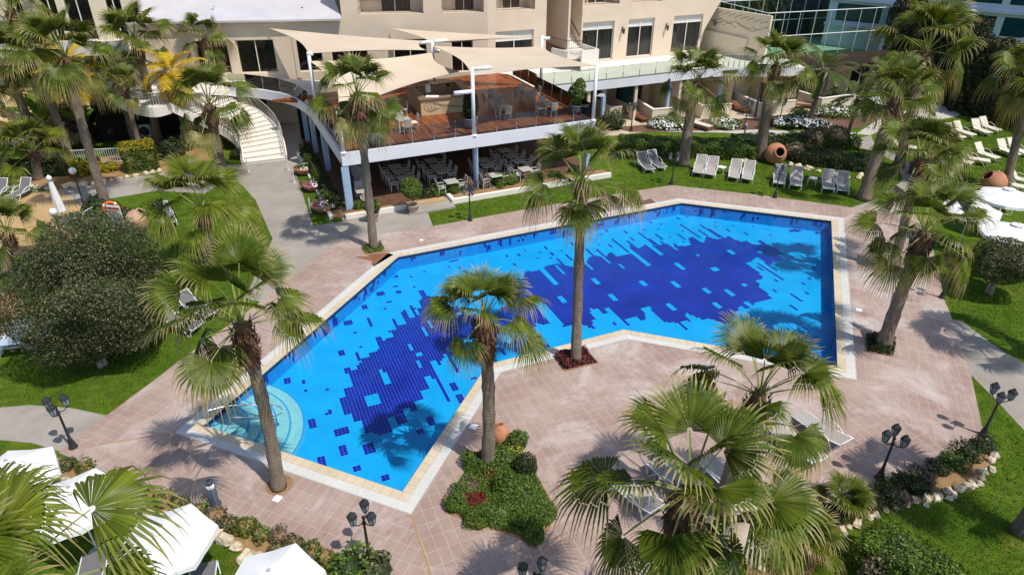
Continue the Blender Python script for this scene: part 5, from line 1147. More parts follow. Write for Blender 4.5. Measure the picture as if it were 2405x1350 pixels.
# ---------------------------------------------------------------- parasols
def parasol(top, R_, label, ribs=8, rz=0.0, zt=2.55, drop=.48, group='open white parasols'):
    p = at(*top, zt); t = thing('parasol', label, 'parasol', (p.x, p.y, 0), rz, group)
    k = MB(); k.tube([(0, 0, .06), (0, 0, zt)], .025, 8); k.build('pole', 'alu_white', t)
    k = MB(); k.lathe([(.28, 0), (.28, .05), (.06, .09), (.05, .25)], (0, 0, 0), 14); k.build('base', 'umbrella_grey', t)
    k = MB(); vs = [(0, 0, zt)]; rows = 6; sub = 6; n = ribs*sub
    for i in range(1, rows+1):
        s = i/rows
        for j in range(n):
            a = 2*PI*j/n; f = abs(((j % sub)/sub)-.5)*2; cor = math.cos(PI/ribs)/math.cos(((j % sub)/sub-.5)*2*PI/ribs)
            r = R_*s*cor*(1-.0*f); z = zt-drop*(s**1.12)-.05*(1-f)*s*s+(.03 if i == rows else 0)*0
            vs.append((r*math.cos(a), r*math.sin(a), z))
    fs = [(0, 1+j, 1+(j+1) % n) for j in range(n)]
    for i in range(rows-1):
        for j in range(n):
            a = 1+i*n+j; b = 1+i*n+(j+1) % n; fs.append((a, a+n, b+n, b))
    k.add(vs, fs)
    e0 = len(vs)-n; fl = [(vs[e0+j][0]*1.01, vs[e0+j][1]*1.01, vs[e0+j][2]-.15-.02*math.sin(j*1.7)) for j in range(n)]
    k.add([vs[e0+j] for j in range(n)]+fl, [(j, n+j, n+(j+1) % n, (j+1) % n) for j in range(n)])
    c_ = k.build('canopy', 'canvas_white', t)
    k = MB(); 
    hv = [(0, 0, zt+.07)]+[(R_*.2*math.cos(2*PI*j/ribs), R_*.2*math.sin(2*PI*j/ribs), zt-.015) for j in range(ribs)]
    k.add(hv, [(0, 1+j, 1+(j+1) % ribs) for j in range(ribs)]); k.build('vent_flap', 'canvas_white', c_)
    k = MB(); k.lathe([(.05, zt+.055), (.05, zt+.075), (.02, zt+.12), (0, zt+.13)], (0, 0, 0), 10); k.build('finial', 'umbrella_grey', t, True)
    for j in range(ribs):
        a = 2*PI*j/ribs; k = MB(); k.tube([(.06*math.cos(a), .06*math.sin(a), zt-.05), (R_*.98*math.cos(a), R_*.98*math.sin(a), zt-drop-.03)], .010, 4); k.build('rib', 'alu_white', t)
    return t
parasol((379, 1238), 1.2, 'open white parasol in front, the one with its whole canopy in view', 6, .42)
parasol((162, 1147), 1.22, 'open white parasol behind palm fronds, between the front one and the left edge', 6, .62)
parasol((15, 1085), 1.2, 'open white parasol at the left edge next to the stones', 6, .15)
parasol((632, 1342), 1.2, 'open white parasol cut by the bottom edge, right of the others', 6, .35)
parasol((2372, 443), 1.5, 'open white parasol at the right edge beside the jar, highest of three', 8, .2)
parasol((2290, 472), 1.4, 'open white parasol half hidden behind palm fronds on the right', 8, .5)
parasol((2392, 527), 1.5, 'open white parasol at the right edge above the small round tree', 8, .1)
b_, q = upright((153, 522), (114, 413)); t = thing('closed_parasol', 'closed white parasol standing on the sandy patch', 'parasol', b_); h = q.z
k = MB(); k.tube([(0, 0, .05), (0, 0, h)], .03, 8); k.build('pole', 'alu_white', t); k = MB(); k.lathe([(.3, 0), (.3, .06), (.06, .1)], (0, 0, 0), 14); k.build('base', 'umbrella_grey', t)
k = MB(); vs = []; n = 24
for i in range(8):
    s = i/7; z = h-.05-(h-.75)*s; r = .08+.20*s-.05*s*s
    for j in range(n): a = 2*PI*j/n; w = r*(1+.30*math.sin(8*a)*s**.5); vs.append((w*math.cos(a), w*math.sin(a), z))
k.add(vs, [(i*n+j, i*n+(j+1) % n, (i+1)*n+(j+1) % n, (i+1)*n+j) for i in range(7) for j in range(n)]); k.lathe([(.16, h-.22), (.12, h-.05), (0, h+.06)], (0, 0, 0), 12); k.build('canopy', 'canvas_white', t, True)
# ---------------------------------------------------------------- terracotta jars
def jar(px, py, r, label, az, tilt=62, m='terracotta', z=None, lip=.42, name='clay_jar'):
    p = at(px, py, r*.75); t = thing(name, label, 'jar', (p.x, p.y, 0), 0, 'big clay jars')
    mx = Matrix.Translation((0, 0, r*.86)) @ Matrix.Rotation(az, 4, 'Z') @ Matrix.Rotation(R(tilt), 4, 'Y')
    prof = [(0, -1.02), (.30, -1.0), (.62, -.80), (.88, -.42), (.99, 0), (.95, .36), (.78, .66), (.55, .84), (lip+.05, .92)]
    k = MB(); k.lathe([(a*r, b*r) for a, b in prof], (0, 0, 0), 28, 0, mx, 0, False); k.build('body', m, t, True)
    k = MB(); k.lathe([(r*(lip+.03), r*.90), (r*(lip+.09), r*.94), (r*(lip+.10), r*1.0), (r*(lip+.03), r*1.03), (r*(lip-.02), r*1.0), (r*(lip-.03), r*.9), (r*.7, r*.55), (r*.85, 0), (r*.5, -r*.7)], (0, 0, 0), 28, 0, mx, 0, False); k.build('rim', m, t, True)
    k = MB(); k.lathe([(0, r*.3), (r*.80, r*.3)], (0, 0, 0), 20, 0, mx); k.build('mouth_shade', 'pot_dark', t)  # near-black disc painted as the shade inside the hollow jar
    return t
jar(324, 521, .62, 'round clay jar lying on the lawn beside the sign board', R(15), 36, 'old_terracotta')
jar(1820, 364, .74, 'big terracotta jar at the foot of the palm behind the lamp post', R(-85), 62, 'terracotta')
jar(2334, 432, .72, 'terracotta jar lying by the slanting palm trunk above the parasols', R(175), 50, 'terracotta')
jar(12, 722, .66, 'terracotta jar at the left edge behind the picnic table', R(200), 60, 'terracotta')
jar(44, 732, .46, 'smaller clay jar behind the seated people, next to the round tree', R(120), 60, 'old_terracotta')
jar(1742, 1285, .62, 'stone coloured jar tipped over under the big palm, mouth to the right', R(8), 88, 'clay_grey', lip=.55)
jar(1173, 1022, .36, 'weathered red jar with peeling paint at the tip of the planted island', R(100), 25, 'terracotta')
# ---------------------------------------------------------------- tables and chairs
def make_chair(mat_seat, mat_frame, cushion=True):
    t = thing('chair', 'x', 'chair')
    k = MB(); k.rbx(-.23, .23, -.22, .24, .42, .50 if cushion else .455, .02); k.build('seat', 'cushion' if cushion else mat_seat, t)
    k = MB(); vs = []
    for i in range(6):
        z = .44+.50*i/5; y = -.22-.10*(i/5)**1.3
        for x in (-.22, -.07, .07, .22): vs.append((x, y-(.03 if abs(x) < .1 else 0), z))
    k.add(vs, [(4*i+j, 4*i+j+1, 4*i+5+j, 4*i+4+j) for i in range(5) for j in range(3)]); k.add([(x, y-.03, z) for x, y, z in vs], [(4*i+4+j, 4*i+5+j, 4*i+j+1, 4*i+j) for i in range(5) for j in range(3)])
    for s in (-.22, .22): k.tube([(s, -.22, .44), (s, -.33, .95)], .018, 5)
    k.tube([(-.22, -.33, .95), (.22, -.33, .95)], .018, 5); k.build('backrest', mat_seat, t)
    for sx in (-1, 1):
        for sy in (-1, 1): k = MB(); k.tube([(sx*.20, sy*.20, .43), (sx*.22, sy*.22, 0)], .018, 6); k.build('leg', mat_frame, t)
    if not cushion:
        for sx in (-1, 1): k = MB(); k.tube([(sx*.23, -.26, .62), (sx*.24, .05, .65), (sx*.24, .21, .62), (sx*.22, .22, .42)], .015, 5); k.build('armrest', mat_frame, t)
    return t
CH = {'deck': make_chair('chair_grey', 'cushion'), 'rest': make_chair('chair_grey', 'alu_white', False)}
chn = {}
def chair(kind, x, y, z, a, label, group):
    if kind not in chn: o = CH[kind]; chn[kind] = 1; o.location = (x, y, z); o.rotation_euler = (0, 0, a); o['label'] = label; o['group'] = group
    else: o = dup(CH[kind], (x, y, z), a, label, group)
def table(px, py, z0, label, size=.8, rz=BA, ped=False, group='pale square dining tables on the terrace', caddy=False):
    p = at(px, py, z0+.75); t = thing('dining_table', label, 'table', (p.x, p.y, z0), rz, group); s = size/2
    k = MB(); k.rbx(-s, s, -s, s, .71, .75, .01); k.build('table_top', 'table_top', t)
    if ped:
        k = MB(); k.tube([(0, 0, .04), (0, 0, .71)], .04, 8); k.lathe([(.26, 0), (.26, .025), (.05, .05)], (0, 0, 0), 12); k.build('pedestal', 'chair_grey', t)
    else:
        k = MB(); k.bx(-s+.04, s-.04, -s+.04, s-.04, .64, .71); k.build('apron', 'table_top', t)
        for sx in (-1, 1):
            for sy in (-1, 1): k = MB(); k.bx(sx*(s-.04)-.03, sx*(s-.04)+.03, sy*(s-.04)-.03, sy*(s-.04)+.03, 0, .64); k.build('leg', 'cushion', t)
    return p
DT = [((947, 279), 'left of the bar behind the blue pot', [(940, 297), (973, 290), (960, 266)]), ((843, 297), 'in the front left corner, behind the palm', [(827, 317), (813, 293)]), ((923, 248), 'beside the left end of the bar', [(944, 256), (905, 243)]), ((1165, 224), 'right of the bar, farther of two', [(1163, 214), (1128, 232)]), ((1181, 249), 'right of the mast, nearer the front', [(1172, 266), (1206, 264), (1191, 241), (1149, 252)]), ((1239, 212), 'at the back by the glass screen', [(1232, 229), (1260, 220), (1212, 220), (1248, 203)]), ((1288, 241), 'nearest the right edge beside the grey pot', [(1280, 258), (1306, 256), (1298, 232), (1264, 249)])]
for (tx, ty), lb, cs_ in DT:
    p = table(tx, ty, DZ, 'pale square table on the terrace '+lb)
    for cx, cy in cs_:
        q = at(cx, cy, DZ+.5); d = Vector((p.x-q.x, p.y-q.y)); L = d.length; d = d/max(L, .01); 
        # snap to a side of the table
        a = math.atan2(d.y, d.x)-BA; a = round(a/(PI/2))*(PI/2)+BA
        chair('deck', p.x-math.cos(a)*.62, p.y-math.sin(a)*.62, DZ, a-PI/2, 'padded pale chair at the terrace table '+lb, 'padded chairs around the terrace table '+lb)
RT = [(927, 390), (937, 402), (948, 417), (1012, 376), (1025, 390), (1037, 402), (1060, 425), (1134, 375), (1144, 388), (1163, 410), (1183, 352), (1200, 365), (1217, 377), (1234, 396), (845, 412), (850, 446), (838, 392)]
for i, (tx, ty) in enumerate(RT):
    p = table(tx, ty, .16, 'slatted square table in the shade under the terrace' if i not in (6, 9, 15, 13) else {6: 'sunlit square table at the restaurant edge behind the low shrubs', 9: 'sunlit square table right of the blue column with the pipe', 15: 'square table at the restaurant corner behind the palm trunk', 13: 'square table at the right end of the restaurant, half in sun'}[i], .78, BA, True, 'square restaurant tables under the terrace')
    for s in (-1, 1):
        if i in (14, 15, 16): q = p-VX*s*.66; a = BA+(0 if s > 0 else PI)
        else: q = p-UX*s*.66; a = BA-PI/2+(0 if s > 0 else PI)
        chair('rest', q.x, q.y, .16, a, 'grey armchair at the restaurant tables under the terrace', 'grey armchairs under the terrace')
# ---------------------------------------------------------------- bar on the terrace
zc = DZ+1.08
bo = [touv(*p, zc) for p in ((985, 235), (1117, 222), (1080, 186), (952, 203))]
bar = thing('bar_counter', 'square pale wood bar counter with brown top and wavy pattern on its front', 'bar counter', BO, BA)
bi = offset_path(bo, .55, True)[0]
k = MB(); k.prism(bo, zc-.07, zc, holes=[bi], bottom=True); k.build('counter_top', 'bar_top', bar)
b3 = offset_path(bo, .10, True)[0]; b4 = offset_path(bo, .42, True)[0]
k = MB(); k.prism(b3, DZ, zc-.07, holes=[b4]); k.build('panel', 'bar_panel', bar)
F0, F1 = Vector(b3[0]), Vector(b3[1]); dF = (F1-F0); LF = dF.length; dF /= LF; nF = Vector((dF.y, -dF.x))*.012
k = MB(); rg = random.Random(3)
for j in range(7):
    pts = []
    for i in range(14):
        s = .25+LF*.36+(LF*.6)*i/13-j*.12; z = DZ+.12+.10*j+.18*math.sin(i*.35+j*.5)+.02*i*(1-j*.12)
        s = min(max(.05, s), LF-.05); z = min(max(DZ+.05, z), zc-.14); p = F0+dF*s+nF; pts.append((p.x, p.y, z))
    k.tube(pts, .012, 4)
for j in range(4):
    pts = []
    for i in range(12):
        a = PI*.5+PI*i/11; s = .75+.16*j+.55*math.cos(a)*(1-.12*j); z = DZ+.55+.34*math.sin(a)*(1-.16*j); p = F0+dF*max(.05, s)+nF; pts.append((p.x, p.y, z))
    k.tube(pts, .012, 4)
k.build('wavy_pattern', 'mural_line', bar)
p = at(1006, 212, zc+.15); k = MB(); k.bx(-.16, .16, -.02, .02, 0, .5, mx=Matrix.Rotation(R(-12), 4, 'X')); tag(k.build('menu_card', 'paper', loc=(p.x, p.y, zc), rz=BA), 'white menu card standing on the bar counter', 'menu')
p = at(1015, 227, zc); k = MB(); k.bx(-.42, .42, -.24, .24, 0, .02); tag(k.build('paper_mat', 'paper', loc=(p.x, p.y, zc), rz=0), 'white mat lying on the front of the bar counter', 'mat')
p = at(1052, 200, zc+.1); t = thing('potted_plant', 'small dark pot plant standing on the back of the bar', 'plant', (p.x, p.y, zc)); k = MB(); k.lathe([(.09, 0), (.12, .2)], (0, 0, 0), 10); k.build('pot', 'pot_dark', t)
for j in range(18):
    pass
# back counter
k = MB(); bb_ = [touv(*p, DZ+.9) for p in ((1020, 200), (1085, 195), (1078, 186), (1015, 190))]; 
# handrail at the pool steps
hr = thing('pool_handrail', 'curved steel handrail leading down the pool entry steps', 'handrail')
A_ = at(490, 1003, .03); Bp = at(543, 1000, -.12); dr = Vector((POOL[1][0]+POOL[7][0]-2*POOL[0][0], POOL[1][1]+POOL[7][1]-2*POOL[0][1], 0)).normalized()
A1_ = at(481, 966, .92); B1_ = at(534, 953, .86); C1_ = at(648, 951, .50); D1_ = at(664, 966, .36); E1_ = at(640, 978, .25)
for y_ in (0,):
    k = MB(); k.tube(smoothpts([A1_, B1_, at(600, 950, .66), C1_, D1_, E1_, at(600, 979, .36), at(543, 980, .5)], 5), .024, 8); k.build('rail', 'steel', hr, True)
    k = MB(); k.tube([A_, A1_], .024, 8); k.build('post', 'steel', hr, True); k = MB(); k.tube([at(546, 1000, -.3), B1_], .024, 8); k.build('post', 'steel', hr, True)
# ---------------------------------------------------------------- leaf clouds
NR = np.random.default_rng(11)
def leafquads(P, Nrm, size, asp=.55, jit=.8):
    """a small folded leaf at every point, facing roughly along Nrm"""
    n = len(P); nn = Nrm+NR.normal(0, jit, (n, 3)); nn /= np.linalg.norm(nn, axis=1, keepdims=True)+1e-9
    a = np.cross(nn, NR.normal(0, 1, (n, 3))); a /= np.linalg.norm(a, axis=1, keepdims=True)+1e-9; b = np.cross(nn, a)
    s = size*NR.uniform(.65, 1.35, (n, 1)); a = a*s; b = b*s*asp
    V = np.stack([P-a, P-b+nn*s*.12, P+a, P+b+nn*s*.12], 1).reshape(-1, 3)
    return V, np.arange(4*n).reshape(-1, 4)
def shell(n, r, lump=.22, inner=.35, seed=0, zmin=-1.0):
    """points through the outer part of a lumpy ellipsoid, with outward directions"""
    rg = np.random.default_rng(seed); d = rg.normal(0, 1, (n*2, 3)); d /= np.linalg.norm(d, axis=1, keepdims=True); d = d[d[:, 2] > zmin][:n]
    k = rg.normal(0, 1, (60, 3)); k /= np.linalg.norm(k, axis=1, keepdims=True); g = rg.uniform(-1, 1, 60)
    q = d @ k.T; f = 1+lump*(np.sum(g[None, :14]*np.maximum(0, q[:, :14]-.62)*2.2, 1)+np.sum(g[None, 14:]*np.maximum(0, q[:, 14:]-.90)*9.0, 1)*.75)+.06*lump*rg.exponential(1.0, len(d))
    rad = f*(1-inner*rg.random(len(d))**2.2)
    return d*rad[:, None]*np.array(r), d
def bush(label, p, r, h, m='bush_leaf', n=None, size=.055, name='shrub', cat='shrub', group=None, core='dark_leaf', lump=.3, flowers=None, rz=None, parent=None):
    rx, ry = r if isinstance(r, tuple) else (r, r); c_ = Vector((p[0], p[1], 0)); t = parent or thing(name, label, cat, c_, 0, group)
    n = n or int(2.6*(rx*ry+rx*h+ry*h)/(size*size)); n = min(n, 16000); sd = int(abs(p[0]*97+p[1]*31)*10) % 9973
    P, D = shell(n, (rx, ry, h*.62), lump, .4, sd, -.75); P[:, 2] += h*.45; ok = P[:, 2] > .01; P, D = P[ok], D[ok]
    V, F = leafquads(P, D+np.array([0, 0, .4]), size); npmesh('foliage', V, F, m, t)
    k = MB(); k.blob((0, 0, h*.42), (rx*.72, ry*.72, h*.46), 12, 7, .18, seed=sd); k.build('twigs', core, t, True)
    if flowers:
        fm, fn, fs = flowers; P2, D2 = shell(fn, (rx*1.06, ry*1.06, h*.66), lump, .12, sd, -.2); P2[:, 2] += h*.45
        V, F = leafquads(P2, D2*2+np.array([0, 0, .8]), fs, .95, .3); npmesh('blossom', V, F, fm, t)
    return t
def tree(label, base, cpx, r, leaf='olive_leaf', n=26000, size=.075, branches=9, tr=.16, lump=.35, name='round_tree', core=None):
    b_, q = upright(base, cpx); t = thing(name, label, 'tree', b_); c_ = Vector((q.x-b_.x, q.y-b_.y, q.z)); rg = random.Random(int(b_.x*10)+5)
    k = MB(); fork = Vector((c_.x*.2, c_.y*.2, max(.5, (c_.z-r[2])*.9)))
    for j in range(3):
        a = 2*PI*j/3+.4; k.tube(smoothpts([(.10*math.cos(a), .10*math.sin(a), -.03), fork+Vector((math.cos(a)*.12, math.sin(a)*.12, -.1)), c_+Vector((math.cos(a)*r[0]*.35, math.sin(a)*r[1]*.35, -r[2]*.35))], 4), [tr, tr*.95, tr*.85, tr*.7, tr*.6, tr*.5, tr*.45, tr*.4, tr*.3][:9], 8)
    for j in range(branches):
        d = Vector((rg.gauss(0, 1), rg.gauss(0, 1), rg.gauss(.2, .7))).normalized(); e = c_+Vector((d.x*r[0], d.y*r[1], d.z*r[2]))*.85; s = c_+Vector((d.x*r[0]*.15, d.y*r[1]*.15, -r[2]*.45))
        k.tube(smoothpts([s, s.lerp(e, .5)+Vector((0, 0, .1)), e], 3), [tr*.35, tr*.3, tr*.26, tr*.2, tr*.15, tr*.1, tr*.06], 5)
    k.build('trunk', 'bark_pale', t, True)
    P, D = shell(n, r, lump, .5, 77, -1.1); V, F = leafquads(P+np.array(c_), D+np.array([0, 0, .35]), size, .5); npmesh('crown', V, F, leaf, t)
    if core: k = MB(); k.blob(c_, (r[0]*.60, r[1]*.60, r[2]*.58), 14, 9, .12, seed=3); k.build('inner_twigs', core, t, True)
    return t
tree('big round dark olive tree on the left lawn', (240, 858), (214, 680), (2.22, 2.22, 2.15), n=100000, size=.042, lump=.40, core='dark_leaf', tr=.12)
tree('small round dark tree with forked pale trunk on the right lawn', (2322, 690), (2372, 612), (1.45, 1.3, .72), 'olive_leaf', 15000, .05, 8, .09, .3)
def hedge(label, path, w, h, leaf='hedge_leaf', top=None, n=300, size=.07, name='hedge', cat='hedge', wob=.12, core='dark_leaf', group=None):
    """clipped hedge along a path: dark twig core, leaves over sides and top"""
    P0 = Vector(path[0]); t = thing(name, label, cat, (P0.x, P0.y, 0), 0, group); pts = [(p[0]-P0.x, p[1]-P0.y) for p in path]
    k = MB(); k.wall(pts, 0, h*.93, w*.86); k.build('twigs', core, t)
    PP = []; DD = []; TT = []
    for i in range(len(pts)-1):
        a, b_ = np.array(pts[i]), np.array(pts[i+1]); L = np.linalg.norm(b_-a); d = (b_-a)/L; nn = np.array([-d[1], d[0]])
        m_ = int(n*L*(w+2*h)); s = NR.uniform(-w*.35, L+w*.35, m_); u = NR.uniform(0, w+2*h, m_); off = NR.normal(0, .035, m_)+wob*(np.sin(s*2.1+i)+np.sin(s*5.3+u*3))*.35
        side = np.where(u < h, -1, np.where(u > h+w, 1, 0)); y = np.where(side == 0, u-h-w/2, side*(w/2+off)); z = np.where(side == 0, h+off, np.where(side < 0, u, u-h-w))
        rnd = np.clip((np.abs(y)/(w/2)), 0, 1)**6*.10*np.where(side == 0, 1, 0); z = z-rnd; z = np.where(side != 0, np.minimum(z, h), z)
        q = a[None]+d[None]*s[:, None]+nn[None]*y[:, None]; PP.append(np.column_stack([q, z])); DD.append(np.column_stack([nn[None]*side[:, None], np.where(side == 0, 1.0, .25)])); TT.append((z > h*.86))
    # end caps
    for e, o_ in ((0, 1), (-1, -2)):
        a, b_ = np.array(pts[e]), np.array(pts[o_]); d = (a-b_)/np.linalg.norm(a-b_); nn = np.array([-d[1], d[0]]); m_ = int(n*w*h); y = NR.uniform(-w/2, w/2, m_); z = NR.uniform(0, h, m_)
        q = a[None]+d[None]*(w*.36+NR.normal(0, .05, m_))[:, None]+nn[None]*y[:, None]; PP.append(np.column_stack([q, z])); DD.append(np.column_stack([np.repeat(d[None], m_, 0), np.full(m_, .3)])); TT.append(z > h*.86)
    P = np.concatenate(PP); D = np.concatenate(DD); T = np.concatenate(TT); V, F = leafquads(P, D*1.2, size, .6, .6)
    if top: npmesh('foliage', V.reshape(-1, 4, 3)[~T].reshape(-1, 3), np.arange(4*int((~T).sum())).reshape(-1, 4), leaf, t); npmesh('top_growth', V.reshape(-1, 4, 3)[T].reshape(-1, 3), np.arange(4*int(T.sum())).reshape(-1, 4), top, t)
    else: npmesh('foliage', V, F, leaf, t)
    return t
def hp(*px): return G(px)
hedge('long clipped hedge behind the dark loungers, deep green with bright top', hp((1478, 356), (1600, 361), (1738, 366)), 2.1, .95, top='bush_leaf', n=420, size=.06)
hedge('darker clipped hedge between the jar palm and the long hedge', hp((1752, 352), (1800, 350)), 2.2, .9, 'dark_leaf', n=380, size=.06)
hedge('low dark hedge right of the big jar behind the lawn loungers', hp((1880, 378), (1960, 388), (2028, 398)), 1.7, .85, 'dark_leaf', n=420, size=.055)
hedge('low hedge before the daisies behind the jar', hp((1850, 345), (1930, 342), (1990, 345)), 1.6, .8, 'hedge_leaf', n=380, size=.06)
hedge('yellow topped clipped hedge block beside the white fence', hp((322, 398), (350, 394)), 1.6, 1.75, 'hedge_leaf', 'hedge_yellow', 620, .055)
hedge('low dark hedge behind the stone edging at the left', hp((10, 408), (120, 408), (215, 402)), 1.3, .75, 'dark_leaf', n=240, size=.085)
o = [uvw(-.66, v) for v in (.6, 4.0, 7.5, 10.8)]
hedge('dark green hedge along the left side of the shaded restaurant', [(p.x, p.y) for p in o], .6, .85, 'dark_leaf', n=420, size=.06)
a_ = at(2085, 1262, 1.25); c_ = at(2190, 1330, 1.25); e_ = at(2300, 1430, 1.25)
hedge('big rounded clipped hedge at the bottom right with bare twigs on its near side', [(a_.x, a_.y), (c_.x, c_.y), (e_.x, e_.y)], 1.35, 1.2, 'hedge_leaf', None, 900, .04, wob=.2)
bush('patch of bare brown twigs on the near side of the bottom right hedge', at(2095, 1372), (1.0, .35), 1.0, 'dry_twig', 2600, .05, 'dry_shrub')
# tall dark woods closing the view on the right and behind the court
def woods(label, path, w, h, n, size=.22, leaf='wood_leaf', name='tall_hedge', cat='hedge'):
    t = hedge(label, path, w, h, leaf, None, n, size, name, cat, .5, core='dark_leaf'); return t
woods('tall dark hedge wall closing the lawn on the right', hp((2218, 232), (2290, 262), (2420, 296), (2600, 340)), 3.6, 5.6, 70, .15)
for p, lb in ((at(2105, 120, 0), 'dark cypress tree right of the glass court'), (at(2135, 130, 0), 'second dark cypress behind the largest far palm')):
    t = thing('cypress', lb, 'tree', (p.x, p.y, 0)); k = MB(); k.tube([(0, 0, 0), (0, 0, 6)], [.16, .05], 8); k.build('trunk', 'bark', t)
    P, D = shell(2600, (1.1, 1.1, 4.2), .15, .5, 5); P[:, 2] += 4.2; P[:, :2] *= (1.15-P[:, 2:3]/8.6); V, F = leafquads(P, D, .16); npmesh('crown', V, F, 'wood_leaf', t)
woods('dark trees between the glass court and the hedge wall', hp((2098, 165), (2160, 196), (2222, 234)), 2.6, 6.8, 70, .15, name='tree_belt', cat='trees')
# shrubs in front of the restaurant
GS = 'shrubs in the restaurant planter'
for i, (px, py, r, h, m) in enumerate([(846, 492, .55, .5, 'hedge_leaf'), (1000, 466, .6, .55, 'dark_leaf'), (1030, 460, .75, .75, 'bush_leaf'), (1062, 455, .65, .7, 'hedge_leaf'), (1172, 440, .75, .85, 'hedge_leaf'), (1198, 436, .7, .8, 'bush_leaf'), (1262, 425, .6, .6, 'hedge_leaf'), (1305, 420, .5, .5, 'bush_leaf'), (1345, 414, .5, .5, 'dark_leaf')]):
    bush('green shrub in the planter along the restaurant front', at(px, py), r*.75, h, m, 1500, .06, group=GS)
for px, py, lb in ((1100, 452, 'thin pale upright plant left of the column with the pipe'), (1140, 446, 'thin pale upright plant right of the column with the pipe')):
    bush(lb, at(px, py), (.35, .35), 1.0, 'dry_twig', 420, .06, 'plant', 'plant', core='dry_twig')
def potted(px, py, z, rp, hp_, rb, hb, label, pm, lm='hedge_leaf', stem=0.0, n=1500, size=.055, name='potted_plant', prof=None):
    p = at(px, py, z); t = thing(name, label, 'potted plant', (p.x, p.y, z)); k = MB()
    k.lathe(prof or [(rp*.62, 0), (rp*.75, hp_*.3), (rp, hp_*.92), (rp*1.08, hp_*.94), (rp*1.08, hp_), (rp*.92, hp_), (rp*.9, hp_*.9), (0, hp_*.88)], (0, 0, 0), 22); k.build('pot', pm, t, True)
    if stem: k = MB(); k.tube([(0, 0, hp_*.8), (.02, 0, hp_+stem+hb*.4)], .03, 6); k.build('stem', 'bark', t)
    P, D = shell(n, (rb, rb, hb*.5), .2, .45, int(px), -.95); P[:, 2] += hp_+stem+hb*.46; V, F = leafquads(P, D+np.array([0, 0, .3]), size); npmesh('foliage', V, F, lm, t)
    return t
potted(972, 501, 0, .33, .55, .60, 1.1, 'ball topped standard shrub in a stone pot beside the restaurant step', 'clay_grey', 'bush_leaf', .45, 2600)
potted(879, 520, 0, .30, .55, .42, .8, 'bushy shrub in a stone pot behind the bare palm trunk', 'clay_grey', 'hedge_leaf', 0, 1400)
bowl = [(.25, 0), (.40, .06), (.62, .36), (.66, .50), (.68, .56), (.56, .58), (.50, .46), (0, .42)]
def rnd(r, h): return [(.42*r, 0), (.80*r, .16*h), (1.0*r, .5*h), (.92*r, .86*h), (.98*r, .93*h), (.98*r, h), (.82*r, h), (.78*r, .85*h), (0, .82*h)]
potted(885, 340, DZ, .46, .78, .52, 1.25, 'glazed blue pot with dark bushy plant in the left front of the terrace', 'pot_blue', 'dark_leaf', 0, 1700, .07, prof=rnd(.48, .78))
potted(1106, 300, DZ, .46, .62, .48, 1.6, 'grey pot with tall dark shrub beside the middle mast', 'pot_grey', 'dark_leaf', 0, 1900, .07, prof=rnd(.46, .62))
potted(1352, 266, DZ, .48, .55, .52, 1.75, 'grey pot with pale green shrub at the right end of the terrace', 'pot_grey', 'bush_leaf', 0, 1900, .075, prof=rnd(.5, .55))
for i, (px, py, lb) in enumerate([(716, 408, 'terracotta flower bowl with white flowers, farthest of three on the grass strip'), (738, 446, 'terracotta flower bowl with purple and white flowers, middle of three on the grass strip'), (760, 496, 'terracotta flower bowl with pansies, nearest of three on the grass strip')]):
    p = at(px, py); t = thing('flower_bowl', lb, 'flower bowl', p, 0, 'terracotta flower bowls by the path'); k = MB(); k.lathe([(a*1.02, b*.85) for a, b in bowl], (0, 0, 0), 26); k.build('bowl', 'terracotta', t, True)
    P, D = shell(520, (.58, .58, .28), .3, .3, i, -.1); P[:, 2] += .38; V, F = leafquads(P, D, .06); npmesh('foliage', V, F, 'bush_leaf', t)
    for m_, n_ in (('petal_white', 150), ('petal_purple', 160 if i else 40)):
        P, D = shell(n_, (.62, .62, .33), .3, .1, i*7+n_, .0); P[:, 2] += .38
        sel = (P[:, 0] > -.05) if m_ == 'petal_white' else (P[:, 0] < .15)
        V, F = leafquads(P[sel], D[sel]*2+np.array([0, 0, 1.]), .045, .95, .3); npmesh('blossom', V, F, m_, t)
    P, D = shell(420, (.3, .3, .5), .3, .5, i+40); P += np.array([.25-.1*i, .35, .75]); V, F = leafquads(P, D, .055); npmesh('tall_foliage', V, F, 'hedge_leaf', t)
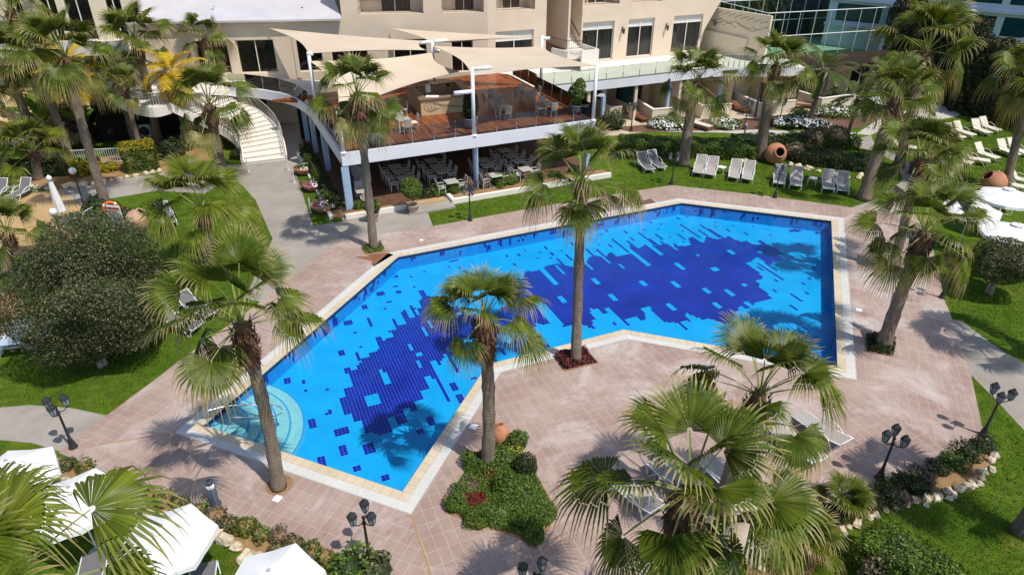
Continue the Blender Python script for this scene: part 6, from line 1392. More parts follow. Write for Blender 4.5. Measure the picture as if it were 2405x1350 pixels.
# white daisy bushes and round bushes by the patios
for px, py, r, h, lb in [(1566, 300, (1.45, 1.0), .75, 'low bush covered in white daisies before the second patio wall'), (1700, 298, (1.2, .8), .6, 'small daisy bush right of the cushioned daybed'), (1858, 297, (1.7, .9), .75, 'white daisy bush at the foot of the right patio wall'), (1905, 300, (1.3, .8), .65, 'white daisy bush beside the feather palm trunk'), (1962, 272, (1.9, 1.0), .75, 'large white daisy bush on the terracotta paving at the pergola'), (2045, 255, (1.0, .7), .9, 'daisy bush behind the thick palm trunk')]:
    bush(lb, at(px, py), r, h, 'bush_leaf', 3000, .07, 'daisy_bush', 'flower bush', flowers=('petal_white', 420, .075))
for px, py, r, h, lb, m in [(1442, 302, .9, 1.35, 'round grey green bush before the first patio wall', 'olive_leaf'), (1576, 288, .55, .8, 'small clipped bush on top of the daisies', 'hedge_leaf'), (1876, 282, .8, 1.0, 'clipped ball bush behind the daisies', 'hedge_leaf'), (1690, 285, .7, .7, 'bright green bush behind the small daisy bush', 'bush_leaf'), (1410, 296, .7, .7, 'green bush under the front right mast', 'hedge_leaf'), (820, 1350, .55, .7, 'round bright bush left of the cut off front border', 'bush_leaf'), (890, 1352, .45, .5, 'grey green bush beside the front lamp post', 'olive_leaf'), (232, 492, .7, .8, 'dark bush at the foot of the lifebuoy palm', 'dark_leaf'), (262, 505, .6, .8, 'green bush behind the sign board', 'hedge_leaf'), (200, 528, .8, .7, 'bright green bush behind the round tree', 'bush_leaf'), (300, 512, .35, .6, 'grey leaved bush between the sign board and the clay jar', 'olive_leaf'), (192, 412, .55, .85, 'yellow green bush by the globe lamp', 'hedge_yellow'), (232, 405, .45, .6, 'small yellow bush right of the globe lamp', 'hedge_yellow'), (262, 400, .5, .6, 'golden low bush left of the hedge block', 'hedge_yellow'), (405, 372, .8, 1.3, 'dark bush with rusty top right of the hedge block', 'dark_leaf'), (150, 402, .7, .8, 'dark shrub below the white fence', 'dark_leaf'), (440, 350, .6, .6, 'low green plants under the curved stair', 'hedge_leaf'), (560, 372, .5, .5, 'dark plants beside the curved stair foot', 'dark_leaf'), (130, 352, 1.0, 1.6, 'dark shrub mass below the yellow rock wall', 'dark_leaf'), (255, 322, .9, 1.0, 'dark creeper at the mouth of the passage', 'dark_leaf')]:
    bush(lb, at(px, py), r, h, m, None if r > .5 else 1400, .075 if r > .5 else .06)
for px, py, r, h, lb in [(1905, 345, .9, 1.5, 'bare twiggy shrub left of the small feather palm'), (1958, 342, 1.0, 1.5, 'bare twiggy shrub in front of the terracotta paving'), (1868, 372, .8, 1.1, 'reddish bare shrub beside the big jar')]:
    bush(lb, at(px, py), r, h, 'dry_twig', 1500, .085, 'dry_shrub', core='dry_twig')
# small square beds at palm feet
def cover(name, label, poly, n, size, h, m, z=.05, stuff=True, leafup=.7):
    xs = [p[0] for p in poly]; ys = [p[1] for p in poly]; P = []
    while len(P) < n:
        x, y = NR.uniform(min(xs), max(xs)), NR.uniform(min(ys), max(ys))
        if inpoly(x, y, poly): P.append((x, y))
    P = np.array(P); hh = h*(.55+.45*np.sin(P[:, 0]*3.1+1)*np.sin(P[:, 1]*2.7))+.02; z_ = z+NR.random(n)**.6*np.maximum(.04, hh)
    c0 = P.mean(0); V, F = leafquads(np.column_stack([P-c0, z_]), np.tile([0, 0, leafup], (n, 1)), size, .6, .8)
    o = npmesh(name, V, F, m, None, (c0[0], c0[1], 0))
    if stuff: struct(o, 'stuff')
    else: tag(o, label, 'plants')
    return o
def shrink(poly, d):
    ar = sum(poly[i][0]*poly[(i+1) % len(poly)][1]-poly[(i+1) % len(poly)][0]*poly[i][1] for i in range(len(poly)))
    return offset_path(poly, d if ar > 0 else -d, True)[0]
q = G([(1298, 837), (1374, 819), (1406, 854), (1325, 874)]); cover('ground_cover', 'low maroon ground cover round the tall bare palm', shrink(q, .06), 2200, .05, .3, 'maroon_leaf', stuff=False)
q = G([(847, 582), (897, 572), (906, 591), (860, 599)]); cover('ground_cover', 'green ground cover round the palm before the terrace corner', shrink(q, .05), 900, .05, .2, 'bush_leaf', stuff=False)
q = G([(2031, 792), (2074, 794), (2099, 808), (2098, 839), (2037, 828)]); cover('ground_cover', 'dark clipped ground cover round the nearer right poolside palm', q, 1700, .045, .42, 'dark_leaf', stuff=False)
q = G([(2063, 613), (2115, 617), (2108, 645), (2066, 637)]); cover('ground_cover', 'dark clipped ground cover round the farther right poolside palm', q, 1500, .045, .38, 'maroon_leaf', stuff=False)
# planted island
ISL = G([(1043, 1205), (1267, 1282), (1313, 1202), (1222, 1058), (1165, 1035), (1105, 1080)])
cover('ground_cover', '', shrink(ISL, .08), 17000, .034, .42, 'bush_leaf', stuff=True); cover('ground_cover', '', shrink(ISL, .08), 7000, .034, .36, 'hedge_leaf', stuff=True)
for px, py, r, h, m, lb, fl_ in [(1215, 1052, .40, .75, 'bush_leaf', 'round bright green bush behind the peeling jar on the island', None), (1110, 1095, .36, .55, 'hedge_leaf', 'dark green bush left of the palm trunk on the island', None), (1180, 1085, .40, .55, 'bush_leaf', 'green bush right of the palm trunk on the island', None), (1095, 1160, .34, .38, 'bush_leaf', 'bush with purple flowers at the left of the island', ('petal_purple', 170, .03)), (1112, 1182, .38, .3, 'red_leaf', 'larger dark red plant at the left front of the island', None), (1150, 1118, .28, .28, 'red_leaf', 'small dark red plant at the foot of the island palm', None), (1072, 1192, .34, .42, 'hedge_leaf', 'green bush at the left corner of the island', None), (1205, 1075, .34, .42, 'bush_leaf', 'pale yellow flowering bush on the right of the island', ('petal_yellow', 150, .026)), (1235, 1105, .36, .48, 'dark_leaf', 'dark bush on the right edge of the island', None), (1190, 1150, .46, .5, 'hedge_leaf', 'large green bush in the middle of the island', None), (1235, 1175, .42, .46, 'bush_leaf', 'bright green bush right of the island middle', None), (1165, 1215, .40, .42, 'bush_leaf', 'bright green bush in the front of the island', None), (1225, 1225, .40, .4, 'hedge_leaf', 'green bush near the front corner of the island', None), (1280, 1215, .36, .36, 'bush_leaf', 'green bush at the right corner of the island', None), (1255, 1262, .32, .36, 'hedge_leaf', 'dark green bush at the front tip of the island', None), (1120, 1222, .38, .34, 'hedge_leaf', 'low green bush on the left front edge of the island', None)]:
    bush(lb, at(px, py), r, h, m, 2100, .034, flowers=fl_)
# border in front, left and right
GB = 'low shrubs in the front left border'
for i, (px, py) in enumerate([(160, 1098), (205, 1108), (262, 1140), (330, 1160), (388, 1180), (425, 1195), (470, 1208), (510, 1218), (540, 1236), (580, 1245), (615, 1262), (660, 1268), (690, 1285), (735, 1300), (770, 1318), (720, 1335), (650, 1300)]):
    bush('low straggly shrub in the earth border in front of the paving', at(px, py), .26+.10*(i*7 % 5)/5, .34+.12*(i*3 % 4)/4, ['olive_leaf', 'hedge_leaf', 'bush_leaf', 'dry_twig'][i*5 % 4], 420, .042, group=GB, core='soil')
GB = 'low shrubs in the right border'
for i, (px, py) in enumerate([(2305, 1052), (2270, 1072), (2235, 1092), (2200, 1105), (2160, 1122), (2120, 1138), (2150, 1150), (2085, 1162), (2050, 1180), (2100, 1178), (2010, 1196), (1950, 1215), (1900, 1225), (1830, 1235), (1760, 1232), (1830, 1290), (1930, 1260), (1700, 1250), (1640, 1262)]):
    bush('low dark shrub in the border along the right plaza edge', at(px, py), .34+.12*(i*7 % 5)/5, .34+.14*(i*3 % 4)/4, ['dark_leaf', 'hedge_leaf', 'dry_twig', 'dark_leaf', 'olive_leaf'][i*3 % 5], 620, .045, group=GB, core='dark_leaf')
# rough edging stones
SM = []
for s in range(5):
    k = MB(); k.blob((0, 0, .06), (.20, .15, .13), 9, 6, .28, seed=s+3, flat=-.05); o = k.build('edging_stone', 'stone'); SM.append(o)
sfirst = [True]*5
def stones(pts, sp, label, group, sc=(.7, 1.25), z=.0):
    P = smoothpts([(*g2(*p), 0) for p in pts], 10); acc = 0; last = P[0]; i = rng.randrange(5)
    for p in P[1:]:
        acc += (p-last).length; last = p
        if acc > sp*rng.uniform(.75, 1.2):
            acc = 0; i = (i+1+rng.randrange(3)) % 5; loc = (p.x+rng.uniform(-.08, .08), p.y+rng.uniform(-.08, .08), z); s = rng.uniform(*sc)
            if sfirst[i]: o = SM[i]; sfirst[i] = False
            else: o = SM[i].copy(); COL.objects.link(o)
            o.location = loc; o.rotation_euler = (0, 0, rng.uniform(0, 6)); o.scale = (s, s, s*rng.uniform(.8, 1.3)); tag(o, label, 'stone', group)
stones([(1640, 1330), (1800, 1330), (1930, 1275), (1985, 1248), (2060, 1205), (2130, 1186), (2200, 1166), (2265, 1140), (2318, 1110), (2334, 1075), (2322, 1050)], .30, 'rough cream stone edging the right border', 'edging stones of the right border', (.55, 1.0))
stones([(2150, 1194), (2240, 1162), (2310, 1128)], .32, 'rough cream stone edging the right border', 'edging stones of the right border', (.5, .9))
stones([(100, 1112), (125, 1122), (150, 1132), (300, 1192), (470, 1240), (520, 1262), (560, 1292), (600, 1318), (640, 1350)], .42, 'rough cream stone edging the front left border', 'edging stones of the front left border', (.8, 1.5))
stones([(138, 446), (200, 437), (270, 425), (334, 412), (414, 398)], .42, 'pale flat stone edging the left path', 'edging stones of the left path', (.9, 1.35))
stones([(0, 448), (60, 440), (138, 447)], .45, 'pale flat stone edging the left path', 'edging stones of the left path', (.9, 1.3))
stones([(1720, 385), (1760, 376), (1790, 372)], .45, 'rounded stone at the foot of the clipped hedge', 'stones under the clipped hedge', (.9, 1.5))
stones([(1845, 385), (1880, 395), (1940, 408), (2000, 420), (2035, 412)], .5, 'rounded stone along the dark hedge behind the loungers', 'stones along the dark hedge', (.9, 1.6))
# grass tufts over the nearer lawns
def tufts(polys, per, size):
    PP = []
    for poly in polys:
        q = G(poly); xs = [p[0] for p in q]; ys = [p[1] for p in q]; A = (max(xs)-min(xs))*(max(ys)-min(ys)); x = NR.uniform(min(xs), max(xs), int(A*per)); y = NR.uniform(min(ys), max(ys), int(A*per))
        ok = np.ones(len(x), bool)*False; j = len(q)-1
        for i in range(len(q)):
            xi, yi = q[i]; xj, yj = q[j]; ok ^= ((yi > y) != (yj > y)) & (x < (xj-xi)*(y-yi)/(yj-yi+1e-12)+xi); j = i
        PP.append(np.column_stack([x[ok], y[ok]]))
    P = np.concatenate(PP); n = len(P); a = NR.uniform(0, 6.28, n); w = size*.22; h = size*NR.uniform(.5, 1.1, n); d = np.column_stack([np.cos(a), np.sin(a), 0*a]); l = np.column_stack([NR.normal(0, .5, (n, 2))*h[:, None], h])
    B = np.column_stack([P, 0*a]); V = np.stack([B-d*w, B+d*w, B+l], 1).reshape(-1, 3); struct(npmesh('grass', V, np.arange(3*n).reshape(-1, 3), 'grass_blade'), 'stuff')
tufts([[(0, 560), (200, 540), (380, 455), (600, 470), (640, 560), (616, 704), (416, 848), (250, 972), (165, 955), (70, 948), (0, 952)], [(1017, 531), (1577, 436), (1800, 460), (1996, 487), (2060, 470), (2110, 425), (2040, 405), (1760, 385), (1500, 400), (1390, 425), (1000, 490)], [(2199, 560), (2236, 748), (2265, 752), (2405, 840), (2480, 840), (2480, 540)], [(2285, 885), (2330, 934), (2500, 1130), (2480, 1500), (1900, 1500), (2000, 1270), (2200, 1190), (2340, 1100)], [(0, 1045), (120, 1080), (90, 1118), (150, 1140), (300, 1195), (470, 1250), (560, 1300), (640, 1360), (700, 1500), (0, 1500)], [(685, 398), (736, 529), (805, 519), (757, 430), (722, 395)], [(2060, 310), (2230, 280), (2405, 310), (2405, 420), (2170, 430), (2150, 390), (2110, 360)]], 160, .075)
# ---------------------------------------------------------------- ground floor rooms and patios right of the terrace
def zat(p, px):
    d = np.array([(px[0]-PW/2)/FPX, (px[1]-PH/2)/FPX, 1.0]) @ CAMM; t = (p[0]*d[0]+p[1]*d[1])/(d[0]**2+d[1]**2); return HC+d[2]*t
struct(flat('patio', [tuple(uvw(u, v).xy) for u, v in ((16.6, 6.4), (41, 5.0), (43, 14.9), (16.6, 14.9))], .012, 'patio_tile', BA, False))
flat('terracotta_paving', [(1440, 300), (1600, 286), (1720, 281), (1860, 272), (1990, 262), (2060, 248), (2120, 262), (2010, 302), (1860, 302), (1740, 306), (1480, 311)], .016, 'terracotta_floor', BA)
gf = thing('garden_rooms', 'shaded ground floor hotel rooms with glass doors below the white walkway', 'building', BO, BA)
k = MB(); holes = []; u0 = 17.2
spans = [(17.6, 20.4), (21.9, 24.6), (26.2, 28.8), (30.4, 33.4)]
fl_, tr_ = tess([(16.2, 0), (36, 0), (36, 3.0), (16.2, 3.0)], [[(a, .05), (b, .05), (b, 2.5), (a, 2.5)] for a, b in spans])
k.add([(p.x, 13.0, p.y) for p in fl_], tr_); k.bx(16.2, 36, 13.01, 13.2, 2.5, 3.0)
k.build('wall', 'stucco', gf)
for i, (a, b_) in enumerate(spans):
    o = window(gf, a, b_, .05, 2.5, .1, 1, 0, 'dark_curtain', 'white_paint'); o.location = (0, 13.0, 0)
for u in (20.95, 25.3, 29.6, 35.0): k = MB(); k.bx(u-.12, u+.12, 8.9, 13.0, 0, 3.0); k.build('partition', 'stucco', gf)
def patio_wall(L, R_, label, back=4.0, h=1.05):
    a, b_ = at(*L), at(*R_); d = (b_-a).normalized(); nb = Vector((-d.y, d.x, 0)); t = thing('patio_wall', label, 'wall', (a.x, a.y, 0), math.atan2(d.y, d.x), 'low cream patio walls'); W = (b_-a).length
    k = MB(); k.bx(0, W, 0, .2, 0, h); k.bx(0, .2, .2, back, 0, h); k.build('wall', 'cream_stucco', t)
    k = MB(); k.bx(-.03, W+.03, -.03, .23, h, h+.06); k.bx(-.03, .23, .23, back, h, h+.06); k.build('coping', 'white_plaster', t)
patio_wall((1430, 284), (1458, 281), 'low cream patio wall nearest the terrace, behind the round bush', 4.5)
patio_wall((1530, 289), (1577, 285), 'low cream patio wall between the two lantern posts, left of the palm')
patio_wall((1645, 280), (1714, 275), 'widest low cream patio wall right of the straight palm')
patio_wall((1780, 274), (1864, 266), 'low cream patio wall behind the jar palm and lantern')
patio_wall((1925, 262), (2010, 250), 'low cream patio wall beneath the brown pergola', 3)
gr = thing('garden_wing', 'single storey cream garden wing behind the palms on the right', 'building')
wa, wb_ = at(1725, 262), at(1790, 256); dw = (at(1990, 240)-wa).normalized(); aw = math.atan2(dw.y, dw.x); LW = 19.0
k = MB(); fl_, tr_ = tess([(0, 0), (LW, 0), (LW, 3.0), (0, 3.0)], [[(a, .05), (a+2.2, .05), (a+2.2, 2.4), (a, 2.4)] for a in (3.0, 8.0, 13.4)])
k.add([(p.x, 2.6, p.y) for p in fl_], tr_); k.bx(0, LW, 2.62, 4.6, 2.9, 3.02); k.bx(0, .2, 2.6, 4.6, 0, 2.9); k.bx(LW-.2, LW, 2.6, 4.6, 0, 2.9); k.build('wall', 'stucco', gr, loc=(wa.x, wa.y, 0), rz=aw)
for a in (3.0, 8.0, 13.4): o = window(gr, a, a+2.2, .05, 2.4, .1, 1, 0, 'dark_curtain', 'white_paint'); o.location = (wa.x-math.sin(aw)*2.6, wa.y+math.cos(aw)*2.6, 0); o.rotation_euler = (0, 0, aw)
k = MB(); k.bx(-.2, LW+.2, .6, .72, 2.98, 3.1); k.bx(-.2, LW+.2, 4.4, 4.52, 3.025, 3.1)
for i in range(int(LW/.32)): k.bx(i*.32, i*.32+.10, .3, 4.8, 3.1, 3.24)
k.build('slatted_roof', 'shade_brown', gr, loc=(wa.x, wa.y, 0), rz=aw)
# pergola
pg = thing('pergola', 'dark brown slatted pergola over the right patio', 'pergola')
pc4 = [at(*p, 2.9) for p in ((1945, 178), (2030, 160), (2055, 132), (1975, 146))]
for i in range(17):
    s = i/16; a, b_ = pc4[0].lerp(pc4[3], s), pc4[1].lerp(pc4[2], s); k = MB(); d = (b_-a); n_ = Vector((-d.y, d.x, 0)).normalized()*.035
    k.add([a-n_, b_-n_, b_+n_, a+n_, a-n_+Vector((0, 0, .14)), b_-n_+Vector((0, 0, .14)), b_+n_+Vector((0, 0, .14)), a+n_+Vector((0, 0, .14))], [(3, 2, 1, 0), (4, 5, 6, 7), (0, 1, 5, 4), (1, 2, 6, 5), (2, 3, 7, 6), (3, 0, 4, 7)]); k.build('slat', 'shade_brown', pg)
for i in range(4): k = MB(); p = pc4[i]; k.bx(p.x-.09, p.x+.09, p.y-.09, p.y+.09, 0, 2.9); k.build('post', 'shade_brown', pg)
for a, b_ in ((0, 3), (1, 2)): k = MB(); k.tube([pc4[a]-Vector((0, 0, .06)), pc4[b_]-Vector((0, 0, .06))], .07, 4); k.build('beam', 'shade_brown', pg)
pg2 = thing('pergola', 'brown timber canopy over the patio behind the jar palm', 'pergola')
pc5 = [at(*p, 2.8) for p in ((1788, 196), (1880, 184), (1885, 160), (1800, 168))]
for i in range(12):
    s = i/11; a, b_ = pc5[0].lerp(pc5[3], s), pc5[1].lerp(pc5[2], s); k = MB(); d = (b_-a); n_ = Vector((-d.y, d.x, 0)).normalized()*.06
    k.add([a-n_, b_-n_, b_+n_, a+n_, a-n_+Vector((0, 0, .1)), b_-n_+Vector((0, 0, .1)), b_+n_+Vector((0, 0, .1)), a+n_+Vector((0, 0, .1))], [(3, 2, 1, 0), (4, 5, 6, 7), (0, 1, 5, 4), (1, 2, 6, 5), (2, 3, 7, 6), (3, 0, 4, 7)]); k.build('slat', 'brown_wood', pg2)
for i in range(4): k = MB(); p = pc5[i]; k.bx(p.x-.07, p.x+.07, p.y-.07, p.y+.07, 0, 2.8); k.build('post', 'shade_brown', pg2)
# daybeds and garden seats
def daybed(px, py, az, label, cush=None, back=0.0):
    p = at(px, py, .35); t = thing('daybed', label, 'daybed', (p.x, p.y, 0.012), az, 'brown wooden daybeds on the patios')
    k = MB(); k.rbx(-1.0, 1.0, -.33, .33, .24, .34, .015); k.build('slatted_base', 'brown_wood', t)
    for sx in (-.9, .9):
        for sy in (-.27, .27): k = MB(); k.bx(sx-.035, sx+.035, sy-.035, sy+.035, 0, .24); k.build('leg', 'brown_wood', t)
    if cush: k = MB(); k.rbx(-.98, .98, -.31, .31, .345, .43, .03); k.build('cushion', cush, t)
    if back: k = MB(); k.rbx(-.05, .75, -.31, .31, -.02, .05, .012, mx=Matrix.Translation((.3, 0, .36)) @ Matrix.Rotation(-R(back), 4, 'Y')); k.build('backrest', 'brown_wood', t)
daybed(1738, 252, R(115), 'brown wooden daybed on the bright patio right of the widest wall, left one', back=25)
daybed(1772, 250, R(115), 'brown wooden daybed on the bright patio right of the widest wall, right one', back=25)
daybed(1645, 292, R(128), 'daybed with sand coloured cushion on the terracotta paving right of the palm', 'sling_cream')
daybed(1600, 290, R(128), 'daybed with sand coloured cushion half hidden behind the palm trunk', 'sling_cream')
daybed(1500, 272, R(120), 'dark brown daybed in the shade behind the first patio wall', back=25)
daybed(1888, 244, R(-15), 'wide brown cushioned seat against the right patio wall', 'cushion_brown')
p = at(1656, 284, .4); t = thing('side_table', 'small brown wooden table beside the cushioned daybed', 'side table', (p.x, p.y, .02)); k = MB(); k.rbx(-.25, .25, -.25, .25, .42, .47, .01); k.build('table_top', 'brown_wood', t)
for sx in (-.2, .2):
    for sy in (-.2, .2): k = MB(); k.bx(sx-.03, sx+.03, sy-.03, sy+.03, 0, .42); k.build('leg', 'brown_wood', t)
for px, py, lb in ((1476, 266, 'wooden armchair on the first patio'), (1460, 285, 'small dark patio chair beside the round bush')):
    p = at(px, py, .4); t = thing('chair', lb, 'chair', (p.x, p.y, .012), R(200)); k = MB(); k.rbx(-.25, .25, -.25, .25, .38, .44, .02); k.build('seat', 'brown_wood', t); k = MB(); k.rbx(-.25, .25, -.29, -.23, .44, .9, .015); k.build('backrest', 'brown_wood', t)
    for sx in (-.22, .22):
        for sy in (-.22, .22): k = MB(); k.bx(sx-.025, sx+.025, sy-.025, sy+.025, 0, .38); k.build('leg', 'brown_wood', t)
def screen(u, v0, v1, z0, z1, label):
    t = thing('iron_screen', label, 'screen', uvw(u, v0, 0), BA+PI/2, 'dark leaf pattern screens'); L = v1-v0; k = MB()
    for a, b_ in (((0, z0), (L, z0)), ((L, z0), (L, z1)), ((L, z1), (0, z1)), ((0, z1), (0, z0))): k.tube([(a[0], 0, a[1]), (b_[0], 0, b_[1])], .03, 4)
    k.build('frame', 'iron', t); k = MB()
    for i in range(5): k.tube(smoothpts([(L*.5, 0, z0), (L*(.3+.1*i), 0, (z0+z1)/2), (L*(.05+.22*i), 0, z1-.05)], 4), .014, 4)
    k.build('tracery', 'iron', t); k = MB(); k.add([(0, .01, z0), (L, .01, z0), (L, .01, z1), (0, .01, z1)], [(0, 1, 2, 3)]); k.build('pane', 'teal_glass', t)
screen(25.16, 9.1, 11.6, 1.2, 2.7, 'dark leaf pattern screen beside the second patio')
screen(20.80, 9.1, 11.6, 1.2, 2.7, 'dark leaf pattern screen beside the first patio')
# ---------------------------------------------------------------- cream mural wall, glass court, blue building
ml = at(1650, 112, 3.5); mr = at(1792, 148, 3.5); zl = zat(ml, (1690, 16)); zr = zat(mr, (1802, 38))
t = thing('mural_wall', 'cream terrace end wall with wavy engraved lines beside the glass court', 'wall')
d = (mr-ml); L = d.length; am = math.atan2(d.y, d.x)
k = MB(); k.add([(0, 0, 0), (L, 0, 0), (L, 0, zr), (0, 0, zl), (0, .2, 0), (L, .2, 0), (L, .2, zr), (0, .2, zl)], [(0, 1, 2, 3), (7, 6, 5, 4), (3, 2, 6, 7), (1, 5, 6, 2), (0, 3, 7, 4)]); k.build('wall', 'cream_stucco', t, loc=(ml.x, ml.y, 0), rz=am)
k = MB(); k.bx(-.2, L*.72, -.22, -.001, 0, zl-2.0); k.build('lower_wall', 'cream_stucco', t, loc=(ml.x, ml.y, 0), rz=am)
k = MB()
for j in range(9):
    x0 = L*(.06+.10*j); k.tube(smoothpts([(x0, -.01, zl-.45-.02*j), (x0+.3, -.01, zl-.3-.02*j), (x0+.8, -.01, zl-.12-.03*j)], 5), .022, 4)
for j in range(7):
    pts = [(L*(.05+.13*j*.9)+s*.28, -.01, zl-1.0-.10*(j % 3)-.16*math.sin(s*.9+j)) for s in range(7)]; k.tube(pts, .02, 4)
k.build('engraved_lines', 'mural_line', t, loc=(ml.x, ml.y, 0), rz=am)
court = thing('glass_court', 'tall glass walled sports court with white frame on the right', 'sports court')
nr = at(2066, 122, 0.0); hC_ = zat(nr, (2091, 17)); nl = at(1792, 172, 0.0)
for yy in range(120, 260, 2):
    q_ = at(1786, yy, 0); 
    if abs(zat(q_, (1800, 39))-hC_) < .35: nl = q_; break
dF_ = (nr-nl); bk_ = Vector((-dF_.y, dF_.x, 0)).normalized()*9.5; nb_l, nb_r = nl+bk_, nr+bk_
k = MB()
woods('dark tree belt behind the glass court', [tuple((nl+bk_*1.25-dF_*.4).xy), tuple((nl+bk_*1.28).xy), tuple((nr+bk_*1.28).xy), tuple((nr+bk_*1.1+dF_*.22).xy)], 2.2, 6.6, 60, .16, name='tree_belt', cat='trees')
for a, b_, n_ in ((nl, nr, 8), (nr, nb_r, 4), (nb_r, nb_l, 8), (nb_l, nl, 4)):
    for z in (0.02, hC_*.5, hC_): k.tube([a+Vector((0, 0, z)), b_+Vector((0, 0, z))], .045, 4)
    for i in range(n_): p = a.lerp(b_, i/n_); k.tube([p, p+Vector((0, 0, hC_))], .04, 4)
k.build('frame', 'alu_white', court)
for a, b_ in ((nl, nr), (nr, nb_r), (nb_r, nb_l), (nb_l, nl)):
    k = MB(); k.add([a+Vector((0, 0, .05)), b_+Vector((0, 0, .05)), b_+Vector((0, 0, hC_*.98)), a+Vector((0, 0, hC_*.98))], [(0, 1, 2, 3)]); k.build('glass_wall', 'glass', court)
k = MB(); k.add([nl+Vector((0, 0, .03)), nr+Vector((0, 0, .03)), nb_r+Vector((0, 0, .03)), nb_l+Vector((0, 0, .03))], [(0, 1, 2, 3)]); k.build('floor', 'court_green', court)
bl = thing('blue_building', 'pale blue hotel block with dark teal window bands at the top right', 'building')
pa_, pb_ = at(2312, 82, 3.0), at(2403, 91, 3.0); ab = math.atan2(pb_.y-pa_.y, pb_.x-pa_.x); dx_ = Vector((math.cos(ab), math.sin(ab), 0)); o0 = pa_-dx_*16.5; LB_ = 40
fb = facade(o0, ab); k = MB(); hs = []
for r_ in range(3):
    z0 = 3.0+r_*3.1-.0
    for c_ in range(6): hs.append((1.0+c_*5.6, 1.0+c_*5.6+4.9, z0, z0+1.9))
fl_, tr_ = tess([(0, 0), (LB_, 0), (LB_, 13), (0, 13)], [[(a, c), (b_, c), (b_, d_), (a, d_)] for a, b_, c, d_ in hs]); k.add([(p.x, 0, p.y) for p in fl_], tr_)
for z in (2.75, 5.55, 8.65, 11.7): k.bx(0, LB_, -.5, -.002, z-.30, z-.02)
k.bx(0, LB_, .6, 12, 12.9, 13); k.bx(0, .2, .02, 12, 0, 12.9); k.build('wall', 'blue_facade', bl, loc=(o0.x, o0.y, 0), rz=ab)
for a, b_, c, d_ in hs:
    k = MB()
    for x in (a, (a+b_)/2-.04, b_-.09): k.bx(x, x+.09, .10, .2, c, d_)
    k.bx(a, b_, .101, .199, c, c+.08); k.bx(a, b_, .101, .199, d_-.08, d_); o = k.build('window', 'dark_frame', bl, loc=(o0.x, o0.y, 0), rz=ab)
    k = MB(); k.add([(a, .16, c), (b_, .16, c), (b_, .16, d_), (a, .16, d_)], [(0, 1, 2, 3)]); k.build('pane', 'teal_glass', o)
# ---------------------------------------------------------------- left side: low wing, rock wall, passage
lw = thing('left_wing', 'cream hotel wing with tall dark windows behind the left palms', 'building')
PL = B0+Vector((math.cos(A2), math.sin(A2), 0))*xl; fL = facade(PL, A2); hs = []
for x0, x1 in ((100, 140), (155, 218), (252, 292), (20, 60)): a = fL(x0, 40)[0]; b_ = fL(x1, 40)[0]; hs.append((a, b_, 6.6, 10.4))
for x0, x1 in ((110, 150), (200, 250)): a = fL(x0, 110)[0]; b_ = fL(x1, 110)[0]; hs.append((a, b_, 3.7, 5.6))
k = MB(); panel(k, -24, -.02, 0, ZTOP, hs, .3); k.bx(-24, -.02, 3, 3.2, 0, ZTOP); k.build('wall', 'cream_stucco', lw, loc=(PL.x, PL.y, 0), rz=A2)
for h in hs: o = window(lw, *h, y=.2, mull=1, pelmet=0, cur='dark_curtain', fr='white_plaster'); o.location = (PL.x, PL.y, 0); o.rotation_euler = (0, 0, A2)
k = MB(); k.bx(-22, -.5, -2.0, -1.8, 5.9, 6.9); k.bx(-22, -.5, -1.8, -.003, 5.9, 6.05); 
for x in (-18, -12.5, -8, -4): k.bx(x-.2, x+.2, -2.15, -1.75, 6.9, 7.8)
k.build('parapet', 'white_plaster', lw, loc=(PL.x, PL.y, 0), rz=A2)
def rockface(label, pts, h, m, seed, cav=False, name='rock_wall'):
    rg = random.Random(seed); P = smoothpts([(*g2(*p), 0) for p in pts], 7); k = MB(); rows = 12; vs = []
    for i, p in enumerate(P):
        d = (P[min(i+1, len(P)-1)]-P[max(0, i-1)]).normalized(); nn = Vector((d.y, -d.x, 0))
        for j in range(rows+1):
            t_ = j/rows; led = .55*math.sin(i*.9+math.floor(t_*4)*2.1)+.30*math.sin(i*2.3+j*1.3)+rg.uniform(-.16, .16)
            vs.append(p+nn*(led-1.2*t_)+Vector((0, 0, h*t_+(.12*rg.random() if j else 0))))
        
    n = rows+1; k.add(vs, [(i*n+j, (i+1)*n+j, (i+1)*n+j+1, i*n+j+1) for i in range(len(P)-1) for j in range(rows)])
    b0 = len(k.v); topv = [Vector(vs[i*n+rows]) for i in range(len(P))]; bk = [v+Vector((0, 3.5, 0)) for v in topv]
    k.add(topv+bk, [(i, i+1, len(P)+i+1, len(P)+i) for i in range(len(P)-1)]); return tag(k.build(name, m), label, 'rock wall')
rockface('yellow artificial rock wall behind the left palms', [(-70, 348), (20, 340), (100, 336), (160, 336), (208, 338)], 3.5, 'rock_yellow', 4)
rockface('rock face under the white bridge, its shade painted dark', [(206, 338), (226, 326), (262, 316)], 3.0, 'rock_shaded', 9)
k = MB(); k.bx(-14, -.4, 20.0, 20.3, 0, DZ-.36); tag(at_f(k.build('passage_wall', 'room_shade'), BO, BA), 'passage wall below the white bridge, its shade painted near black', 'wall')  # near-black wall stands for the shaded hollow below the bridge
glass_rail('glass_railing', 'glass fence along the top of the yellow rock wall', [touv(*p, 3.4) for p in ((-20, 222), (60, 222), (130, 220), (205, 212))], 3.4, pw=1.6)
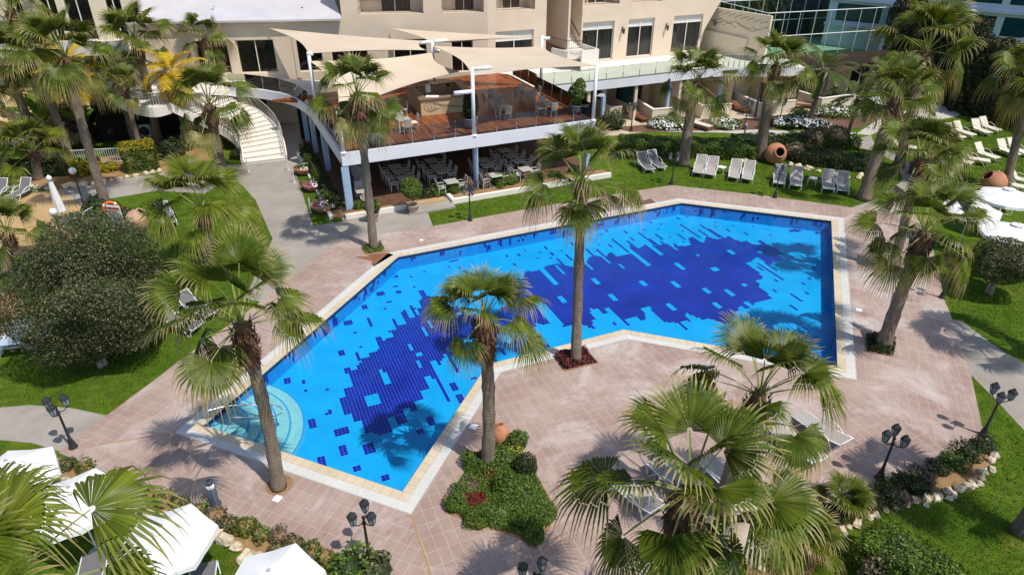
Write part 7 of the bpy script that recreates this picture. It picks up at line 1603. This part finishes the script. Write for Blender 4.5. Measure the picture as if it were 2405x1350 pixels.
for (px, py, w_), lb in (((345, 322, 1.0), 'white air conditioner unit beside the palm trunk, nearer the fence'), ((394, 300, .9), 'white air conditioner unit under the bridge, farther one')):
    p = at(px, py); t = thing('air_conditioner', lb, 'air conditioner', p, BA-.35, 'outdoor air conditioner units'); k = MB(); k.rbx(-w_/2, w_/2, -.2, .2, .05, 1.0, .02); k.build('casing', 'ac_white', t); k = MB(); k.lathe([(.34, 0), (.36, .03), (.05, .04), (0, .04)], (0, 0, 0), 20, mx=Matrix.Translation((.05, -.205, .52)) @ Matrix.Rotation(PI/2, 4, 'X')); k.build('fan_grille', 'iron', t)
    for s in (-.35, .35): k = MB(); k.bx(s-.05, s+.05, -.18, .18, 0, .05); k.build('foot', 'iron', t)
def fence(pts, label, h=1.0): 
    P = [Vector((*g2(*p), 0)) for p in pts]; tag(iron_rail([(p.x, p.y, 0) for p in P], h, .14, None, 'fence', 'alu_white', .016), label, 'fence')
fence([(118, 392), (200, 386), (310, 380)], 'white barred metal fence left of the clipped hedge block')
fence([(430, 352), (468, 345), (502, 338)], 'white barred metal fence right of the clipped hedge block')
def banana(base, h, label, seed):
    b_ = at(*base); t = thing('banana_plant', label, 'plant', b_); rg = random.Random(seed); k = MB(); k.tube([(0, 0, 0), (.05, 0, h*.45)], [.12, .07], 8); k.build('stem', 'bark', t); V = []; F = []
    for i in range(8):
        az = i*2.4+rg.uniform(-.3, .3); e = rg.uniform(.7, 1.35); p = np.array([.05, 0, h*.4]); st = 8; Lf = h*rg.uniform(.5, .75); l = np.array([-math.sin(az), math.cos(az), 0]); prev = None
        for j in range(st+1):
            t_ = j/st; w = .30*h/2.6*math.sin(PI*min(1, max(.02, (t_-.18)/.84)))**.6 if t_ > .18 else .02
            up = np.array([-math.cos(az)*math.sin(e), -math.sin(az)*math.sin(e), math.cos(e)]); n0 = len(V); V += [p-l*w+up*w*.35, p, p+l*w+up*w*.35]
            if prev is not None: F += [(prev, n0, n0+1, prev+1), (prev+1, n0+1, n0+2, prev+2)]
            prev = n0; p = p+np.array([math.cos(az)*math.cos(e), math.sin(az)*math.cos(e), math.sin(e)])*Lf/st; e -= .16*t_*1.6
    npmesh('leaves', np.array(V), np.array(F), 'banana_leaf', t, smooth=True)
banana((125, 348), 4.4, 'banana plant with broad bright leaves before the rock wall', 1); banana((212, 345), 3.2, 'smaller banana plant right of the leaning palm', 2); banana((310, 330), 4.6, 'tall dark banana plant behind the white bridge', 3)
k = MB(); k.lathe([(.3, 0), (.7, .1), (1.0, .5), (1.06, .62), (.94, .62), (.8, .5), (0, .45)], (0, 0, 0), 22); p = at(186, 196, 3.4); t = thing('planter_bowl', 'wide grey planter bowl on the terrace above the rock wall', 'planter', p); k.build('bowl', 'chair_grey', t, True)
P, D = shell(400, (.8, .8, .4), .3, .4, 3, 0); P[:, 2] += .5; V, F = leafquads(P, D, .07); npmesh('foliage', V, F, 'bush_leaf', t)
# lifebuoy and sign board
b_, q = upright((252, 490), (152, 135)); k = MB(); n = 28; c_ = at(264, 500, .9)
tp = []
for i in range(n+1): a = 2*PI*i/n; tp.append((.36*math.cos(a), 0, .36*math.sin(a)))
k.tube(tp, .085, 10, 0, False)
t = thing('lifebuoy', 'orange lifebuoy hung at the foot of the leaning palm', 'lifebuoy', (c_.x, c_.y, 1.15), R(20)); k.build('ring', 'orange', t, True)
for i in range(4):
    a = PI/4+i*PI/2; k = MB(); k.tube([(.36*math.cos(a+s), 0, .36*math.sin(a+s)) for s in (-.14, 0, .14)], .090, 10, 0, False); k.build('band', 'white_paint', t, True)
sb = at(284, 545, 0); t = thing('sign_board', 'tall white pool rules board with red and blue print leaning by the jar', 'sign', (sb.x, sb.y, 0), R(-14))
k = MB(); k.rbx(-.42, .42, -.03, .03, .25, 1.55, .01); k.build('panel', 'white_paint', t); 
for s in (-.36, .36): k = MB(); k.bx(s-.03, s+.03, .0, .06, 0, .25); k.build('leg', 'alu_white', t)
k = MB(); k.bx(-.36, .36, -.036, -.031, 1.34, 1.46); k.bx(-.36, .20, -.036, -.031, 1.20, 1.26); k.build('red_print', 'red', t)
k = MB(); rg = random.Random(2)
for i in range(11): k.bx(-.36, -.36+rg.uniform(.35, .7), -.036, -.031, .40+i*.07, .425+i*.07)
k.build('blue_print', 'sign_blue', t)
# palms standing just outside the right edge (one trunk and their shadows reach into view)
palm(at(2394, 1250), Vector((at(2394, 1250).x+.75, at(2394, 1250).y-.3, 6.4)), 'fan palm whose dark trunk foot shows at the right edge of the lawn', None, .22, (.8, .3), 41)
sp = at(2275, 795); palm(Vector((sp.x+3.1, sp.y-2.4, 0)), Vector((sp.x+2.9, sp.y-2.25, 6.6)), 'fan palm beyond the right edge that shades the side path', None, .22, (.8, .3), 42)
# ---------------------------------------------------------------- picnic table and the two people at the left edge
pt = at(40, 778, .74); az = math.atan2(at(62, 748, .74).y-at(22, 808, .74).y, at(62, 748, .74).x-at(22, 808, .74).x)
t = thing('picnic_table', 'pale blue white wooden picnic table beside the round tree', 'picnic table', (pt.x, pt.y, 0), az)
for i in range(5): k = MB(); k.rbx(-.95, .95, -.40+i*.16, -.40+i*.16+.145, .70, .74, .006); k.build('top_plank', 'blue_white_plank', t)
for s in (-1, 1):
    k = MB(); k.rbx(-.95, .95, s*.72-.14, s*.72+.14, .42, .455, .006); k.build('bench', 'blue_white_plank', t)
    k = MB(); x = s*.68
    for y0, y1 in ((-.68, -.22), (.68, .22)): k.tube([(x, y0, 0), (x, y1, .70)], .06, 4)
    k.build('leg_frame', 'blue_white_plank', t); k = MB(); k.bx(x+.06, x+.11, -.80, .80, .34, .42); k.build('cross_beam', 'blue_white_plank', t)
def person(label, loc, rz, cloth, hairlen, lean, seed, arm=1.0):
    """a seated figure grown from a jointed skeleton (hips at the origin, facing +y)"""
    o = thing('person', label, 'person', loc, rz)
    J = dict(pel=(0, 0, .02), wst=(0, .02+lean*.06, .20), chs=(0, .05+lean*.16, .40), nck=(0, .08+lean*.26, .52), hd0=(0, .10+lean*.30, .59), hd1=(0, .12+lean*.34, .71))
    V = []; E = []; Rr = []
    def ad(p, r): V.append(p); Rr.append(r); return len(V)-1
    pel = ad(J['pel'], (.15, .12)); w = ad(J['wst'], (.125, .095)); c_ = ad(J['chs'], (.145, .10)); n_ = ad(J['nck'], (.05, .05)); E += [(pel, w), (w, c_), (c_, n_)]
    h0 = ad(J['hd0'], (.062, .07)); h1 = ad(J['hd1'], (.078, .092)); h2 = ad((J['hd1'][0], J['hd1'][1]-.005, J['hd1'][2]+.08), (.06, .07)); E += [(n_, h0), (h0, h1), (h1, h2)]
    cy, cz = J['chs'][1], J['chs'][2]
    for s in (-1, 1):
        hp_ = ad((s*.09, .03, .0), (.088, .085)); kn = ad((s*.11, .44, .03), (.058, .058)); an = ad((s*.10, .42, -.38), (.038, .04)); ft = ad((s*.10, .56, -.41), (.035, .028)); E += [(pel, hp_), (hp_, kn), (kn, an), (an, ft)]
        sh = ad((s*.17, cy+.01, cz+.06), (.055, .055)); el = ad((s*.23, cy+.14, cz-.16), (.04, .04)); wr = ad((s*.14, cy+.36*arm, cz-.14), (.027, .025)); pm = ad((s*.12, cy+.42*arm, cz-.145), (.036, .016)); E += [(c_, sh), (sh, el), (el, wr), (wr, pm)]
        for f in range(4):
            x = s*.12+(f-1.5)*.019; L = (.060, .072, .068, .052)[f]; a = ad((x, cy+.46*arm, cz-.148), (.0085, .0085)); b_ = ad((x, cy+.46*arm+L*.6, cz-.155), (.008, .008)); e_ = ad((x, cy+.46*arm+L, cz-.172), (.007, .007)); E += [(pm, a), (a, b_), (b_, e_)]
        a = ad((s*.12-s*.045, cy+.42*arm, cz-.15), (.010, .010)); b_ = ad((s*.12-s*.062, cy+.455*arm, cz-.158), (.009, .009)); E += [(pm, a), (a, b_)]
    me = bpy.data.meshes.new('body'); me.from_pydata(V, E, []); ob = bpy.data.objects.new('body', me); COL.objects.link(ob); ob.parent = o
    sk = ob.modifiers.new('skin', 'SKIN'); 
    for i, r in enumerate(Rr): me.skin_vertices[0].data[i].radius = r
    me.skin_vertices[0].data[pel].use_root = True
    ss = ob.modifiers.new('sub', 'SUBSURF'); ss.levels = 1; ss.render_levels = 2
    me.materials.append(M['skin'])
    hy, hz = J['hd1'][1], J['hd1'][2]
    # face
    k = MB(); k.blob((0, hy+.092, hz-.012), (.014, .022, .026), 8, 5, 0)
    for s in (-1, 1): k.blob((s*.082, hy-.005, hz), (.012, .02, .03), 8, 5, 0)
    k.build('nose_and_ears', 'skin', o, True)
    for s in (-1, 1): k = MB(); k.blob((s*.032, hy+.082, hz+.018), (.011, .007, .007), 8, 5, 0); k.build('eye', 'hair', o, True)
    k = MB(); k.blob((0, hy+.084, hz-.052), (.024, .007, .007), 8, 5, 0); k.build('mouth', 'red', o, True)
    k = MB(); k.blob((0, hy-.022, hz+.035), (.098, .105, .108), 16, 10, .04); 
    for i in range(26):
        a = PI+(i-12.5)/12.5*1.75; x, y = .092*math.sin(a+PI), hy-.03+.10*math.cos(a); k.tube(smoothpts([(x, y, hz+.05), (x*1.18, y-.02, hz-.10), (x*1.05, y-.01-.02*math.sin(i), hz-hairlen)], 3), [.026, .026, .025, .023, .02, .014, .006], 6)
    k.build('hair', 'hair', o, True)
    # clothing: top and trousers follow the body a little proud of it
    def skin_cloth(name, vs, es, rs, m):
        me2 = bpy.data.meshes.new(name); me2.from_pydata(vs, es, []); q = bpy.data.objects.new(name, me2); COL.objects.link(q); q.parent = o; q.modifiers.new('skin', 'SKIN')
        for i, r in enumerate(rs): me2.skin_vertices[0].data[i].radius = r
        me2.skin_vertices[0].data[0].use_root = True; s2 = q.modifiers.new('sub', 'SUBSURF'); s2.levels = 1; s2.render_levels = 2; me2.materials.append(M[m])
    vs = [(0, .01, .03), J['wst'], J['chs'], (0, J['nck'][1]-.015, J['nck'][2]-.05)]; es = [(0, 1), (1, 2), (2, 3)]; rs = [(.165, .135), (.140, .110), (.158, .115), (.075, .065)]
    for s in (-1, 1): n0 = len(vs); vs += [(s*.175, cy+.01, cz+.06), (s*.225, cy+.11, cz-.11)]; rs += [(.066, .066), (.056, .056)]; es += [(2, n0), (n0, n0+1)]
    skin_cloth('top', vs, es, rs, cloth)
    vs = [(0, .0, .0)]; es = []; rs = [(.165, .13)]
    for s in (-1, 1): n0 = len(vs); vs += [(s*.09, .04, .0), (s*.11, .44, .03), (s*.10, .42, -.33)]; rs += [(.1, .096), (.07, .07), (.055, .055)]; es += [(0, n0), (n0, n0+1), (n0+1, n0+2)]
    skin_cloth('trousers', vs, es, rs, 'grey_cloth')
    return o
ca_, sa_ = math.cos(az), math.sin(az)
def onbench(s, y): return (pt.x+ca_*s-sa_*y, pt.y+sa_*s+ca_*y, .47)
person('person with long dark hair in a striped top leaning on the picnic table', onbench(.42, .70), az+PI, 'stripe_cloth', .30, 1.0, 1)
person('person with long dark hair in grey seated at the near end of the picnic bench', onbench(-.28, .72), az+PI, 'grey_cloth', .34, .6, 2)
k = MB(); k.rbx(-.16, .16, -.08, .08, 0, .22, .03); k.tube(smoothpts([(-.1, 0, .2), (0, 0, .34), (.1, 0, .2)], 5), .012, 6); q = onbench(-.62, -.70); tag(k.build('handbag', 'red', loc=(q[0], q[1], .458), rz=az), 'red bag on the near bench of the picnic table', 'bag')
